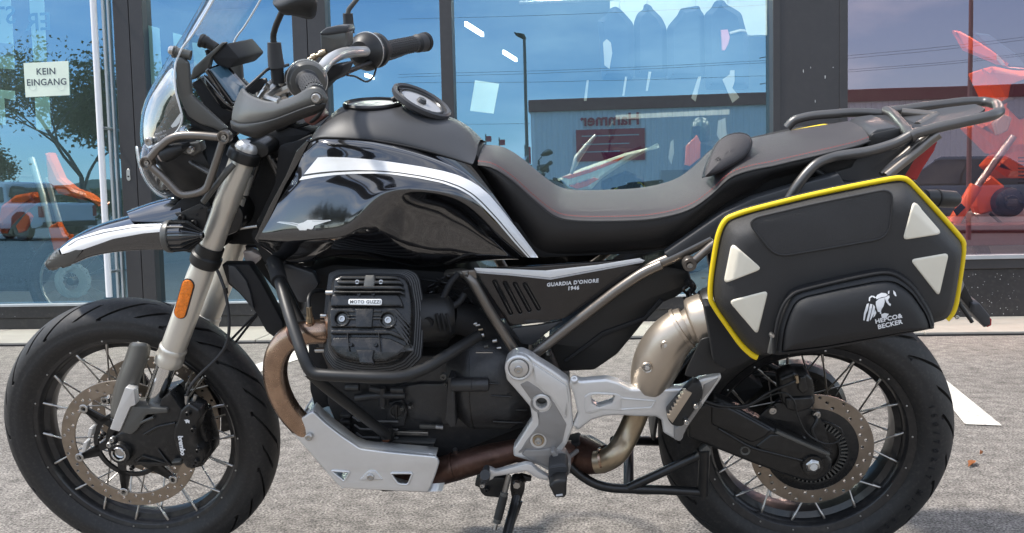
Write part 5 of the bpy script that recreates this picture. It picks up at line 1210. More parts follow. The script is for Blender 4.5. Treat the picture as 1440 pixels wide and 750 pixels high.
for k in range(13):
    u, v = rr_.uniform(590, 655), rr_.uniform(388, 420)
    tube('engine_cable', [P(u, v, -.10), P(u + rr_.uniform(-20, 20), v + rr_.uniform(-8, 12), -.12), P(u + rr_.uniform(-30, 30), v + rr_.uniform(-10, 16), -.10)], rr_.uniform(.0016, .0032), M['dull' if k % 2 else 'black'], eng, 8, smooth_line=14)
for u, v, r, m_ in ((668, 456, .004, 'steel'), (672, 458, .003, 'steel'), (678, 472, .006, 'steel'), (696, 480, .0055, 'steel'), (684, 488, .005, 'guard'), (702, 490, .004, 'steel'), (676, 464, .003, 'gold')):
    tube('hose_clip', [P(u - 3, v, -.13), P(u + 3, v - 1, -.13)], r * .8, M[m_], eng, 10, 0)
# gearbox side
def eg_(*q): return [(x / 6 + 560, y / 6 + 440) for x, y in q]
gx0, gx1 = P(664, 522, -.11), P(714, 522, -.11); gd = (gx1 - gx0).normalized(); gl_ = (gx1 - gx0).length
lathe('clutch_housing', gx0 + Vector((0, .055, -.03)), gd, [(.03, -.06), (.085, -.052), (.118, -.012), (.120, 0), (.120, gl_), (.112, gl_ + .012), (.095, gl_ + .045), (.03, gl_ + .05)], M['case'], eng, 64)
lathe('housing_seam', gx0 + Vector((0, .055, -.03)), gd, [(.1195, -.0012), (.1212, -.0008), (.1212, .0008), (.1195, .0012)], M['black'], eng, 64)
prism('housing_top_mark', PL(-.158, (669, 495.5), (693, 495.5), (693, 497), (669, 497)), .004, M['steel'], eng, .0008)
s0, s1 = P(637, 541, -.182), P(688, 541, -.182); sd_ = (s1 - s0).normalized(); s_l = (s1 - s0).length
st = lathe('starter_motor', s0, sd_, [(0, -.004), (.0135, -.003), (.0145, 0), (.0145, s_l - .007), (.0125, s_l - .001), (.009, s_l), (0, s_l)], M['case'], eng, 30)
lathe('starter_seam', s0 + sd_ * .040, sd_, [(.0143, -.0008), (.0150, 0), (.0143, .0008)], M['dull'], st, 30)
prism('starter_flange', PL(-.178, (630, 532), (639, 530), (641, 600), (634, 602), (626, 590)), .06, M['case'], eng, .003, .002)
prism('bellhousing_wall', PL(-.128, (560, 545), (590, 540), (622, 540), (634, 532), (634, 598), (612, 603), (575, 590)), .03, M['case'], eng, .006, .006)
for y_, x0, x1, yy in ((706, 785, 960, -.176), (600, 700, 850, -.178)): tube('housing_rib', [P(*q, yy) for q in eg_((x0, y_ - 4), (x1, y_ + 2))], .0022, M['black'], eng, 8, 0)
for (q0_, q1_) in (((692, 576), (740, 577)), ((693, 593), (735, 595))): tube('housing_rib', [P(*q0_, -.165), P(*q1_, -.150)], .0028, M['engine'], eng, 8, 0)
g = Geo()
for u, v, r in ((624, 529, .0075), (627, 540, .004), (566, 574, .004)): bolt_geo(g, P(u, v, -.152), r)
g.mk('housing_bolt', M['guard'], eng)['kind'] = 'stuff'
# sump with fins
for k in range(4):
    v0 = 586 + 11.5 * k
    tube('sump_fin', [P(496 + k * 2.5, v0, -.134), P(504 + k * 2.5, v0 + 6, -.138), P(560, v0 + 7, -.138)], .0026, M['fin'], eng, 8, 0)
for k in range(5): prism('sump_side_fin', PL(-.135, (478, 584 + 8 * k), (492, 584 + 8 * k), (492, 588.5 + 8 * k), (479, 588.5 + 8 * k)), .03, M['case'], eng, .0015, .001)
for k in range(4): prism('sump_lower_fin', PL(-.132, (550, 620 + 6.5 * k), (612 - 3 * k, 622 + 6.5 * k), (610 - 3 * k, 625 + 6.5 * k), (550, 623 + 6.5 * k)), .03, M['fin'], eng, .001)
prism('oil_cap_boss', PL(-.130, (545, 567), (566, 562), (573, 580), (568, 600), (552, 602), (544, 590)), .04, M['case'], eng, .004, .004)
p = P(557.5, 579.5, -.152); oc = lathe('oil_filler_cap', p, YA, [(0, .003), (.0118, .003), (.0125, .001), (.0155, 0), (.0165, .002), (.0165, .014)], M['satin'], eng, 32)
prism('filler_cap_grip', PL(-.156, (555, 570), (559, 570), (558, 590), (554.5, 590)), .012, M['engine'], oc, .002, .001)
for q in ([(486, 545), (505, 545)], [(520, 546), (535, 549)], [(550, 548), (568, 548)], [(500, 560), (530, 556), (570, 556)], [(537, 545), (538, 570)]):
    tube('oil_line', [P(u, v, -.138) for u, v in q], .0085, M['case'], eng, 12, .02)
for u, v in ((539, 571), (577, 571)): p = P(u, v, -.14); lathe('union_nut', p, (0, -.3, 1), [(0, .004), (.0058, .004), (.0058, -.004), (0, -.004)], M['steel'], eng, 6)
for u0, u1, v0 in ((555, 602, 610), (590, 622, 601)): prism('engine_number_plate', PL(-.140, (u0, v0 - 3), (u1, v0 - 2), (u1, v0 + 3), (u0, v0 + 2)), .008, M['guard' if u0 > 580 else 'steel'], eng, .001)
tube('drain_plug', [P(613, 600.5, -.15), P(623, 601.5, -.15)], .0045, M['silver2'], eng, 10, 0)
prism('front_engine_plate', PL(-.10, (433, 478), (442, 468), (460, 480), (466, 520), (480, 540), (478, 580), (462, 572), (444, 578), (436, 550)), .02, M['dull'], eng, .003, .004)
prism('header_tag', PL(-.13, (465, 590), (471, 592), (466, 602), (461, 600)), .002, M['plate'], eng, .0003)
prism('front_bracket', PL(-.12, (445, 480), (452, 478), (470, 512), (478, 530), (462, 520)), .01, M['rack'], eng, .002, .002)
# crash bar
cb = empty('engine_guard', parent=bike)
CB_ = [P(387, 374, -.13), P(393, 395, -.19), P(408, 448, -.28), P(426, 500, -.335), P(437, 526, -.345), P(470, 528.5, -.350), P(530, 531, -.350), P(565, 531, -.340), P(600, 518, -.31), P(635, 496, -.255), P(672, 473, -.18)]
o = tube('guard_tube', CB_, .0115, M['satin'], cb, 24, .035); mir(o)
o = tube('guard_tube', [P(433, 522, -.340), P(455, 542, -.31), P(500, 577, -.24), P(543, 611, -.165)], .0110, M['satin'], cb, 20, .02); mir(o)
tube('guard_end_boot', [P(386, 368, -.12), P(393, 396, -.19)], [.0165, .0160], M['dull'], cb, 20)
p = P(542.5, 618, -.165); lathe('guard_foot', p + Vector((0, .004, 0)), YA, [(0, 0), (.014, 0), (.016, .004), (.016, .02)], M['black'], cb, 24); lathe('guard_foot_bolt', p, YA, [(0, -.002), (.0082, -.002), (.0095, .004)], M['rust'], cb, 6)
p = P(546, 606, -.15); tube('guard_foot_lug', [P(543, 600, -.155), P(542.5, 616, -.158)], .013, M['satin'], cb, 16, 0)
# exhaust
ex = empty('exhaust', parent=bike)
HY = -.235
o = tube('header_pipe', [P(460, 466, -.225), P(440, 467, -.235), P(420, 470, HY), P(402, 480, HY), P(390, 500, -.235), P(387, 525, -.225), P(393, 552, -.215), P(408, 580, -.205), P(432, 606, -.19), P(460, 635, -.17)], .0245, M['copper'], ex, 32, smooth_line=60)
pp_ = P(459, 465, -.225); lathe('header_flange', pp_, (P(440, 467, -.235) - pp_), [(.030, -.012), (.034, -.010), (.034, -.002), (.029, .001), (.0245, .003)], M['copper'], ex, 32)
tube('weld_ring', [P(414.5, 471.3, HY), P(412, 472.3, HY)], .0254, M['copper2'], ex, 32, 0)
tube('sensor_bung', [P(437, 462, -.24), P(436, 452, -.245)], [.0115, .0085], M['copper'], ex, 20); tube('lambda_sensor', [P(436, 453, -.245), P(435.5, 446, -.245), P(435.4, 445.8, -.245), P(434.5, 432, -.245)], [.0080, .0080, .0060, .0055], M['gold'], ex, 8)
tube('sensor_lead', [P(434.5, 434, -.245), P(434, 420, -.23), P(440, 411, -.21), P(452, 409, -.19), P(462, 414, -.17), P(466, 426, -.15)], .0042, M['satin'], ex, 10, smooth_line=24)
sk = empty('skid_plate', parent=bike)
def s5(*q): return [(x / 3.41 + 340, y / 3.41 + 530) for x, y in q]
KY_ = -.215
prism('skid_side', PL(KY_, *s5((232, 238), (245, 225), (338, 165), (400, 225), (470, 280), (565, 345), (700, 362), (930, 384), (948, 410), (930, 470), (895, 556), (700, 548), (478, 536), (440, 500), (408, 462), (330, 370), (240, 270))), .010, M['alu'], sk, .0035, .008,
      holes=[(PL(KY_, *s5((427, 450), (518, 456), (490, 503))), .004), (PL(KY_, *s5((712, 462), (820, 462), (797, 518), (748, 514))), .004)], seg=3)
for q in (s5((427, 450), (518, 456), (490, 503)), s5((712, 462), (820, 462), (797, 518), (748, 514))):
    tube('hole_flange', PL(KY_ - .0005, *q), .0025, M['alu'], sk, 8, .006, closed=True)
prism('skid_boss', PL(KY_ - .004, *s5((558, 500), (605, 452), (640, 452), (680, 500))), .008, M['alu'], sk, .004, .006)
bolts('skid_bolt', [s5((322, 290))[0], s5((617, 481))[0]], .0078, KY_ - .006, M['steel'], sk, h=.004)
skin('skid_floor', [[Vector((p.x, p.y + .003, p.z)) for p in PL(KY_, *s5((236, 262), (330, 372), (410, 466), (478, 534)))], [Vector((p.x, -.02, p.z - .004)) for p in PL(KY_, *s5((236, 262), (330, 372), (410, 466), (478, 534)))]], M['alu'], sk, n=10, mirror=True, sub=0, solid=.004)
skin('skid_floor', [[Vector((p.x, p.y + .003, p.z)) for p in PL(KY_, *s5((476, 536), (700, 549), (897, 557), (960, 552)))], [Vector((p.x, -.02, p.z - .012)) for p in PL(KY_, *s5((476, 536), (700, 549), (897, 557), (960, 552)))]], M['alu'], sk, n=6, mirror=True, sub=0, solid=.004)
skin('skid_top_flange', [PL(KY_ + .001, *s5((338, 167), (400, 227), (470, 282), (565, 347), (700, 364), (930, 386))), [Vector((p.x, p.y + .035, p.z + .004)) for p in PL(KY_ + .001, *s5((338, 167), (400, 227), (470, 282), (565, 347), (700, 364), (930, 386)))]], M['alu'], sk, n=16, sub=0, solid=.003)
tube('collector_pipe', [P(540, 672, -.12), P(600, 668, -.15), P(640, 657, -.155), P(680, 645, -.155), P(725, 634, -.15), P(775, 634, -.13), P(800, 640, -.12)], [.030, .0300, .0300, .0285, .0250, .0300, .0320], M['copper2'], ex, 30)
tube('collector_ring', [P(636.5, 657, -.1555), P(639, 656.4, -.1555)], .0312, M['copper2'], ex, 30, 0)
lathe('clamp_bolt', P(641, 638, -.15), (0, -.4, 1), [(0, .014), (.005, .014), (.005, 0), (.008, 0), (.008, -.006), (0, -.006)], M['steel'], ex, 10)
tube('catalyst_body', [P(775, 636, -.08), P(800, 638, -.09), P(826, 640, -.11), P(850, 646, -.15)], [.030, .042, .043, .0300], M['copper2'], ex, 30)
tube('tail_pipe_bend', [P(838, 650, -.160), P(850, 648, -.165), P(866, 638, -.170), P(878, 620, -.150), P(888, 600, -.138), P(898, 575, -.135), P(907, 545, -.150), P(917, 515, -.175)], .0245, M['gold'], ex, 30, smooth_line=40)
tube('pipe_joint', [P(846, 646.5, -.163), P(849, 646, -.164)], .0258, M['copper'], ex, 30, 0)
def sz(*q): return [(x / 4.167 + 900, y / 4.167 + 430) for x, y in q]
HS = [(886, 538), (888, 512), (896, 488), (907, 466), (922, 449), (940, 438.5), (952, 436), (960, 441), (963, 460), (966, 490), (968, 506), (967, 515), (952, 519), (944, 527), (936, 538), (924, 544), (905, 543)]
hsp = spline([P(913, 546, -.178), P(918, 525, -.180), P(928, 500, -.184), P(940, 480, -.188), P(955, 465, -.190), P(968, 457, -.190)], 24)
tube('heat_shield', hsp, [.036, .039, .041, .0425, .044, .045, .046, .047, .0475, .048, .048, .048, .0475, .047, .0465, .046, .0455, .045, .044, .043, .042, .041, .040, .038], M['muff'], ex, 36)
lathe('shield_band', hsp[21], hsp[23] - hsp[20], [(.041, -.004), (.0440, -.003), (.0440, .003), (.041, .004)], M['muff'], ex, 40)
for u, v in sz((153, 238), (42, 365)):
    p = P(u, v, -.2305); lathe('shield_dimple', p, YA, [(.0075, .0045), (.0080, .001), (.0100, -.0005), (.0115, .002)], M['muff'], ex, 28); lathe('shield_screw', p, YA, [(0, -.002), (.0045, -.0015), (.0060, .003), (.0080, .004)], M['bar'], ex, 20)
m0, m1 = P(972, 458, -.195), P(1060, 425, -.195); md = (m1 - m0).normalized()
lathe('muffler_collar', m0, md, [(.020, -.02), (.030, -.018), (.036, 0), (.050, .004), (.0535, .010), (.0535, .035), (.050, .038)], M['muff'], ex, 48)
lathe('muffler_body', m0, md, [(.045, .036), (.058, .040), (.060, .05), (.060, .33), (.054, .36), (.028, .37), (.026, .36), (0, .35)], M['satin'], ex, 48)
prism('muffler_guard', PL(-.262, *sz((358, 198), (395, 186), (440, 190), (462, 215), (475, 290), (505, 378), (480, 395), (290, 420), (262, 412), (275, 370))), .006, M['satin'], ex, .002, .004)
on_text('guard_mark', 'IXIL', 984, 518, 10, -1, 4, -.2625, M['dull'], ex) if False else None
# stands
ss = empty('side_stand', parent=bike)
def k6(*q): return [(x / 6 + 640, y / 6 + 620) for x, y in q]
prism('stand_bracket', PL(-.165, *k6((164, 388), (170, 345), (205, 300), (300, 305), (425, 318), (432, 380), (398, 492), (340, 482), (250, 474), (214, 440), (200, 396))), .03, M['satin'], ss, .004, .004)
prism('stand_knuckle', PL(-.185, *k6((470, 340), (510, 325), (570, 345), (590, 385), (585, 430), (552, 520), (500, 520), (470, 470), (462, 400))), .03, M['engine'], ss, .005, .004)
prism('stand_lug', PL(-.16, *k6((520, 300), (560, 290), (645, 315), (640, 345), (600, 345), (590, 370), (540, 350))), .012, M['satin'], ss, .002, .002)
p = P(*k6((519, 378))[0], -.190); lathe('stand_pivot_nut', p, YA, [(0, -.001), (.0078, -.001), (.0090, .001), (.0098, .006)], M['steel'], ss, 6)
p = P(*k6((268, 412))[0], -.170); g = Geo(); bolt_geo(g, p, .0058); g.mk('switch_screw', M['satin'], ss)
WI = Matrix.Rotation(-LEAN, 3, 'X')
def ground_pt(u, v): return WI @ G(u, v)
foot = ground_pt(676, 905) + Vector((0, 0, .0))
kn = P(728, 695, -.175)
tube('stand_leg', [kn, P(724, 710, -.19), foot + Vector((0, .01, .02))], .0105, M['black'], ss, 16, .02)
lf = [P(733, 705, -.192), P(718, 750, -.208)]
tube('stand_leg_rib', [P(733, 705, -.190), P(727, 722, -.197), P(717, 750, -.21)], .0035, M['engine'], ss, 8, 0)
prism('stand_foot', [foot + Vector((x, 0, z)) for x, z in ((-.045, -.004), (.04, -.004), (.04, .006), (-.045, .006))], .05, M['black'], ss, .003)
a_, b_ = P(716, 668, -.205), P(696, 745, -.235)
tube('spring_rod', [a_, b_], .0040, M['steel'], ss, 10, 0)
def coil(name, a, b, r, wr, turns, m_, par):
    d = (b - a); u_ = d.normalized().orthogonal().normalized(); w_ = d.normalized().cross(u_); n = turns * 10
    return tube(name, [a + d * (k / n) + (u_ * math.cos(2 * math.pi * k / 10) + w_ * math.sin(2 * math.pi * k / 10)) * r for k in range(n + 1)], wr, m_, par, 6, 0)
coil('stand_spring', a_.lerp(b_, .02), a_.lerp(b_, .36), .0052, .0012, 18, M['steel'], ss)
tube('spring_sleeve', [a_.lerp(b_, .38), a_.lerp(b_, .80)], .0092, M['satin'], ss, 16, 0)
for t in (.34, .37, .82, .86): lathe('sleeve_ring', a_.lerp(b_, t), b_ - a_, [(0, -.002), (.0085, -.002), (.0085, .002), (0, .002)], M['guard'], ss, 18)
cs = empty('centre_stand', parent=bike)
o = tube('stand_tube', [P(798, 652, -.14), P(815, 668, -.145), P(838, 682, -.15), P(862, 687, -.15), P(930, 689, -.15), P(984, 692, -.15)], .0100, M['black'], cs, 18, .03)
tube('stand_tube', [P(884, 686, -.15), P(930, 665, -.15), P(988, 638, -.15)], .0098, M['black'], cs, 18, 0)
tube('stand_tube', [P(989, 632, -.15), P(990, 650, -.15), P(988, 696, -.15)], [.014, .0115, .0115], M['black'], cs, 18)
prism('stand_foot_plate', PL(-.158, (976, 642), (994, 626), (1000, 632), (1000, 640), (990, 650), (978, 648)), .02, M['guard'], cs, .002, .003)
tube('stand_tube', [P(884, 625, .05), P(884, 686, -.10)], .0115, M['black'], cs, 16, 0)
tube('stand_tube', [P(862, 620, -.03), P(900, 620, .02), P(960, 622, .08)], .0110, M['black'], cs, 16, 0)
tube('stand_tube', [P(884, 686, -.14), P(900, 690, .0), P(940, 690, .1)], .0098, M['black'], cs, 14, 0)
prism('stand_mount', PL(-.13, (790, 628), (815, 622), (830, 650), (812, 672), (795, 660)), .05, M['dull'], cs, .005, .004)
# ------------------------------------------------------------------ rear end
sa = empty('swingarm', parent=bike)
SY = -.155
SW = [(966, 590), (984, 570), (1008, 562), (1030, 570), (1060, 588), (1090, 604), (1130, 622), (1163, 636), (1172, 650), (1170, 662), (1160, 674), (1146, 680), (1130, 678), (1098, 668), (1055, 652), (1000, 630), (968, 618)]
prism('swingarm_beam', PL(SY, *SW), .045, M['black'], sa, .010, .006, seg=4)
prism('swingarm_facet', PL(SY - .004, (1000, 568), (1012, 566), (1050, 586), (1086, 606), (1077, 616), (1058, 624), (1000, 598)), .02, M['black'], sa, .006, .006, seg=3)
prism('swingarm_facet', PL(SY - .003, (1062, 628), (1084, 611), (1100, 611), (1160, 638), (1166, 646), (1120, 648), (1070, 634)), .02, M['black'], sa, .005, .004, seg=3)
prism('swingarm_rib', PL(SY - .006, (1093, 606), (1168, 639), (1166, 643), (1090, 610)), .012, M['guard'], sa, .0015, .001)
tube('swingarm_edge', [P(1010, 603, SY - .001), P(1056, 630, SY - .002), P(1128, 648, SY - .002)], .003, M['black'], sa, 8, .02)
p = P(1048, 634, SY - .001); lathe('swingarm_hole', p, YA, [(.0065, .012), (.0065, 0), (.0100, -.0012), (.0115, .002)], M['guard'], sa, 28); lathe('hole_bottom', p, YA, [(0, .004), (.0066, .004)], M['dull'], sa, 20)
p = P(1143.5, 655.5, SY - .010)
lathe('axle_collar', p, YA, [(.0135, .004), (.0140, 0), (.0215, 0), (.0225, .002), (.0235, .02)], M['engine'], sa, 36)
lathe('axle_nut', p + Vector((0, -.004, 0)), YA, [(0, .002), (.0065, .002), (.0085, -.001), (.0120, 0), (.0155, .004), (.0155, .01)], M['steel'], sa, 6)
lathe('axle_washer', p + Vector((0, .001, 0)), YA, [(0, 0), (.0175, 0), (.0180, .003)], M['bar'], sa, 36)
lathe('axle_end', p + Vector((0, -.006, 0)), YA, [(0, 0), (.0075, 0), (.0080, .004)], M['plate'], sa, 20)
# caliper with its hanger
rc_ = empty('rear_caliper', parent=bike)
prism('caliper_hanger', PL(-.120, (1065, 588), (1080, 574), (1095, 566), (1130, 572), (1148, 580), (1160, 600), (1172, 640), (1100, 612)), .012, M['engine'], rc_, .003, .006)
prism('caliper_body', PL(-.148, (1096, 533), (1103, 529), (1116, 524), (1122, 528), (1136, 526), (1143, 534), (1146, 548), (1147, 566), (1140, 574), (1124, 580), (1108, 576), (1100, 567), (1097, 550)), .05, M['engine'], rc_, .007, .004, seg=3)
prism('caliper_body', PL(-.154, (1104, 560), (1143, 558), (1147, 568), (1140, 576), (1122, 581), (1106, 576)), .04, M['engine'], rc_, .006, .004, seg=3)
prism('caliper_body', PL(-.156, (1124, 530), (1133, 529), (1137, 550), (1129, 556), (1122, 548)), .03, M['engine'], rc_, .005, .004, seg=3)
tube('bleed_nipple_cap', [P(1119.5, 528, -.155), P(1121, 538, -.155)], .0045, M['gold'], rc_, 10, 0)
p = (P(1086.5, 577.5, -.130), P(1148.5, 583.5, -.130))
for q in p: lathe('hanger_bolt', q, YA, [(0, -.001), (.0035, -.001), (.0045, -.003), (.0072, -.003), (.0085, -.001), (.0085, .003)], M['steel'], rc_, 20)
g = Geo(); bolt_geo(g, P(1129, 617, -.125), .006); g.mk('sensor_screw', M['steel'], rc_)
for pts, r_ in (([(985, 566, -.16), (1010, 574, -.16), (1045, 574, -.15), (1075, 560, -.15), (1100, 552, -.165), (1116, 563, -.17), (1122, 585, -.165), (1135, 610, -.160), (1160, 624, -.16), (1180, 620, -.16), (1184, 606, -.16), (1172, 597, -.16), (1160, 593, -.15)], .0019),
                ([(985, 562, -.16), (1015, 571, -.16), (1050, 570, -.15), (1080, 553, -.15), (1105, 542, -.165), (1118, 536, -.16)], .0032), ([(1145, 585, -.13), (1148, 592, -.14), (1142, 606, -.145), (1148, 620, -.14)], .004)):
    tube('brake_cable', [P(*q) for q in pts], r_, M['satin'], bike, 8, smooth_line=60)
# toothed sensor ring and hub body
g = Geo(); R1, R2 = .056, .074
g.lathe((0, -.100, 0), YA, [(R2 - .002, 0), (R2 + .002, 0), (R2 + .002, .008), (R2 - .002, .008), (R2 - .002, 0)], 60); g.lathe((0, -.100, 0), YA, [(R1 - .002, 0), (R1 + .002, 0), (R1 + .002, .008), (R1 - .002, .008), (R1 - .002, 0)], 60)
g.mk('sensor_ring', M['satin'], RWH)
g = Geo()
for k in range(48):
    a = 2 * math.pi * k / 48; c, s = math.cos(a), math.sin(a); w = .0018
    v0 = [(R1 * c - w * s, -.100, R1 * s + w * c), (R2 * c - w * s, -.100, R2 * s + w * c), (R2 * c + w * s, -.100, R2 * s - w * c), (R1 * c + w * s, -.100, R1 * s - w * c)]
    g.add(v0 + [(x, -.093, z) for x, y, z in v0], [(0, 1, 2, 3), (7, 6, 5, 4), (0, 4, 5, 1), (2, 6, 7, 3)])
g.mk('ring_teeth', M['guard'], RWH)['kind'] = 'stuff'
lathe('disc_carrier', (0, -.088, 0), YA, [(.03, -.004), (.082, -.004), (.099, .0005), (.100, .005), (.03, .02)], M['engine'], RWH, 64)
fd_ = lathe('final_drive_housing', CB + Vector((0, .075, 0)), YA, [(.04, 0), (.112, .006), (.122, .02), (.120, .05), (.09, .075), (.04, .085), (0, .085)], M['engine'], bike, 64)
prism('drive_shaft_arm', [Vector((p.x, .10, p.z)) for p in PL(SY, *[(970, 560), (1010, 545), (1130, 560), (1140, 690), (1060, 680), (968, 620)])], .05, M['engine'], bike, .01, .01)
prism('shock_mount', PL(-.02, (935, 520), (1000, 505), (1040, 520), (1075, 545), (1040, 575), (985, 566), (940, 570)), .05, M['dull'], bike, .006, .008)
for q in ([(1030, 520), (1050, 510), (1070, 508), (1095, 520)], [(1044, 530), (1075, 525), (1100, 530)]): tube('mudguard_stay', [P(u, v, .02) for u, v in q], .0065, M['satin'], bike, 10, .02)
# inner mudguard hugging the tyre
hg0 = []
for yy in (-.078, -.05, 0, .05, .078):
    hg0.append([Vector((CB.x + .338 * math.cos(a) * (1 if abs(yy) < .06 else .985), yy, CB.z + .338 * math.sin(a) * (1 if abs(yy) < .06 else .985))) for a in [R_(178 - 6 * k) for k in range(9)]])
skin('tyre_hugger', hg0, M['satin'], bike, n=12, sub=1, solid=.003)
prism('tail_unit', PL(-.085, (1118, 262), (1165, 238), (1215, 212), (1226, 188), (1262, 180), (1300, 178), (1316, 196), (1296, 212), (1270, 256), (1200, 300), (1120, 318), (1060, 300)), .17, M['satin'], bike, .008, .006)
prism('tail_side_cover', PL(-.100, (1128, 268), (1170, 242), (1222, 214), (1290, 190), (1300, 202), (1268, 235), (1240, 256), (1160, 272)), .02, M['grey_matt'], bike, .004, .004)
prism('tail_upper_cover', PL(-.08, (1222, 190), (1232, 182), (1262, 178), (1272, 196), (1250, 205), (1215, 214)), .16, M['grey_matt'], bike, .005, .006)
tl_ = prism('tail_light', PL(-.060, (1319, 197), (1308, 203), (1294, 211), (1272, 240), (1266, 252), (1290, 254), (1297, 240), (1315, 212)), .12, M['red'], bike, .004, .003)
# rack
rk = empty('luggage_rack', parent=bike)
NY = -.128; fy_ = .10
tube('rack_tube', [P(1108, 281, NY - .02), P(1120, 262, NY - .02), P(1134, 244, NY - .015), P(1148, 230, NY - .01), P(1168, 221, NY), P(1225, 213, NY), P(1262, 201, NY), P(1281, 190, NY)], .0098, M['rack'], rk, 20, .035)
tube('rack_tube', [P(1281, 190, NY), P(1316, 180, NY), P(1395, 163, NY), P(1406, 157, NY + .03), P(1402, 147, .06), P(1386, 143, fy_), P(1360, 143, fy_), P(1300, 150, fy_), P(1250, 157, fy_)], .0100, M['rack'], rk, 20, .03)
tube('rack_tube', [P(1107, 180, fy_), P(1116, 169, fy_), P(1140, 163, fy_), P(1206, 157.5, fy_), P(1250, 161, fy_)], .0095, M['rack'], rk, 20, .03)
tube('rack_cross_tube', [P(1246, 156, fy_), P(1256, 162, .06), P(1275, 184, NY + .03), P(1281, 191, NY)], .0105, M['rack'], rk, 20, .01)
tube('rack_collar', [P(1280, 191.5, NY), P(1285, 189.5, NY)], .0122, M['rack'], rk, 24, 0)
tube('rack_support', [P(1320, 189, NY), P(1310, 196, NY), P(1296, 208, NY), P(1246, 248, NY - .02)], .0090, M['frame'], rk, 18, .02)
tube('rack_support', [P(1308, 190, NY + .02), P(1292, 200, NY + .02), P(1240, 246, NY)], .0075, M['frame'], rk, 18, .02)
tube('rack_support', [P(1142, 238, -.12), P(1170, 256, -.10), P(1215, 262, -.10)], .0075, M['satin'], rk, 14, .02)
for pt in ([(1262, 162, .07), (1330, 151, .07), (1372, 146, .06), (1386, 152, .01), (1380, 158, -.03), (1300, 180, -.09), (1286, 180, -.09), (1275, 172, -.02)],):
    q = [P(*a) for a in pt]; cen = sum(q, Vector()) / len(q)
    vs = q + [a - Vector((0, 0, .006)) for a in q]; n = len(q)
    mk('rack_plate', vs, [tuple(range(n)), tuple(range(2 * n - 1, n - 1, -1))] + [(i, i + n, (i + 1) % n + n, (i + 1) % n) for i in range(n)], M['grey_matt'], rk, bevel=.002)
tube('rack_spine', [P(1268, 158, .05), P(1320, 163, .03), P(1310, 166, .0), P(1290, 178, -.05)], .009, M['frame'], rk, 14, .02)
g = Geo()
for t in (.15, .85):
    pass
# rear signal, plate carrier
p0, p1 = P(1300, 278, .09), P(1346, 281, .12)
rs2 = empty('turn_signal', parent=bike); tube('signal_body', [p0, p0.lerp(p1, .4), p0.lerp(p1, .9), p1], [.017, .019, .0185, .013], M['satin'], rs2, 22); tube('signal_ring', [p0.lerp(p1, .33), p0.lerp(p1, .37)], .0198, M['dull'], rs2, 22, 0)
pc = empty('plate_carrier', parent=bike)
prism('carrier_arm', PL(-.04, (1330, 380), (1352, 388), (1357, 400), (1376, 438), (1368, 441), (1345, 412), (1325, 400)), .05, M['satin'], pc, .003, .003)
prism('carrier_lamp', PL(-.05, (1367, 427), (1378, 427), (1393, 445), (1394.5, 457), (1385, 462), (1377, 452), (1366, 440)), .08, M['grey_matt'], pc, .005, .003)
prism('carrier_lamp_lens', PL(-.045, (1390, 447), (1395, 449), (1394.5, 458), (1388, 461)), .06, M['red'], pc, .002, .002)
tube('carrier_rod', [P(1349, 427, -.1), P(1367, 453, -.1)], .004, M['satin'], pc, 10, 0)
prism('tail_underside', PL(-.04, (1200, 300), (1290, 255), (1345, 330), (1356, 400), (1330, 410), (1290, 350)), .08, M['satin'], bike, .006, .006)
# ------------------------------------------------------------------ side bags
def z8(*q): return [(x / 2.419 + 980, y / 2.419 + 210) for x, y in q]
def c8(*q): return [(x / 6 + 1200, y / 6 + 360) for x, y in q]
bag = empty('pannier', (0, 0, 0), 'black side bag with yellow piping and cream triangles on the near side of the motorcycle', 'side bag', 'side bags of the motorcycle')
bag.rotation_euler = (LEAN, 0, 0)
BO = z8((82, 262), (98, 238), (120, 226), (190, 203), (400, 152), (640, 103), (700, 97), (722, 106), (742, 126), (820, 212), (902, 304), (909, 330), (906, 370), (893, 460), (880, 530), (866, 562), (846, 582), (800, 597), (700, 625), (450, 680), (212, 708), (188, 700), (150, 665), (105, 605), (55, 535), (44, 500), (46, 440), (60, 350), (70, 300))
YB = -.400
bo = [P(u, v, YB) for u, v in BO]
def insets(pts, k):
    "outline drawn in towards its middle by k metres along local normals"
    n = len(pts); out = []
    for i in range(n):
        a, b, c = pts[i - 1], pts[i], pts[(i + 1) % n]; t = (c - a).normalized(); nn_ = Vector((-t.z, 0, t.x)); out.append((b, nn_))
    s = sum((a.x * b.z - b.x * a.z) for a, b in zip(pts, pts[1:] + pts[:1])); sg = 1 if s > 0 else -1
    return [b + nn_ * k * sg for b, nn_ in out]
bo_s = fillet(bo, .012, True, 3)
bo_s = spline(bo_s + bo_s[:1], 121)[:-1]
cen = P(1178, 375, YB)
def ringy(k, y):
    out = []
    for a, b in zip(bo_s, insets(bo_s, min(k, .008))):
        q = Vector((b.x, y, b.z)); kk = max(0, k - .008)
        d = Vector((q.x - cen.x, 0, q.z - cen.z)); out.append(Vector((q.x - d.x * kk / .22, y, q.z - d.z * kk / .13)))
    return out
rings = [ringy(.060, -.25), ringy(.050, -.30), ringy(.022, -.37), ringy(.005, -.392), ringy(.005, -.405), ringy(.014, -.424), ringy(.021, -.436), ringy(.032, -.4435), ringy(.048, -.446)]
for k in (.75, .45, .18): rings.append([Vector((cen.x + (p.x - cen.x) * k, -.4465, cen.z + (p.z - cen.z) * k)) for p in ringy(.048, 0)])
vs = [p for r in rings for p in r]; nR = 120; fs = []
for a in range(len(rings) - 1):
    for i in range(nR): fs.append((a * nR + i, a * nR + (i + 1) % nR, (a + 1) * nR + (i + 1) % nR, (a + 1) * nR + i))
fs.append(tuple(range(nR))[::-1]); vs.append(Vector((cen.x, -.4465, cen.z)))
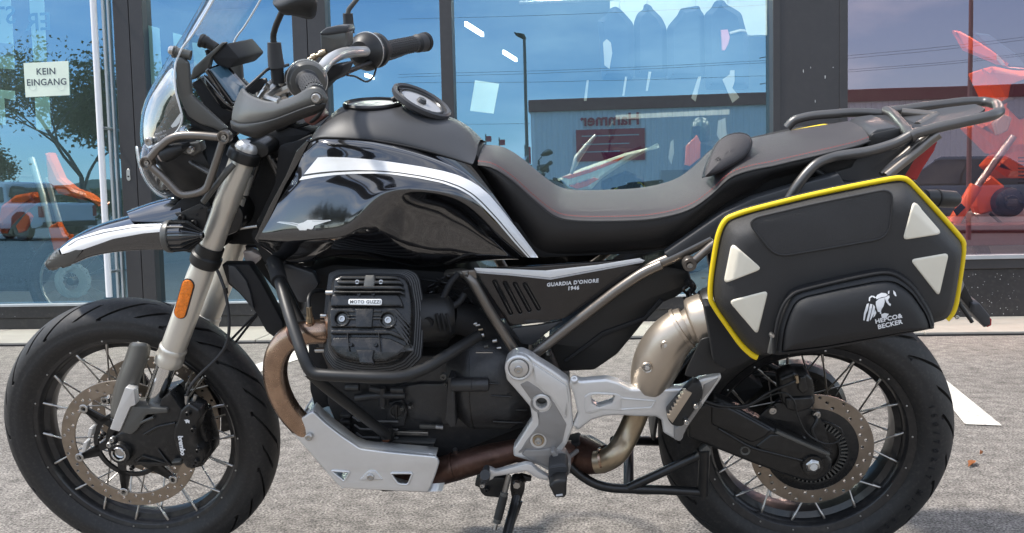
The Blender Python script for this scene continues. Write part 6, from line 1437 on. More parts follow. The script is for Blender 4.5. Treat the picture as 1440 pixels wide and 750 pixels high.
for i in range(nR): fs.append(((len(rings) - 1) * nR + i, (len(rings) - 1) * nR + (i + 1) % nR, len(vs) - 1))
shell = mk('bag_shell', vs, fs, M['bag'], bag, angle=60)
tbag = bvh(shell)
# piping: open towards the bottom, flat band tapering at its ends
pi_ = spline([P(u, v, -.402) for u, v in z8((205, 706), (188, 698), (150, 663), (105, 603), (57, 532), (46, 500), (48, 440), (61, 350), (71, 298), (84, 262), (99, 240), (120, 228), (190, 205), (400, 153.5), (640, 105), (698, 99), (720, 108), (740, 128), (820, 214), (899, 305), (906, 330), (904, 370), (891, 460), (878, 530), (864, 561), (848, 578))], 160)
rr = [.0045 if 12 < i < 140 else .0045 + .0016 * (1 - min(i, 159 - i) / 12 if min(i, 159 - i) < 12 else 0) for i in range(160)]
g = Geo(); vs2, fs2 = tube_geo(pi_, rr, 10); g.add(vs2, fs2); g.mk('yellow_piping', M['yellow'], bag, angle=50)
tube('zip_track', [p + Vector((0, .012, 0)) for p in pi_], .0035, M['dull'], bag, 8, 0)
for q in (z8((120, 318), (222, 407), (92, 458)), z8((108, 515), (243, 480), (206, 632)), z8((735, 174), (834, 288), (699, 309)), z8((724, 375), (857, 352), (823, 502))):
    f_ = [Vector((u, 0, v)) for u, v in q]; f_ = fillet(f_, 7.5, True, 5); f_ = resample(f_ + f_[:1], 61)[:-1]; uv = [(p.x, p.z) for p in f_]
    c0 = (sum(u for u, v in uv) / len(uv), sum(v for u, v in uv) / len(uv))
    bm = bmesh.new(); rg = []
    for k_ in (1.0, .95, .85, .72, .58, .44, .3, .15):
        row = []
        for u, v in uv:
            a, b = c0[0] + (u - c0[0]) * k_, c0[1] + (v - c0[1]) * k_; h = hit(tbag, a, b, .0006 if k_ == 1 else .0026) or P(a, b, -.447); row.append(bm.verts.new(h))
        rg.append(row)
    for a, b in zip(rg, rg[1:]):
        for i in range(len(a)): bm.faces.new((a[i], a[(i + 1) % len(a)], b[(i + 1) % len(a)], b[i]))
    cv = bm.verts.new(hit(tbag, c0[0], c0[1], .0026) or P(*c0, -.448))
    for i in range(len(rg[-1])): bm.faces.new((rg[-1][i], rg[-1][(i + 1) % len(uv)], cv))
    me = bpy.data.meshes.new('reflective_triangle'); bm.to_mesh(me); bm.free(); link('reflective_triangle', me, M['cream'], bag, True, 80)
# raised rim round the top inset, inset panel
ins = z8((168, 240), (400, 186), (668, 132), (652, 300), (450, 336), (268, 366))
prism('inset_panel', PL(-.4492, *ins), .006, M['bag3'], bag, .0022, .022, seg=3)
tube('inset_seam', [P(u, v, -.4478) for u, v in ins], .0022, M['bag'], bag, 8, .022, closed=True)
# outer pocket
PK = z8((256, 701), (258, 660), (266, 600), (282, 545), (303, 500), (322, 480), (350, 467), (480, 436), (600, 411), (645, 407), (680, 414), (715, 436), (745, 464), (790, 535), (806, 580), (808, 606), (650, 636), (420, 680))
pk = [P(u, v, -.452) for u, v in PK]; pk = fillet(pk, .01, True, 3); pk = spline(pk + pk[:1], 101)[:-1]
pc_ = P(1200, 455, -.47)
def pin(k, y):
    out = []
    for b in insets(pk, min(k, .006)):
        kk = max(0, k - .006); out.append(Vector((b.x - (b.x - pc_.x) * kk / .15, y, b.z - (b.z - pc_.z) * kk / .07)))
    return out
pr = [pin(-.001, -.436), pin(0, -.452), pin(.003, -.462), pin(.009, -.468), pin(.0125, -.4695), pin(.0145, -.4665), pin(.0165, -.470), pin(.024, -.476), pin(.036, -.481)]
for k in (.72, .4): pr.append([Vector((pc_.x + (p.x - pc_.x) * k, -.4835 - (1 - k) * .002, pc_.z + (p.z - pc_.z) * k)) for p in pin(.036, 0)])
vs = [p for r in pr for p in r]; nP = 100; fs = []
for a in range(len(pr) - 1):
    for i in range(nP): fs.append((a * nP + i, a * nP + (i + 1) % nP, (a + 1) * nP + (i + 1) % nP, (a + 1) * nP + i))
vs.append(Vector((pc_.x, -.485, pc_.z)))
for i in range(nP): fs.append(((len(pr) - 1) * nP + i, (len(pr) - 1) * nP + (i + 1) % nP, len(vs) - 1))
pkt = mk('outer_pocket', vs, fs, M['bag2'], bag, angle=60); tpk = bvh(pkt)
zl = [P(u, v, -.4655) for u, v in z8((262, 695), (266, 640), (276, 580), (296, 528), (322, 498), (352, 482), (480, 450), (600, 425), (645, 421), (675, 428), (708, 450), (738, 480), (780, 545), (800, 600))]
tube('pocket_zip', zl, .0028, M['dull'], bag, 8, smooth_line=60)
tube('zip_pull', [P(1085, 474, -.475), P(1083.5, 486, -.478), P(1082.5, 496, -.476)], [.0018, .0032, .0040], M['guard'], bag, 10)
lathe('zip_slider', P(1085.5, 472, -.472), YA, [(0, -.003), (.0035, -.003), (.0042, 0), (.0042, .006)], M['steel'], bag, 12)
tube('zip_pull', [P(1346, 444, -.40), P(1349, 446, -.40), P(1346, 449, -.40), P(1343, 446, -.40)], .0012, M['steel'], bag, 6, .004, closed=True)
# wordmark and animal head printed on the pocket
def bag_text(body, u, v, size, name='pocket_lettering'):
    me_o = on_text(name, body, u, v, 40, -9.2, size, -.49, M['print'], bag, bold=.00035, space=1.05, ext=0)
    for vtx in me_o.data.vertices:
        d = (vtx.co - CAM_L).normalized(); loc, n, i, di = tpk.ray_cast(CAM_L, d)
        if loc: vtx.co = loc - d * .0022
    return me_o
bag_text('HEPCO&', 1249.5, 448.5, 6.2); bag_text('BECKER', 1251.5, 456.6, 6.2)
head = [c8((128, 380), (130, 352), (150, 336), (172, 338), (190, 352), (178, 358), (160, 346), (142, 356), (138, 385)),
        c8((185, 352), (200, 330), (235, 312), (270, 315), (290, 330), (268, 345), (240, 348), (215, 358), (195, 366)),
        c8((188, 385), (215, 362), (262, 350), (262, 390), (252, 425), (235, 450), (230, 475), (205, 470), (195, 440), (188, 410)),
        c8((262, 352), (300, 332), (304, 350), (290, 372), (300, 396), (315, 405), (310, 424), (292, 410), (274, 388)),
        c8((335, 292), (352, 308), (362, 340), (350, 340), (335, 318)), c8((290, 300), (302, 292), (300, 320), (290, 322)),
        c8((112, 405), (130, 400), (122, 450), (104, 490), (92, 545), (82, 540), (88, 480)), c8((140, 405), (160, 408), (148, 470), (126, 550), (108, 548), (122, 490)), c8((168, 410), (182, 430), (176, 480), (150, 530), (136, 548), (146, 500)), c8((184, 455), (192, 480), (180, 505), (166, 520), (172, 490)),
        c8((232, 492), (262, 480), (298, 488), (286, 505), (262, 500), (262, 520), (240, 526)), c8((222, 470), (236, 478), (232, 488), (222, 486)), c8((268, 505), (284, 508), (276, 524), (262, 522))]
decal_poly('animal_head_mark', tpk, head, M['print'], bag, off=.0012, cuts=1, dflt=-.48)
# bracket between muffler and bag
prism('bag_mount_plate', PL(-.285, *sz((375, 0), (410, -5), (520, 150), (640, 260), (685, 305), (600, 345), (505, 380), (430, 330), (405, 160))), .04, M['dull'], bag, .004, .006)
prism('bag_rear_strap', PL(-.33, (1340, 404), (1352, 388), (1357, 402), (1350, 418), (1344, 424)), .02, M['silver2'], bag, .003, .002)
bag2 = empty('pannier', (0, 0, 0), 'far side bag of which only yellow piping shows beyond the saddle', 'side bag', 'side bags of the motorcycle')
for ch in list(bag.children):
    if ch.name.split('.')[0] in ('pocket_lettering', 'animal_head_mark'): continue
    d = ch.copy(); C.objects.link(d); d.parent = bag2
bag2.scale = (1, -1, 1); bag2.rotation_euler = (LEAN, 0, 0); bag2.location = LR @ Vector((.062, -.07, -.034))
# stamped size on the rear tyre wall
ring_text('150/70R17 M/C 69V', .262, R_(21), -.0762, .017, M['dull'], RWH, step=R_(4.6))

# ------------------------------------------------------------------ things on and behind the glass
def flatY(name, uv, Y, m, par=None, th=.002, bev=0.0, rnd=0, holes=()):
    "upright plate traced on the world plane at depth Y"
    pts = [FW(u, v, Y) for u, v in uv]
    return prism(name, pts, th, m, par, bev or .0004, rnd, holes, y=Y, seg=1)
def top(o, label, cat, group=None): return tag(o, label, cat, group)
GY = GLASS_Y
dh = empty('door_handle', parent=shop)
a_, b_ = FW(131, -30, FY - .09), FW(152, 418, FY - .09); xm = (a_.x + b_.x) / 2
tube('handle_bar', [Vector((xm, FY - .09, b_.z)), Vector((xm, FY - .09, 2.9))], .021, M['whitepost'], dh, 20, 0)
for z in (.42, 1.4, 2.4): tube('handle_mount', [Vector((xm, FY - .09, z)), Vector((xm, GY - .001, z))], .010, M['steel'], dh, 12, 0)
# notice taped to the pane
nt = empty('paper_notice', (0, 0, 0), 'pale paper notice reading KEIN EINGANG taped to the left window pane', 'notice')
flatY('paper_sheet', [(33, 89), (96, 86), (98, 134), (36, 137)], GY - .006, M['paper'], nt, .0012)
def word(body, u, v, h, Y, m, par, du=40, dv=-1.2, name='notice_lettering', bold=.0004, **k):
    a, b = FW(u, v, Y), FW(u + du, v + dv, Y); ux = (b - a).normalized(); hh = (FW(u, v - h, Y) - a).length / .72
    return text(name, body, a, ux, Vector((-ux.z, 0, ux.x)), hh, m, par, .0004, bold=bold, **k)
word('KEIN', 64.5, 101, 9.4, GY - .0072, M['ink'], nt, bold=.0006, space=1.05); word('EINGANG', 65.5, 116, 9.4, GY - .0072, M['ink'], nt, bold=.0006, space=1.05)
for u in (46, 86):
    c = FW(u, 121.5, GY - .0068); tube('printed_wheel', [c + Vector((math.cos(k * .5236) * .028, 0, math.sin(k * .5236) * .028)) for k in range(12)], .0006, M['grey_print'], nt, 5, 0, closed=True)
for k, (uv) in enumerate((((-60, -40), (13, -40), (21, 98), (-60, 92)), ((-60, 122), (21, 128), (22, 142), (6, 138), (8, 176), (-60, 170)), ((38, -40), (60, -40), (66, 86), (47, 87)), ((49, 138), (69.5, 136), (72, 182), (51, 183)), ((205, 35), (224, 40), (229, 120), (209, 120)), ((243, 46), (257, 50), (262, 110), (247, 110)), ((270, 60), (290, 62), (293, 100), (274, 100)))):
    s = flatY('paper_strip', uv, GY + .012, M['paper'], None, .0008)
    top(s, ('wide pale paper strip with a grey band at the far left of the glass', 'notched pale paper strip low at the left edge of the glass', 'pale paper strip with grey letters above the notice', 'short pale paper strip hanging below the notice', 'pale paper strip on the pane just right of the door frame', 'narrow pale paper strip behind the windscreen edge', 'short pale paper strip behind the cockpit knob')[k], 'paper strip', 'paper strips inside the door glass')
    if k == 0:
        flatY('grey_band', [(-60, 56), (18, 62), (19, 79), (-60, 72)], GY + .0105, M['grey_print'], s, .0006)
    if k in (0, 2):
        # the lettering is meant to be read from inside, so it shows reversed
        bd, u_, v_ = (('ST', 5, 23), 0, 0)[0] if k == 0 else ('ER', 54, 32)
        c = FW(u_, v_, GY + .0106); tx = text('strip_lettering', bd, c, (-1, 0, 0), (0, 0, 1), .17, M['ink2'], s, .0003, bold=.002)
# room fittings and goods
M['wall_pale'] = mat('pale_display_wall', (.50, .56, .58), .8)
M['cloth_navy'] = mat('navy_cloth', (.020, .035, .060), .85, bump=.5, bscale=60, var=.2)
M['cloth_black'] = mat('black_cloth', (.012, .012, .013), .8, bump=.5, bscale=60)
M['ktm'] = mat('orange_plastic', (.80, .13, .02), .35, coat=.3)
M['creamp'] = mat('cream_plastic', (.75, .74, .60), .35, coat=.3)
M['pinkp'] = mat('pink_cloth', (.60, .25, .32), .8)
M['helmet'] = mat('dark_green_helmet', (.035, .05, .035), .3, coat=.6, var=.4, vscale=30)
M['whitep'] = mat('white_tag', (.50, .50, .48), .7)
M['screen2'] = clear('smoked_screen', (.60, .75, .8), (1, 1, 1), .25, .05)
fw = Geo().box((FW(858, 0, 7).x, 7.0, FW(1000, 52, 7).z), (FW(1140, 0, 7).x, 7.08, 3.6)).mk('display_wall', M['wall_pale'], None, smooth=False); top(fw, 'pale display wall behind the hanging jackets', 'display wall')
rail = tube('clothes_rail', [FW(730, 4, 6.2), FW(1120, -14, 6.2)], .018, M['steel'], None, 12, 0); top(rail, 'thin steel clothes rail carrying the dark jackets', 'clothes rail')
def w5(*q): return [(x / 5.77 + 850, y / 5.77) for x, y in q]
jk = [([(-60, 160), (5, 125), (45, 60), (90, 42), (125, 60), (165, 100), (235, 178), (250, 300), (235, 640), (-20, 640), (-40, 300)], 'leftmost of four dark jackets hanging in the middle window', 0),
      ([(240, 175), (268, 100), (318, 68), (322, 30), (345, 20), (385, 40), (395, 65), (465, 130), (508, 215), (515, 620), (250, 620)], 'second dark jacket from the left with a raised collar', .05),
      ([(512, 212), (600, 110), (618, 62), (690, 50), (740, 40), (775, 40), (790, 80), (815, 110), (825, 640), (520, 640)], 'third dark jacket from the left hanging on a hooked hanger', -.02),
      ([(818, 100), (870, 62), (905, -5), (975, -10), (1000, 30), (1060, 60), (1120, 100), (1145, 200), (1175, 300), (1180, 720), (830, 720)], 'large right hand dark jacket with a pale sleeve band', -.08)]
for k, (q, lab, dy) in enumerate(jk):
    j = empty('jacket', (0, 0, 0), lab, 'jacket', 'dark jackets on the clothes rail')
    flatY('jacket_body', w5(*q), 6.1 + dy, M['cloth_navy'], j, .16, .05, .03)
    c = FW(*w5((q[len(q) // 2 - 1][0], q[len(q) // 2 - 1][1] - 6))[0], 6.18 + dy)
    tube('hanger_hook', [c + Vector((0, 0, -.03)), c + Vector((0, 0, .04)), c + Vector((.03, 0, .06)), c + Vector((.045, 0, .03))], .004, M['steel'], j, 6, .01)
    if k == 3:
        flatY('pink_patch', w5((945, 245), (1000, 240), (1018, 300), (1005, 360), (975, 412), (955, 410)), 6.005, M['pinkp'], j, .02, .004); flatY('sleeve_band', w5((1015, 260), (1100, 236), (1140, 240), (1160, 262), (1110, 256), (1020, 278)), 6.0, M['whitep'], j, .02, .004)
tg = [([(848, 60), (853, 55), (859, 60), (861, 75), (857, 97), (850, 92)], 'white paper tag beside the leftmost jacket'), ([(825, 113), (828, 113), (825, 142), (821, 142)], 'narrow white strip hanging left of the hall roof reflection'), ([(879, 108), (882, 108), (878, 135), (875, 135)], 'thin white strip below the leftmost jacket'), ([(912, 101), (916, 101), (911, 128), (908, 128)], 'thin white strip below the second jacket'),
      ([(982, 108), (986, 108), (981, 132), (978, 143), (972, 138)], 'pointed pale tag below the third jacket'), ([(1016, 112), (1026, 105), (1027, 99), (1033, 99), (1033, 115), (1030, 124), (1040, 137), (1030, 145)], 'crumpled white bag below the right hand jacket'), ([(668, 113), (702, 118), (694, 160), (661, 156)], 'large pale blue paper sheet left of the lamp post reflection'), ([(1386, 118), (1396, 112), (1420, 124), (1424, 126), (1418, 150), (1400, 148), (1386, 138)], 'crumpled silver green foil beside the orange motorcycle'),
      ([(1010, 170), (1020, 166), (1023, 200), (1014, 200), (1008, 190)], 'pale hanging cloth right of the mannequin'), ([(943, 200), (947, 196), (948, 215), (944, 232), (940, 222)], 'small white tag left of the mannequin')]
for uv, lab in tg: top(flatY('paper_tag', uv, 5.4, M['whitep'] if 'blue' not in lab else M['paper'], None, .004), lab, 'paper tag')
sh_ = flatY('price_rail', [(866, 162), (1026, 154), (1026, 161), (866, 168)], 6.0, M['whitep'], None, .02); top(sh_, 'long pale shelf edge below the hall roof reflection', 'shelf')
# mannequin
mq = empty('mannequin', (0, 0, 0), 'mannequin with dark green helmet and black and orange jacket behind the seat', 'mannequin')
c = FW(985, 183, 5.3); r_ = .078
vs, fs = lathe_geo(c + Vector((0, 0, -.09)), (0, 0, 1), [(.045, -.02), (.072, .0), (.080, .04), (.082, .09), (.074, .14), (.052, .175), (.02, .19), (0, .192)], 28); mk('helmet', vs, fs, M['helmet'], mq)
flatY('helmet_visor', [(973, 178), (985, 176), (986, 188), (974, 188)], 5.215, M['dull'], mq, .03, .006, .01)
flatY('jacket_torso', [(962, 206), (972, 198), (983, 194), (995, 194), (1010, 200), (1020, 212), (1022, 300), (962, 300)], 5.22, M['cloth_black'], mq, .2, .05, .02)
flatY('orange_panel', [(965, 205), (980, 190), (985, 200), (985, 222), (970, 234), (963, 232)], 5.205, M['ktm'], mq, .03, .004)
flatY('yellow_panel', [(990, 216), (1002, 203), (1012, 203), (1008, 230), (990, 228)], 5.205, M['yellow'], mq, .03, .004) if False else None
# cream and orange dirt bike seen over the saddle
def shop_wheel(par, u, v, Y, R):
    c = FW(u, v, Y); w = empty('wheel', c, parent=par); 
    g = Geo(); g.tube([Vector((math.cos(k * .19635) * R, 0, math.sin(k * .19635) * R)) for k in range(32)], .045, 10, closed=True); g.mk('tyre', M['rubber'], w)
    g = Geo(); g.tube([Vector((math.cos(k * .19635) * (R - .06), 0, math.sin(k * .19635) * (R - .06))) for k in range(32)], .012, 6, closed=True); g.mk('rim', M['steel'], w)
    o = None
    for k in range(16):
        if o is None: o = tube('spoke', [Vector((.03, 0, 0)), Vector((R - .06, 0, 0))], .002, M['steel'], w, 5, 0); q = o
        else: q = o.copy(); C.objects.link(q); q.parent = w
        q.rotation_euler = (0, k * .3927, 0)
    d = lathe('brake_disc', (0, -.06, 0), YA, [(.07, 0), (.135, 0), (.135, .004), (.07, .004), (.07, 0)], M['bar'], w, 32)
    lathe('hub', (0, -.07, 0), YA, [(0, 0), (.03, 0), (.035, .02), (.035, .12), (0, .12)], M['guard'], w, 16)
    return w
db = empty('motorcycle', (0, 0, 0), 'cream and orange dirt bike standing inside the shop above the dip of the saddle', 'motorcycle')
flatY('tail_plastic', [(783, 252), (820, 236), (860, 222), (880, 215), (927, 204), (900, 218), (868, 236), (845, 252), (832, 266), (800, 268)], 5.0, M['creamp'], db, .16, .02, .004)
flatY('orange_trim', [(790, 249), (830, 238), (862, 226), (880, 219), (868, 228), (830, 243), (800, 252)], 4.994, M['ktm'], db, .03, .003)
flatY('orange_trim', [(800, 262), (836, 250), (842, 252), (826, 262), (812, 266)], 4.994, M['ktm'], db, .03, .003)
word('READY TO RACE', 815, 257, 3.0, 4.990, M['ink'], db, 40, -12, 'decal_lettering')
flatY('dark_saddle', [(845, 212), (860, 206), (875, 208), (905, 210), (868, 224), (850, 226)], 5.02, M['cloth_black'], db, .14, .03, .01)
tube('mirror_stalk', [FW(803, 245, 4.95), FW(812, 222, 4.95), FW(826, 204, 4.95), FW(838, 190, 4.95)], [.012, .028, .020, .012], M['bar'], db, 14)
flatY('mirror_glass', [(856, 178), (862, 170), (866, 176), (863, 196), (856, 198)], 4.95, M['helmet'], db, .03, .01, .01); tube('mirror_arm', [FW(858, 178, 4.97), FW(857, 215, 4.97)], .008, M['dull'], db, 8, 0)
flatY('engine_block', [(845, 255), (880, 240), (905, 250), (910, 290), (850, 300)], 5.03, M['engine'], db, .2, .02, .01)
shop_wheel(db, 785, 330, 5.08, .31); shop_wheel(db, 960, 322, 5.08, .31)
# orange enduro behind the left pane
eb = empty('motorcycle', (0, 0, 0), 'orange enduro motorcycle inside the shop behind the left pane, fork towards the door', 'motorcycle')
tube('fork_tube', [FW(44, 222, 4.85), FW(60, 275, 4.85), FW(74, 335, 4.85)], [.026, .026, .022], M['bar'], eb, 18); tube('fork_tube', [FW(66, 250, 5.05), FW(90, 335, 5.05)], .022, M['bar'], eb, 16, 0)
flatY('front_fender', [(62, 218), (66, 214), (82, 250), (100, 265), (120, 272), (142, 288), (110, 280), (80, 272), (66, 255)], 4.9, M['ktm'], eb, .14, .02, .004)
flatY('radiator_shroud', [(0, 290), (20, 275), (45, 270), (50, 278), (20, 300), (5, 315), (-10, 330)], 4.95, M['ktm'], eb, .16, .02, .004); flatY('radiator_shroud', [(22, 318), (38, 298), (44, 305), (34, 325), (26, 328)], 4.94, M['ktm'], eb, .04, .004)
flatY('fork_guard', [(66, 320), (80, 312), (90, 330), (97, 330), (96, 352), (84, 365), (74, 352)], 4.82, M['ktm'], eb, .08, .015, .004)
tube('handlebar', [FW(20, 255, 4.7), FW(30, 248, 4.9), FW(50, 250, 5.3)], .012, M['dull'], eb, 10, .03)
wv = shop_wheel(eb, 105, 395, 4.95, .345)
dsk = FW(105, 395, 4.86); g = Geo()
def wavy(r, a, n=96): return [Vector((dsk.x + math.cos(2 * math.pi * k / n) * (r + a * math.sin(12 * 2 * math.pi * k / n)), 4.86, dsk.z + math.sin(2 * math.pi * k / n) * (r + a * math.sin(12 * 2 * math.pi * k / n)))) for k in range(n)]
hs_ = [(wavy(.098, .004), 0)] + [([Vector((dsk.x + math.cos(2 * math.pi * k / 24) * .118 + math.cos(j * 1.2566) * .005, 4.86, dsk.z + math.sin(2 * math.pi * k / 24) * .118 + math.sin(j * 1.2566) * .005)) for j in range(5)], 0) for k in range(24)]
prism('wave_disc', wavy(.135, .005), .004, M['whitep'], eb, .0004, holes=hs_, y=4.86, seg=1)
flatY('engine_block', [(-20, 330), (40, 335), (60, 380), (40, 410), (-20, 410)], 5.0, M['engine'], eb, .2, .02, .02)
# big orange tourer behind the right pane
ob = empty('motorcycle', (0, 0, 0), 'large orange touring motorcycle inside the shop behind the rose tinted pane', 'motorcycle')
flatY('windscreen', [(1341, 42), (1352, 44), (1372, 55), (1398, 72), (1420, 92), (1404, 90), (1380, 80), (1356, 70)], 4.9, M['ktm'], ob, .05, .015, .01)
flatY('smoked_deflector', [(1370, 46), (1392, 48), (1404, 58), (1430, 76), (1446, 96), (1420, 94), (1398, 74), (1384, 62)], 4.95, M['glass_teal'] if 'glass_teal' in M else M['screen'], ob, .05, .01, .01)
flatY('fairing', [(1384, 96), (1400, 92), (1430, 98), (1480, 98), (1490, 190), (1452, 212), (1410, 214), (1396, 200), (1372, 176), (1386, 166), (1410, 160), (1400, 130)], 5.0, M['ktm'], ob, .35, .05, .02)
flatY('fairing', [(1396, 168), (1440, 165), (1500, 200), (1480, 250), (1420, 250), (1395, 232), (1416, 210)], 5.05, M['ktm'], ob, .3, .05, .02)
tube('fork_leg', [FW(1425, 192, 4.92), FW(1396, 232, 4.92), FW(1372, 265, 4.92)], .026, M['steel'], ob, 18, 0); tube('fork_leg', [FW(1372, 262, 4.90), FW(1340, 315, 4.90)], .045, M['ktm'], ob, 20, 0)
flatY('fork_bridge', [(1372, 262), (1395, 246), (1414, 262), (1400, 300), (1376, 306), (1370, 290)], 4.98, M['ktm'], ob, .1, .02, .01)
flatY('fork_decal', [(1341, 296), (1352, 286), (1358, 292), (1346, 304)], 4.852, M['dull'], ob, .01, .001)
c = FW(1421, 285, 4.9); lathe('engine_cover', c, YA, [(0, -.03), (.05, -.03), (.055, -.018), (.085, -.015), (.105, 0), (.11, .04), (.11, .12)], M['engine'], ob, 36)
for k in range(5): tube('cover_grille', [c + Vector((-.035, -.032, -.02 + .010 * k)), c + Vector((.035, -.032, -.02 + .010 * k))], .0022, M['guard'], ob, 6, 0)
flatY('engine_block', [(1370, 300), (1400, 290), (1470, 290), (1480, 320), (1440, 326), (1376, 318)], 4.98, M['bar'], ob, .2, .02, .01)
flatY('front_fender', [(1318, 318), (1340, 305), (1350, 318), (1330, 330)], 4.9, M['ktm'], ob, .12, .01)
shop_wheel(ob, 1322, 375, 4.98, .33)
flatY('headlight', [(1398, 172), (1412, 160), (1424, 166), (1418, 184), (1404, 190)], 4.93, M['lens'], ob, .06, .01, .006)
flatY('dark_side_panel', [(1424, 118), (1445, 110), (1470, 130), (1460, 160), (1436, 168), (1418, 150)], 4.97, M['cloth_black'], ob, .05, .01, .01)
flatY('white_decal', [(1402, 76), (1408, 82), (1414, 92), (1409, 92), (1402, 84)], 4.885, M['whitep'], ob, .006, .001)
flatY('fork_stripe', [(1395, 228), (1401, 222), (1385, 252), (1379, 256)], 4.88, M['bar'], ob, .006, .001)
tube('handlebar', [FW(1400, 150, 4.85), FW(1420, 140, 4.95), FW(1450, 138, 5.2)], .014, M['dull'], ob, 10, .03)
tube('radiator_hose', [FW(1392, 300, 4.92), FW(1410, 316, 4.9), FW(1440, 318, 4.9)], .012, M['dull'], ob, 10, .03)
for k in range(8): tube('radiator_slat', [FW(1432, 222 + 5 * k, 4.93), FW(1462, 222 + 5 * k, 4.93)], .005, M['dull'], ob, 6, 0)
plinth = Geo().box((fx(1290, 345, 4.7), 4.5, .45), (X1 - .3, 5.9, .60)).mk('display_plinth', mat('dark_red_plinth', (.12, .02, .02), .35, coat=.5), None, bevel=.01, smooth=False); top(plinth, 'dark red display plinth under the orange touring motorcycle', 'plinth')
# ------------------------------------------------------------------ across the car park (seen mirrored in the panes)
M['hall'] = mat('pale_corrugated_steel', (.78, .79, .79), .5, metal=.1, var=.05)
M['hall_trim'] = mat('dark_red_fascia', (.20, .035, .05), .5)
M['sign_red'] = mat('magenta_red_sign', (.45, .01, .06), .5)
M['leaf'] = mat('autumn_leaf', (.14, .14, .055), .7, var=.5, vscale=.6); M['bark'] = mat('bark', (.13, .11, .09), .9, var=.3)
M['leaf2'] = mat('far_foliage', (.05, .065, .035), .8, var=.5, vscale=.05)
M['white_car'] = mat('white_car_paint', (.60, .61, .62), .25, coat=.8); M['car_glass'] = mat('car_glass', (.012, .016, .02), .06, coat=1); M['blue_car'] = mat('blue_grey_car_paint', (.06, .10, .14), .25, coat=.8)
M['pole'] = mat('painted_pole', (.12, .12, .12), .5, metal=.3); M['rosepole'] = mat('rust_red_pole', (.30, .14, .13), .5)
HV = 47.0
h0, h1 = RV(746, 148, HV), RV(1440, 112, HV)
HX0, HX1, HZ = h0.x, h1.x + 14, (h0.z + h1.z) / 2
HYR = h0.y
hall = empty('warehouse', (0, 0, 0), 'long pale corrugated warehouse with red fascia mirrored in the shop windows', 'building')
g = Geo(); x = HX0; k = 0; row = []
while x < HX1:
    for dx, dy in ((0, 0), (.10, 0), (.14, .05), (.24, .05)): row.append((x + dx, HYR + dy))
    x += .28
n = len(row); g.v = [Vector((a, b, 0)) for a, b in row] + [Vector((a, b, HZ - .4)) for a, b in row]; g.f = [(i, i + 1, i + 1 + n, i + n) for i in range(n - 1)]
g.mk('corrugated_wall', M['hall'], hall, smooth=False)
Geo().box((HX0 - .1, HYR - .9, HZ - .62), (HX1 + .1, HYR + .25, HZ)).mk('roof_fascia', M['hall_trim'], hall, smooth=False, bevel=.03)
Geo().box((HX0 + .02, HYR - 22, 0), (HX1 - .02, HYR - .05, HZ - .1)).mk('building_body', M['hall'], hall, smooth=False)
sgn = empty('hall_sign', parent=hall)
a, b = RV(810, 183, HV), RV(907, 225, HV)
Geo().box((a.x, HYR + .052, b.z), (b.x, HYR + .14, a.z)).mk('sign_board', M['sign_red'], sgn, smooth=False)
c = RV(858, 169, HV); text('hall_lettering', 'Hammer', (c.x, HYR + .10, c.z), (-1, 0, 0), (0, 0, 1), .86, M['sign_red'], sgn, .05, bold=.02)
for k, zz in enumerate((.78, .52, .28)):
    Geo().box((a.x + .3, HYR + .1405, b.z + (a.z - b.z) * zz), (b.x - .3 - .5 * k, HYR + .15, b.z + (a.z - b.z) * (zz + .035))).mk('sign_stripe', M['grey_print'], sgn, smooth=False)
for u0, u1 in ((930, 990), (1210, 1300)):
    a, b = RV(u0, 240, HV), RV(u1, 290, HV); Geo().box((a.x, HYR + .03, 0), (b.x, HYR + .10, a.z)).mk('roller_door', M['grey_print'], hall, smooth=False)
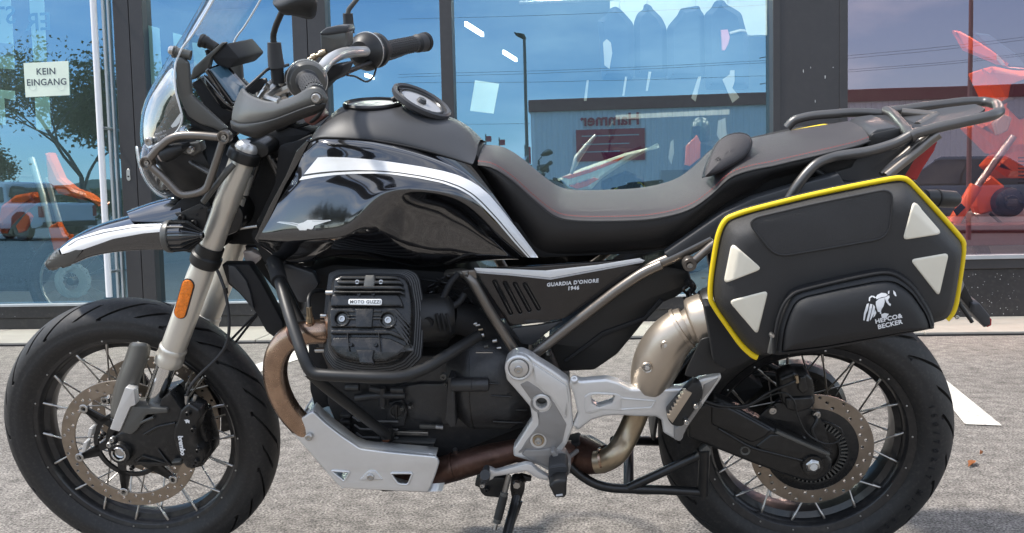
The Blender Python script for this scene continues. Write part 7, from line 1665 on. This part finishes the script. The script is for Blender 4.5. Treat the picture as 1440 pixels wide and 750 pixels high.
# land beyond
hz = Geo(); N_ = 160; rr_ = random.Random(4)
pts = []
for i in range(N_ + 1):
    a = R_(180 + 180 * i / N_); x_, y_ = math.cos(a) * 330, GLASS_Y + math.sin(a) * 330
    z_ = 11 + 5 * math.sin(i * .11) + 3 * math.sin(i * .31 + 1) + rr_.uniform(-.8, .8) + (5 if i < 60 else 0)
    pts.append((x_, y_, z_))
for x_, y_, z_ in pts: hz.v += [Vector((x_, y_, -1)), Vector((x_, y_, z_ * .6)), Vector((x_ * 1.12, y_ * 1.12, z_))]
for i in range(N_):
    for j in range(2): hz.f.append((i * 3 + j, i * 3 + 3 + j, i * 3 + 4 + j, i * 3 + 1 + j))
tag(hz.mk('hills', M['leaf2'], None), kind='structure')
def tree(name, base, h, sp, seed, nl, leaf, lab, thin=1.0):
    t = empty(name, base, lab, 'tree'); r = random.Random(seed); g = Geo(); tips = []
    def grow_(p, d, L, rad, dep):
        q = p + d * L; m = p.lerp(q, .5) + Vector((r.uniform(-1, 1), r.uniform(-1, 1), 0)) * L * .06
        g.tube([p, m, q], [rad, rad * .8, rad * .62], 6)
        if dep == 0: tips.append(q); return
        if dep < 3: tips.append(m); tips.append(q)
        for k in range(3 if dep > 1 else 3):
            a = r.uniform(0, 6.28); nd = (d + Vector((math.cos(a), math.sin(a), r.uniform(-.15, .5))) * sp * r.uniform(.6, 1.1)).normalized()
            grow_(q if k else p.lerp(q, .75), nd, L * r.uniform(.62, .82), rad * .55, dep - 1)
    grow_(Vector((0, 0, -.1)), Vector((0, 0, 1)), h * .28, h * .016, 5)
    g.mk('trunk', M['bark'], t); lf_ = Geo()
    for k in range(nl):
        p = r.choice(tips) + Vector((r.gauss(0, .35), r.gauss(0, .35), r.gauss(0, .3))) * thin; s = leaf * r.uniform(.6, 1.3)
        a = Vector((r.uniform(-1, 1), r.uniform(-1, 1), r.uniform(-1, 1))).normalized(); b = a.orthogonal().normalized()
        lf_.add([p + a * s, p + b * s * .6, p - a * s, p - b * s * .6], [(0, 1, 2, 3)])
    lf_.mk('crown', M['leaf'], t, smooth=False); return t
b1 = RV(118, 300, 26); tree('birch_tree', (b1.x, b1.y, 0), 7.2, .95, 5, 9000, .07, 'slender autumn tree whose mirrored branches fill the left pane', .8)
b1 = RV(196, 300, 30); tree('broadleaf_tree', (b1.x, b1.y, 0), 6.6, .85, 8, 6500, .10, 'denser autumn tree mirrored behind the dark door frame', .9)
b1 = RV(-40, 300, 44); tree('broadleaf_tree', (b1.x, b1.y, 0), 6.0, .85, 9, 5000, .12, 'round tree behind the mirrored pickup truck', .9)
b1 = RV(300, 300, 60); tree('broadleaf_tree', (b1.x, b1.y, 0), 6.0, .85, 12, 4000, .13, 'distant round tree mirrored behind the windscreen', .9)
hg_ = Geo(); r = random.Random(2)
for k in range(9000):
    x_ = r.uniform(-60, HX0 - 2); s = r.uniform(.10, .22); z_ = r.uniform(0, 1) ** .8 * (1.9 + .5 * math.sin(x_ * .7)); p = Vector((x_, HYR - 14 + r.uniform(-1, 1), z_))
    a = Vector((r.uniform(-1, 1), r.uniform(-1, 1), r.uniform(-1, 1))).normalized(); b = a.orthogonal().normalized(); hg_.add([p + a * s, p + b * s * .6, p - a * s, p - b * s * .6], [(0, 1, 2, 3)])
hdg = hg_.mk('hedge', M['leaf'], None, smooth=False); tag(hdg, 'long green hedge across the road from the shop', 'hedge', kind='stuff')
# pickup truck, standing with its tail towards the shop
def wheel_at(par, p, R, w=.22, name='wheel'):
    W = empty(name, p, parent=par)
    vs, fs = lathe_geo((0, -w / 2, 0), YA, [(R * .62, 0), (R * .92, .0), (R, .03), (R, w - .03), (R * .92, w), (R * .62, w)], 28); mk('tyre', vs, fs, M['rubber'], W)
    vs, fs = lathe_geo((0, -w / 2 + .02, 0), YA, [(0, 0), (R * .2, -.01), (R * .55, .01), (R * .63, -.01)], 28); mk('rim', vs, fs, M['guard'], W)
    vs, fs = lathe_geo((0, w / 2 - .02, 0), YA, [(0, 0), (R * .2, .01), (R * .55, -.01), (R * .63, .01)], 28); mk('rim', vs, fs, M['guard'], W)
def xz(name, q, y0, y1, m, par, bev=.04, rnd=.05, holes=()): return prism(name, [Vector((x, 0, z)) for x, z in q], y1 - y0, M[m], par, bev, rnd, holes, y=y0)
rv = RV(100, 345, 24)
tk = empty('pickup_truck', (rv.x, rv.y, 0), 'white pickup truck with black load bar mirrored in the left pane', 'pickup truck')
tk.rotation_euler = (0, 0, R_(24))
xz('body', [(0, .45), (0, 1.08), (-1.75, 1.12), (-3.4, 1.12), (-4.9, .98), (-5.1, .5), (-4.6, .36), (-.3, .36)], -.9, .9, 'white_car', tk, .05, .06)
xz('cab', [(-1.70, 1.08), (-1.75, 1.68), (-2.0, 1.76), (-3.0, 1.74), (-3.75, 1.10)], -.80, .80, 'white_car', tk, .06, .08)
for s in (-1, 1):
    xz('side_window', [(-1.85, 1.14), (-1.88, 1.60), (-2.95, 1.62), (-3.5, 1.16)], s * .805 - .01, s * .805 + .01, 'car_glass', tk, .004, .05)
    for x_ in (-.95, -4.15): xz('wheel_arch', [(x_ - .46, .36), (x_ - .40, .72), (x_ - .15, .86), (x_ + .15, .86), (x_ + .40, .72), (x_ + .46, .36)], s * .905 - .02, s * .905 + .02, 'dull', tk, .005, .05)
    for x_ in (-.95, -4.15): wheel_at(tk, (x_, s * .80, .37), .37)
    Geo().box((-.12, s * .86 - .055, .68), (.03, s * .86 + .055, 1.0)).mk('tail_light', M['red'], tk, bevel=.01, smooth=False)
    tube('load_bar', [Vector((-.5, s * .75, 1.1)), Vector((-1.0, s * .70, 1.55)), Vector((-1.6, s * .70, 1.60)), Vector((-1.7, s * .7, 1.3))], .04, M['dull'], tk, 10, .1)
Geo().box((.0, -.78, .55), (.03, .78, 1.02)).mk('tailgate', M['white_car'], tk, bevel=.01, smooth=False); Geo().box((-.1, -.86, .40), (.12, .86, .54)).mk('rear_bumper', M['dull'], tk, bevel=.02, smooth=False); Geo().box((-1.64, -.7, 1.14), (-1.66, .7, 1.58)).mk('rear_window', M['car_glass'], tk, smooth=False)
# car behind the right pane's mirror image
rv = RV(1385, 330, 17)
cr = empty('parked_car', (rv.x, rv.y, 0), 'blue grey car mirrored low in the rose tinted pane', 'car'); cr.rotation_euler = (0, 0, R_(200))
xz('body', [(-2.1, .3), (-2.15, .7), (-1.2, .92), (1.4, .95), (2.1, .85), (2.15, .35)], -.86, .86, 'blue_car', cr, .07, .1); xz('cabin', [(-1.15, .90), (-.4, 1.42), (.9, 1.45), (1.6, .93)], -.72, .72, 'car_glass', cr, .05, .1); xz('roof', [(-.42, 1.40), (-.3, 1.47), (.8, 1.50), (.95, 1.43)], -.70, .70, 'blue_car', cr, .02, .03)
for x_ in (-1.35, 1.35):
    for s in (-1, 1): wheel_at(cr, (x_, s * .77, .32), .32, .2)
for s in (-1, 1): Geo().box((-2.17, s * .6 - .15, .55), (-2.08, s * .6 + .15, .68)).mk('headlight', M['chrome'], cr, bevel=.01, smooth=False)
# lamp posts, flags, power line
def post(u, vt, Yv, r, m, lab, head=True):
    b = RV(u, 300, Yv); t = RV(u, vt, Yv); o = empty('street_lamp', (b.x, b.y, 0), lab, 'lamp post', 'lamp posts across the car park')
    tube('pole', [Vector((0, 0, 0)), Vector((0, 0, t.z))], [r * 1.3, r], M[m], o, 12)
    if head: xz('lamp_head', [(-.02, t.z - .02), (-.16, t.z + .06), (-.20, t.z + .12), (.0, t.z + .08), (.04, t.z)], -.06, .06, 'dull', o, .01, .01)
post(743, 54, 16, .03, 'pole', 'thin grey lamp post mirrored in front of the warehouse corner'); post(1362, -60, 14, .032, 'rosepole', 'tall reddish lamp post mirrored in the rose tinted pane')
for u, v0, h in ((683, 192, 8), (702, 197, 8), (738, 207, 24)):
    b = RV(u, v0, 40); o = empty('banner_flag', (b.x, b.y, 0), {683: 'small red banner mirrored left of the saddle nose', 702: 'small red banner mirrored above the saddle nose', 738: 'taller red banner with white lettering beside the mirrored warehouse'}[u], 'banner', 'red banners across the road')
    tube('pole', [Vector((0, 0, 0)), Vector((0, 0, b.z + .1))], .03, M['pole'], o, 8, 0); H_ = h * 42 / 1300
    Geo().box((.03, -.012, b.z - H_), (.26, .012, b.z)).mk('banner_cloth', M['sign_red'], o, smooth=False)
pl = RV(1100, 95, 110)
py = empty('power_pylon', (pl.x, pl.y, 0), 'lattice power pylon mirrored beside the broad dark column', 'pylon')
H_ = pl.z + 2
for s in (-1, 1): tube('mast_leg', [Vector((s * .8, 0, 0)), Vector((s * .15, 0, H_))], .07, M['pole'], py, 6, 0)
g = Geo()
for k in range(10): z0 = H_ * k / 10; w0 = .8 - .65 * k / 10; g.tube([Vector((-w0, 0, z0)), Vector((w0, 0, z0 + H_ / 10))], .03, 5); g.tube([Vector((w0, 0, z0)), Vector((-w0, 0, z0 + H_ / 10))], .03, 5)
g.mk('lattice_brace', M['pole'], py)['kind'] = 'stuff'
for z_ in (RV(1085, 80, 110).z, RV(1085, 117, 110).z): tube('cross_arm', [Vector((-2.6, 0, z_ - .1)), Vector((0, 0, z_ + .3)), Vector((2.6, 0, z_ - .1))], .06, M['pole'], py, 6, 0)
wires = [((560, 105), (1100, 84)), ((560, 109), (1100, 87)), ((560, 117), (1100, 106)), ((560, 27), (1100, 6)), ((1100, 86), (1500, 45)), ((1100, 90), (1500, 49)), ((1100, 108), (1500, 72)), ((1100, 105), (1500, 69)), ((560, 170), (745, 174))]
CL_ = ['upper line of the close pair of cables in the middle window', 'lower line of the close pair of cables in the middle window', 'single cable just above the mirrored warehouse roof', 'highest lone cable near the top of the middle window', 'uppermost cable in the rose tinted pane', 'second cable from the top in the rose tinted pane',
       'lowest cable in the rose tinted pane', 'third cable from the top in the rose tinted pane', 'low cable ending left of the mirrored warehouse corner']
for k, (a, b) in enumerate(wires):
    p0, p1 = RV(*a, 110), RV(*b, 110); mm = (p0 + p1) / 2 - Vector((0, 0, .25))
    w = tube('power_cable', [p0, mm, p1], .020, M['dull'], None, 5, smooth_line=12)
    tag(w, CL_[k], 'cable', 'overhead power cables')

# fallen leaves on the asphalt
M['dry_leaf'] = mat('dry_leaf', (.42, .16, .05), .7, var=.3)
for k, (u, v, s_, lab) in enumerate(((1367, 655, .035, 'curled orange leaf on the asphalt right of the rear wheel'), (1380, 640, .012, 'tiny leaf scrap just above the orange leaf'))):
    c = G(u, v); r = random.Random(k); vs = []
    for i in range(10):
        a = i * .628; w = s_ * (1 if i in (0, 5) else .55 + .12 * (i % 2)); vs.append(Vector((math.cos(a) * w * 1.1, math.sin(a) * w * .5, .004 + .010 * abs(math.sin(a * 1.0)) + r.uniform(0, .003))))
    o = mk('fallen_leaf', vs + [Vector((0, 0, .003))], [(i, (i + 1) % 10, 10) for i in range(10)], M['dry_leaf'], None); o.location = c; o.rotation_euler = (0, 0, r.uniform(0, 1)); tag(o, lab, 'leaf')
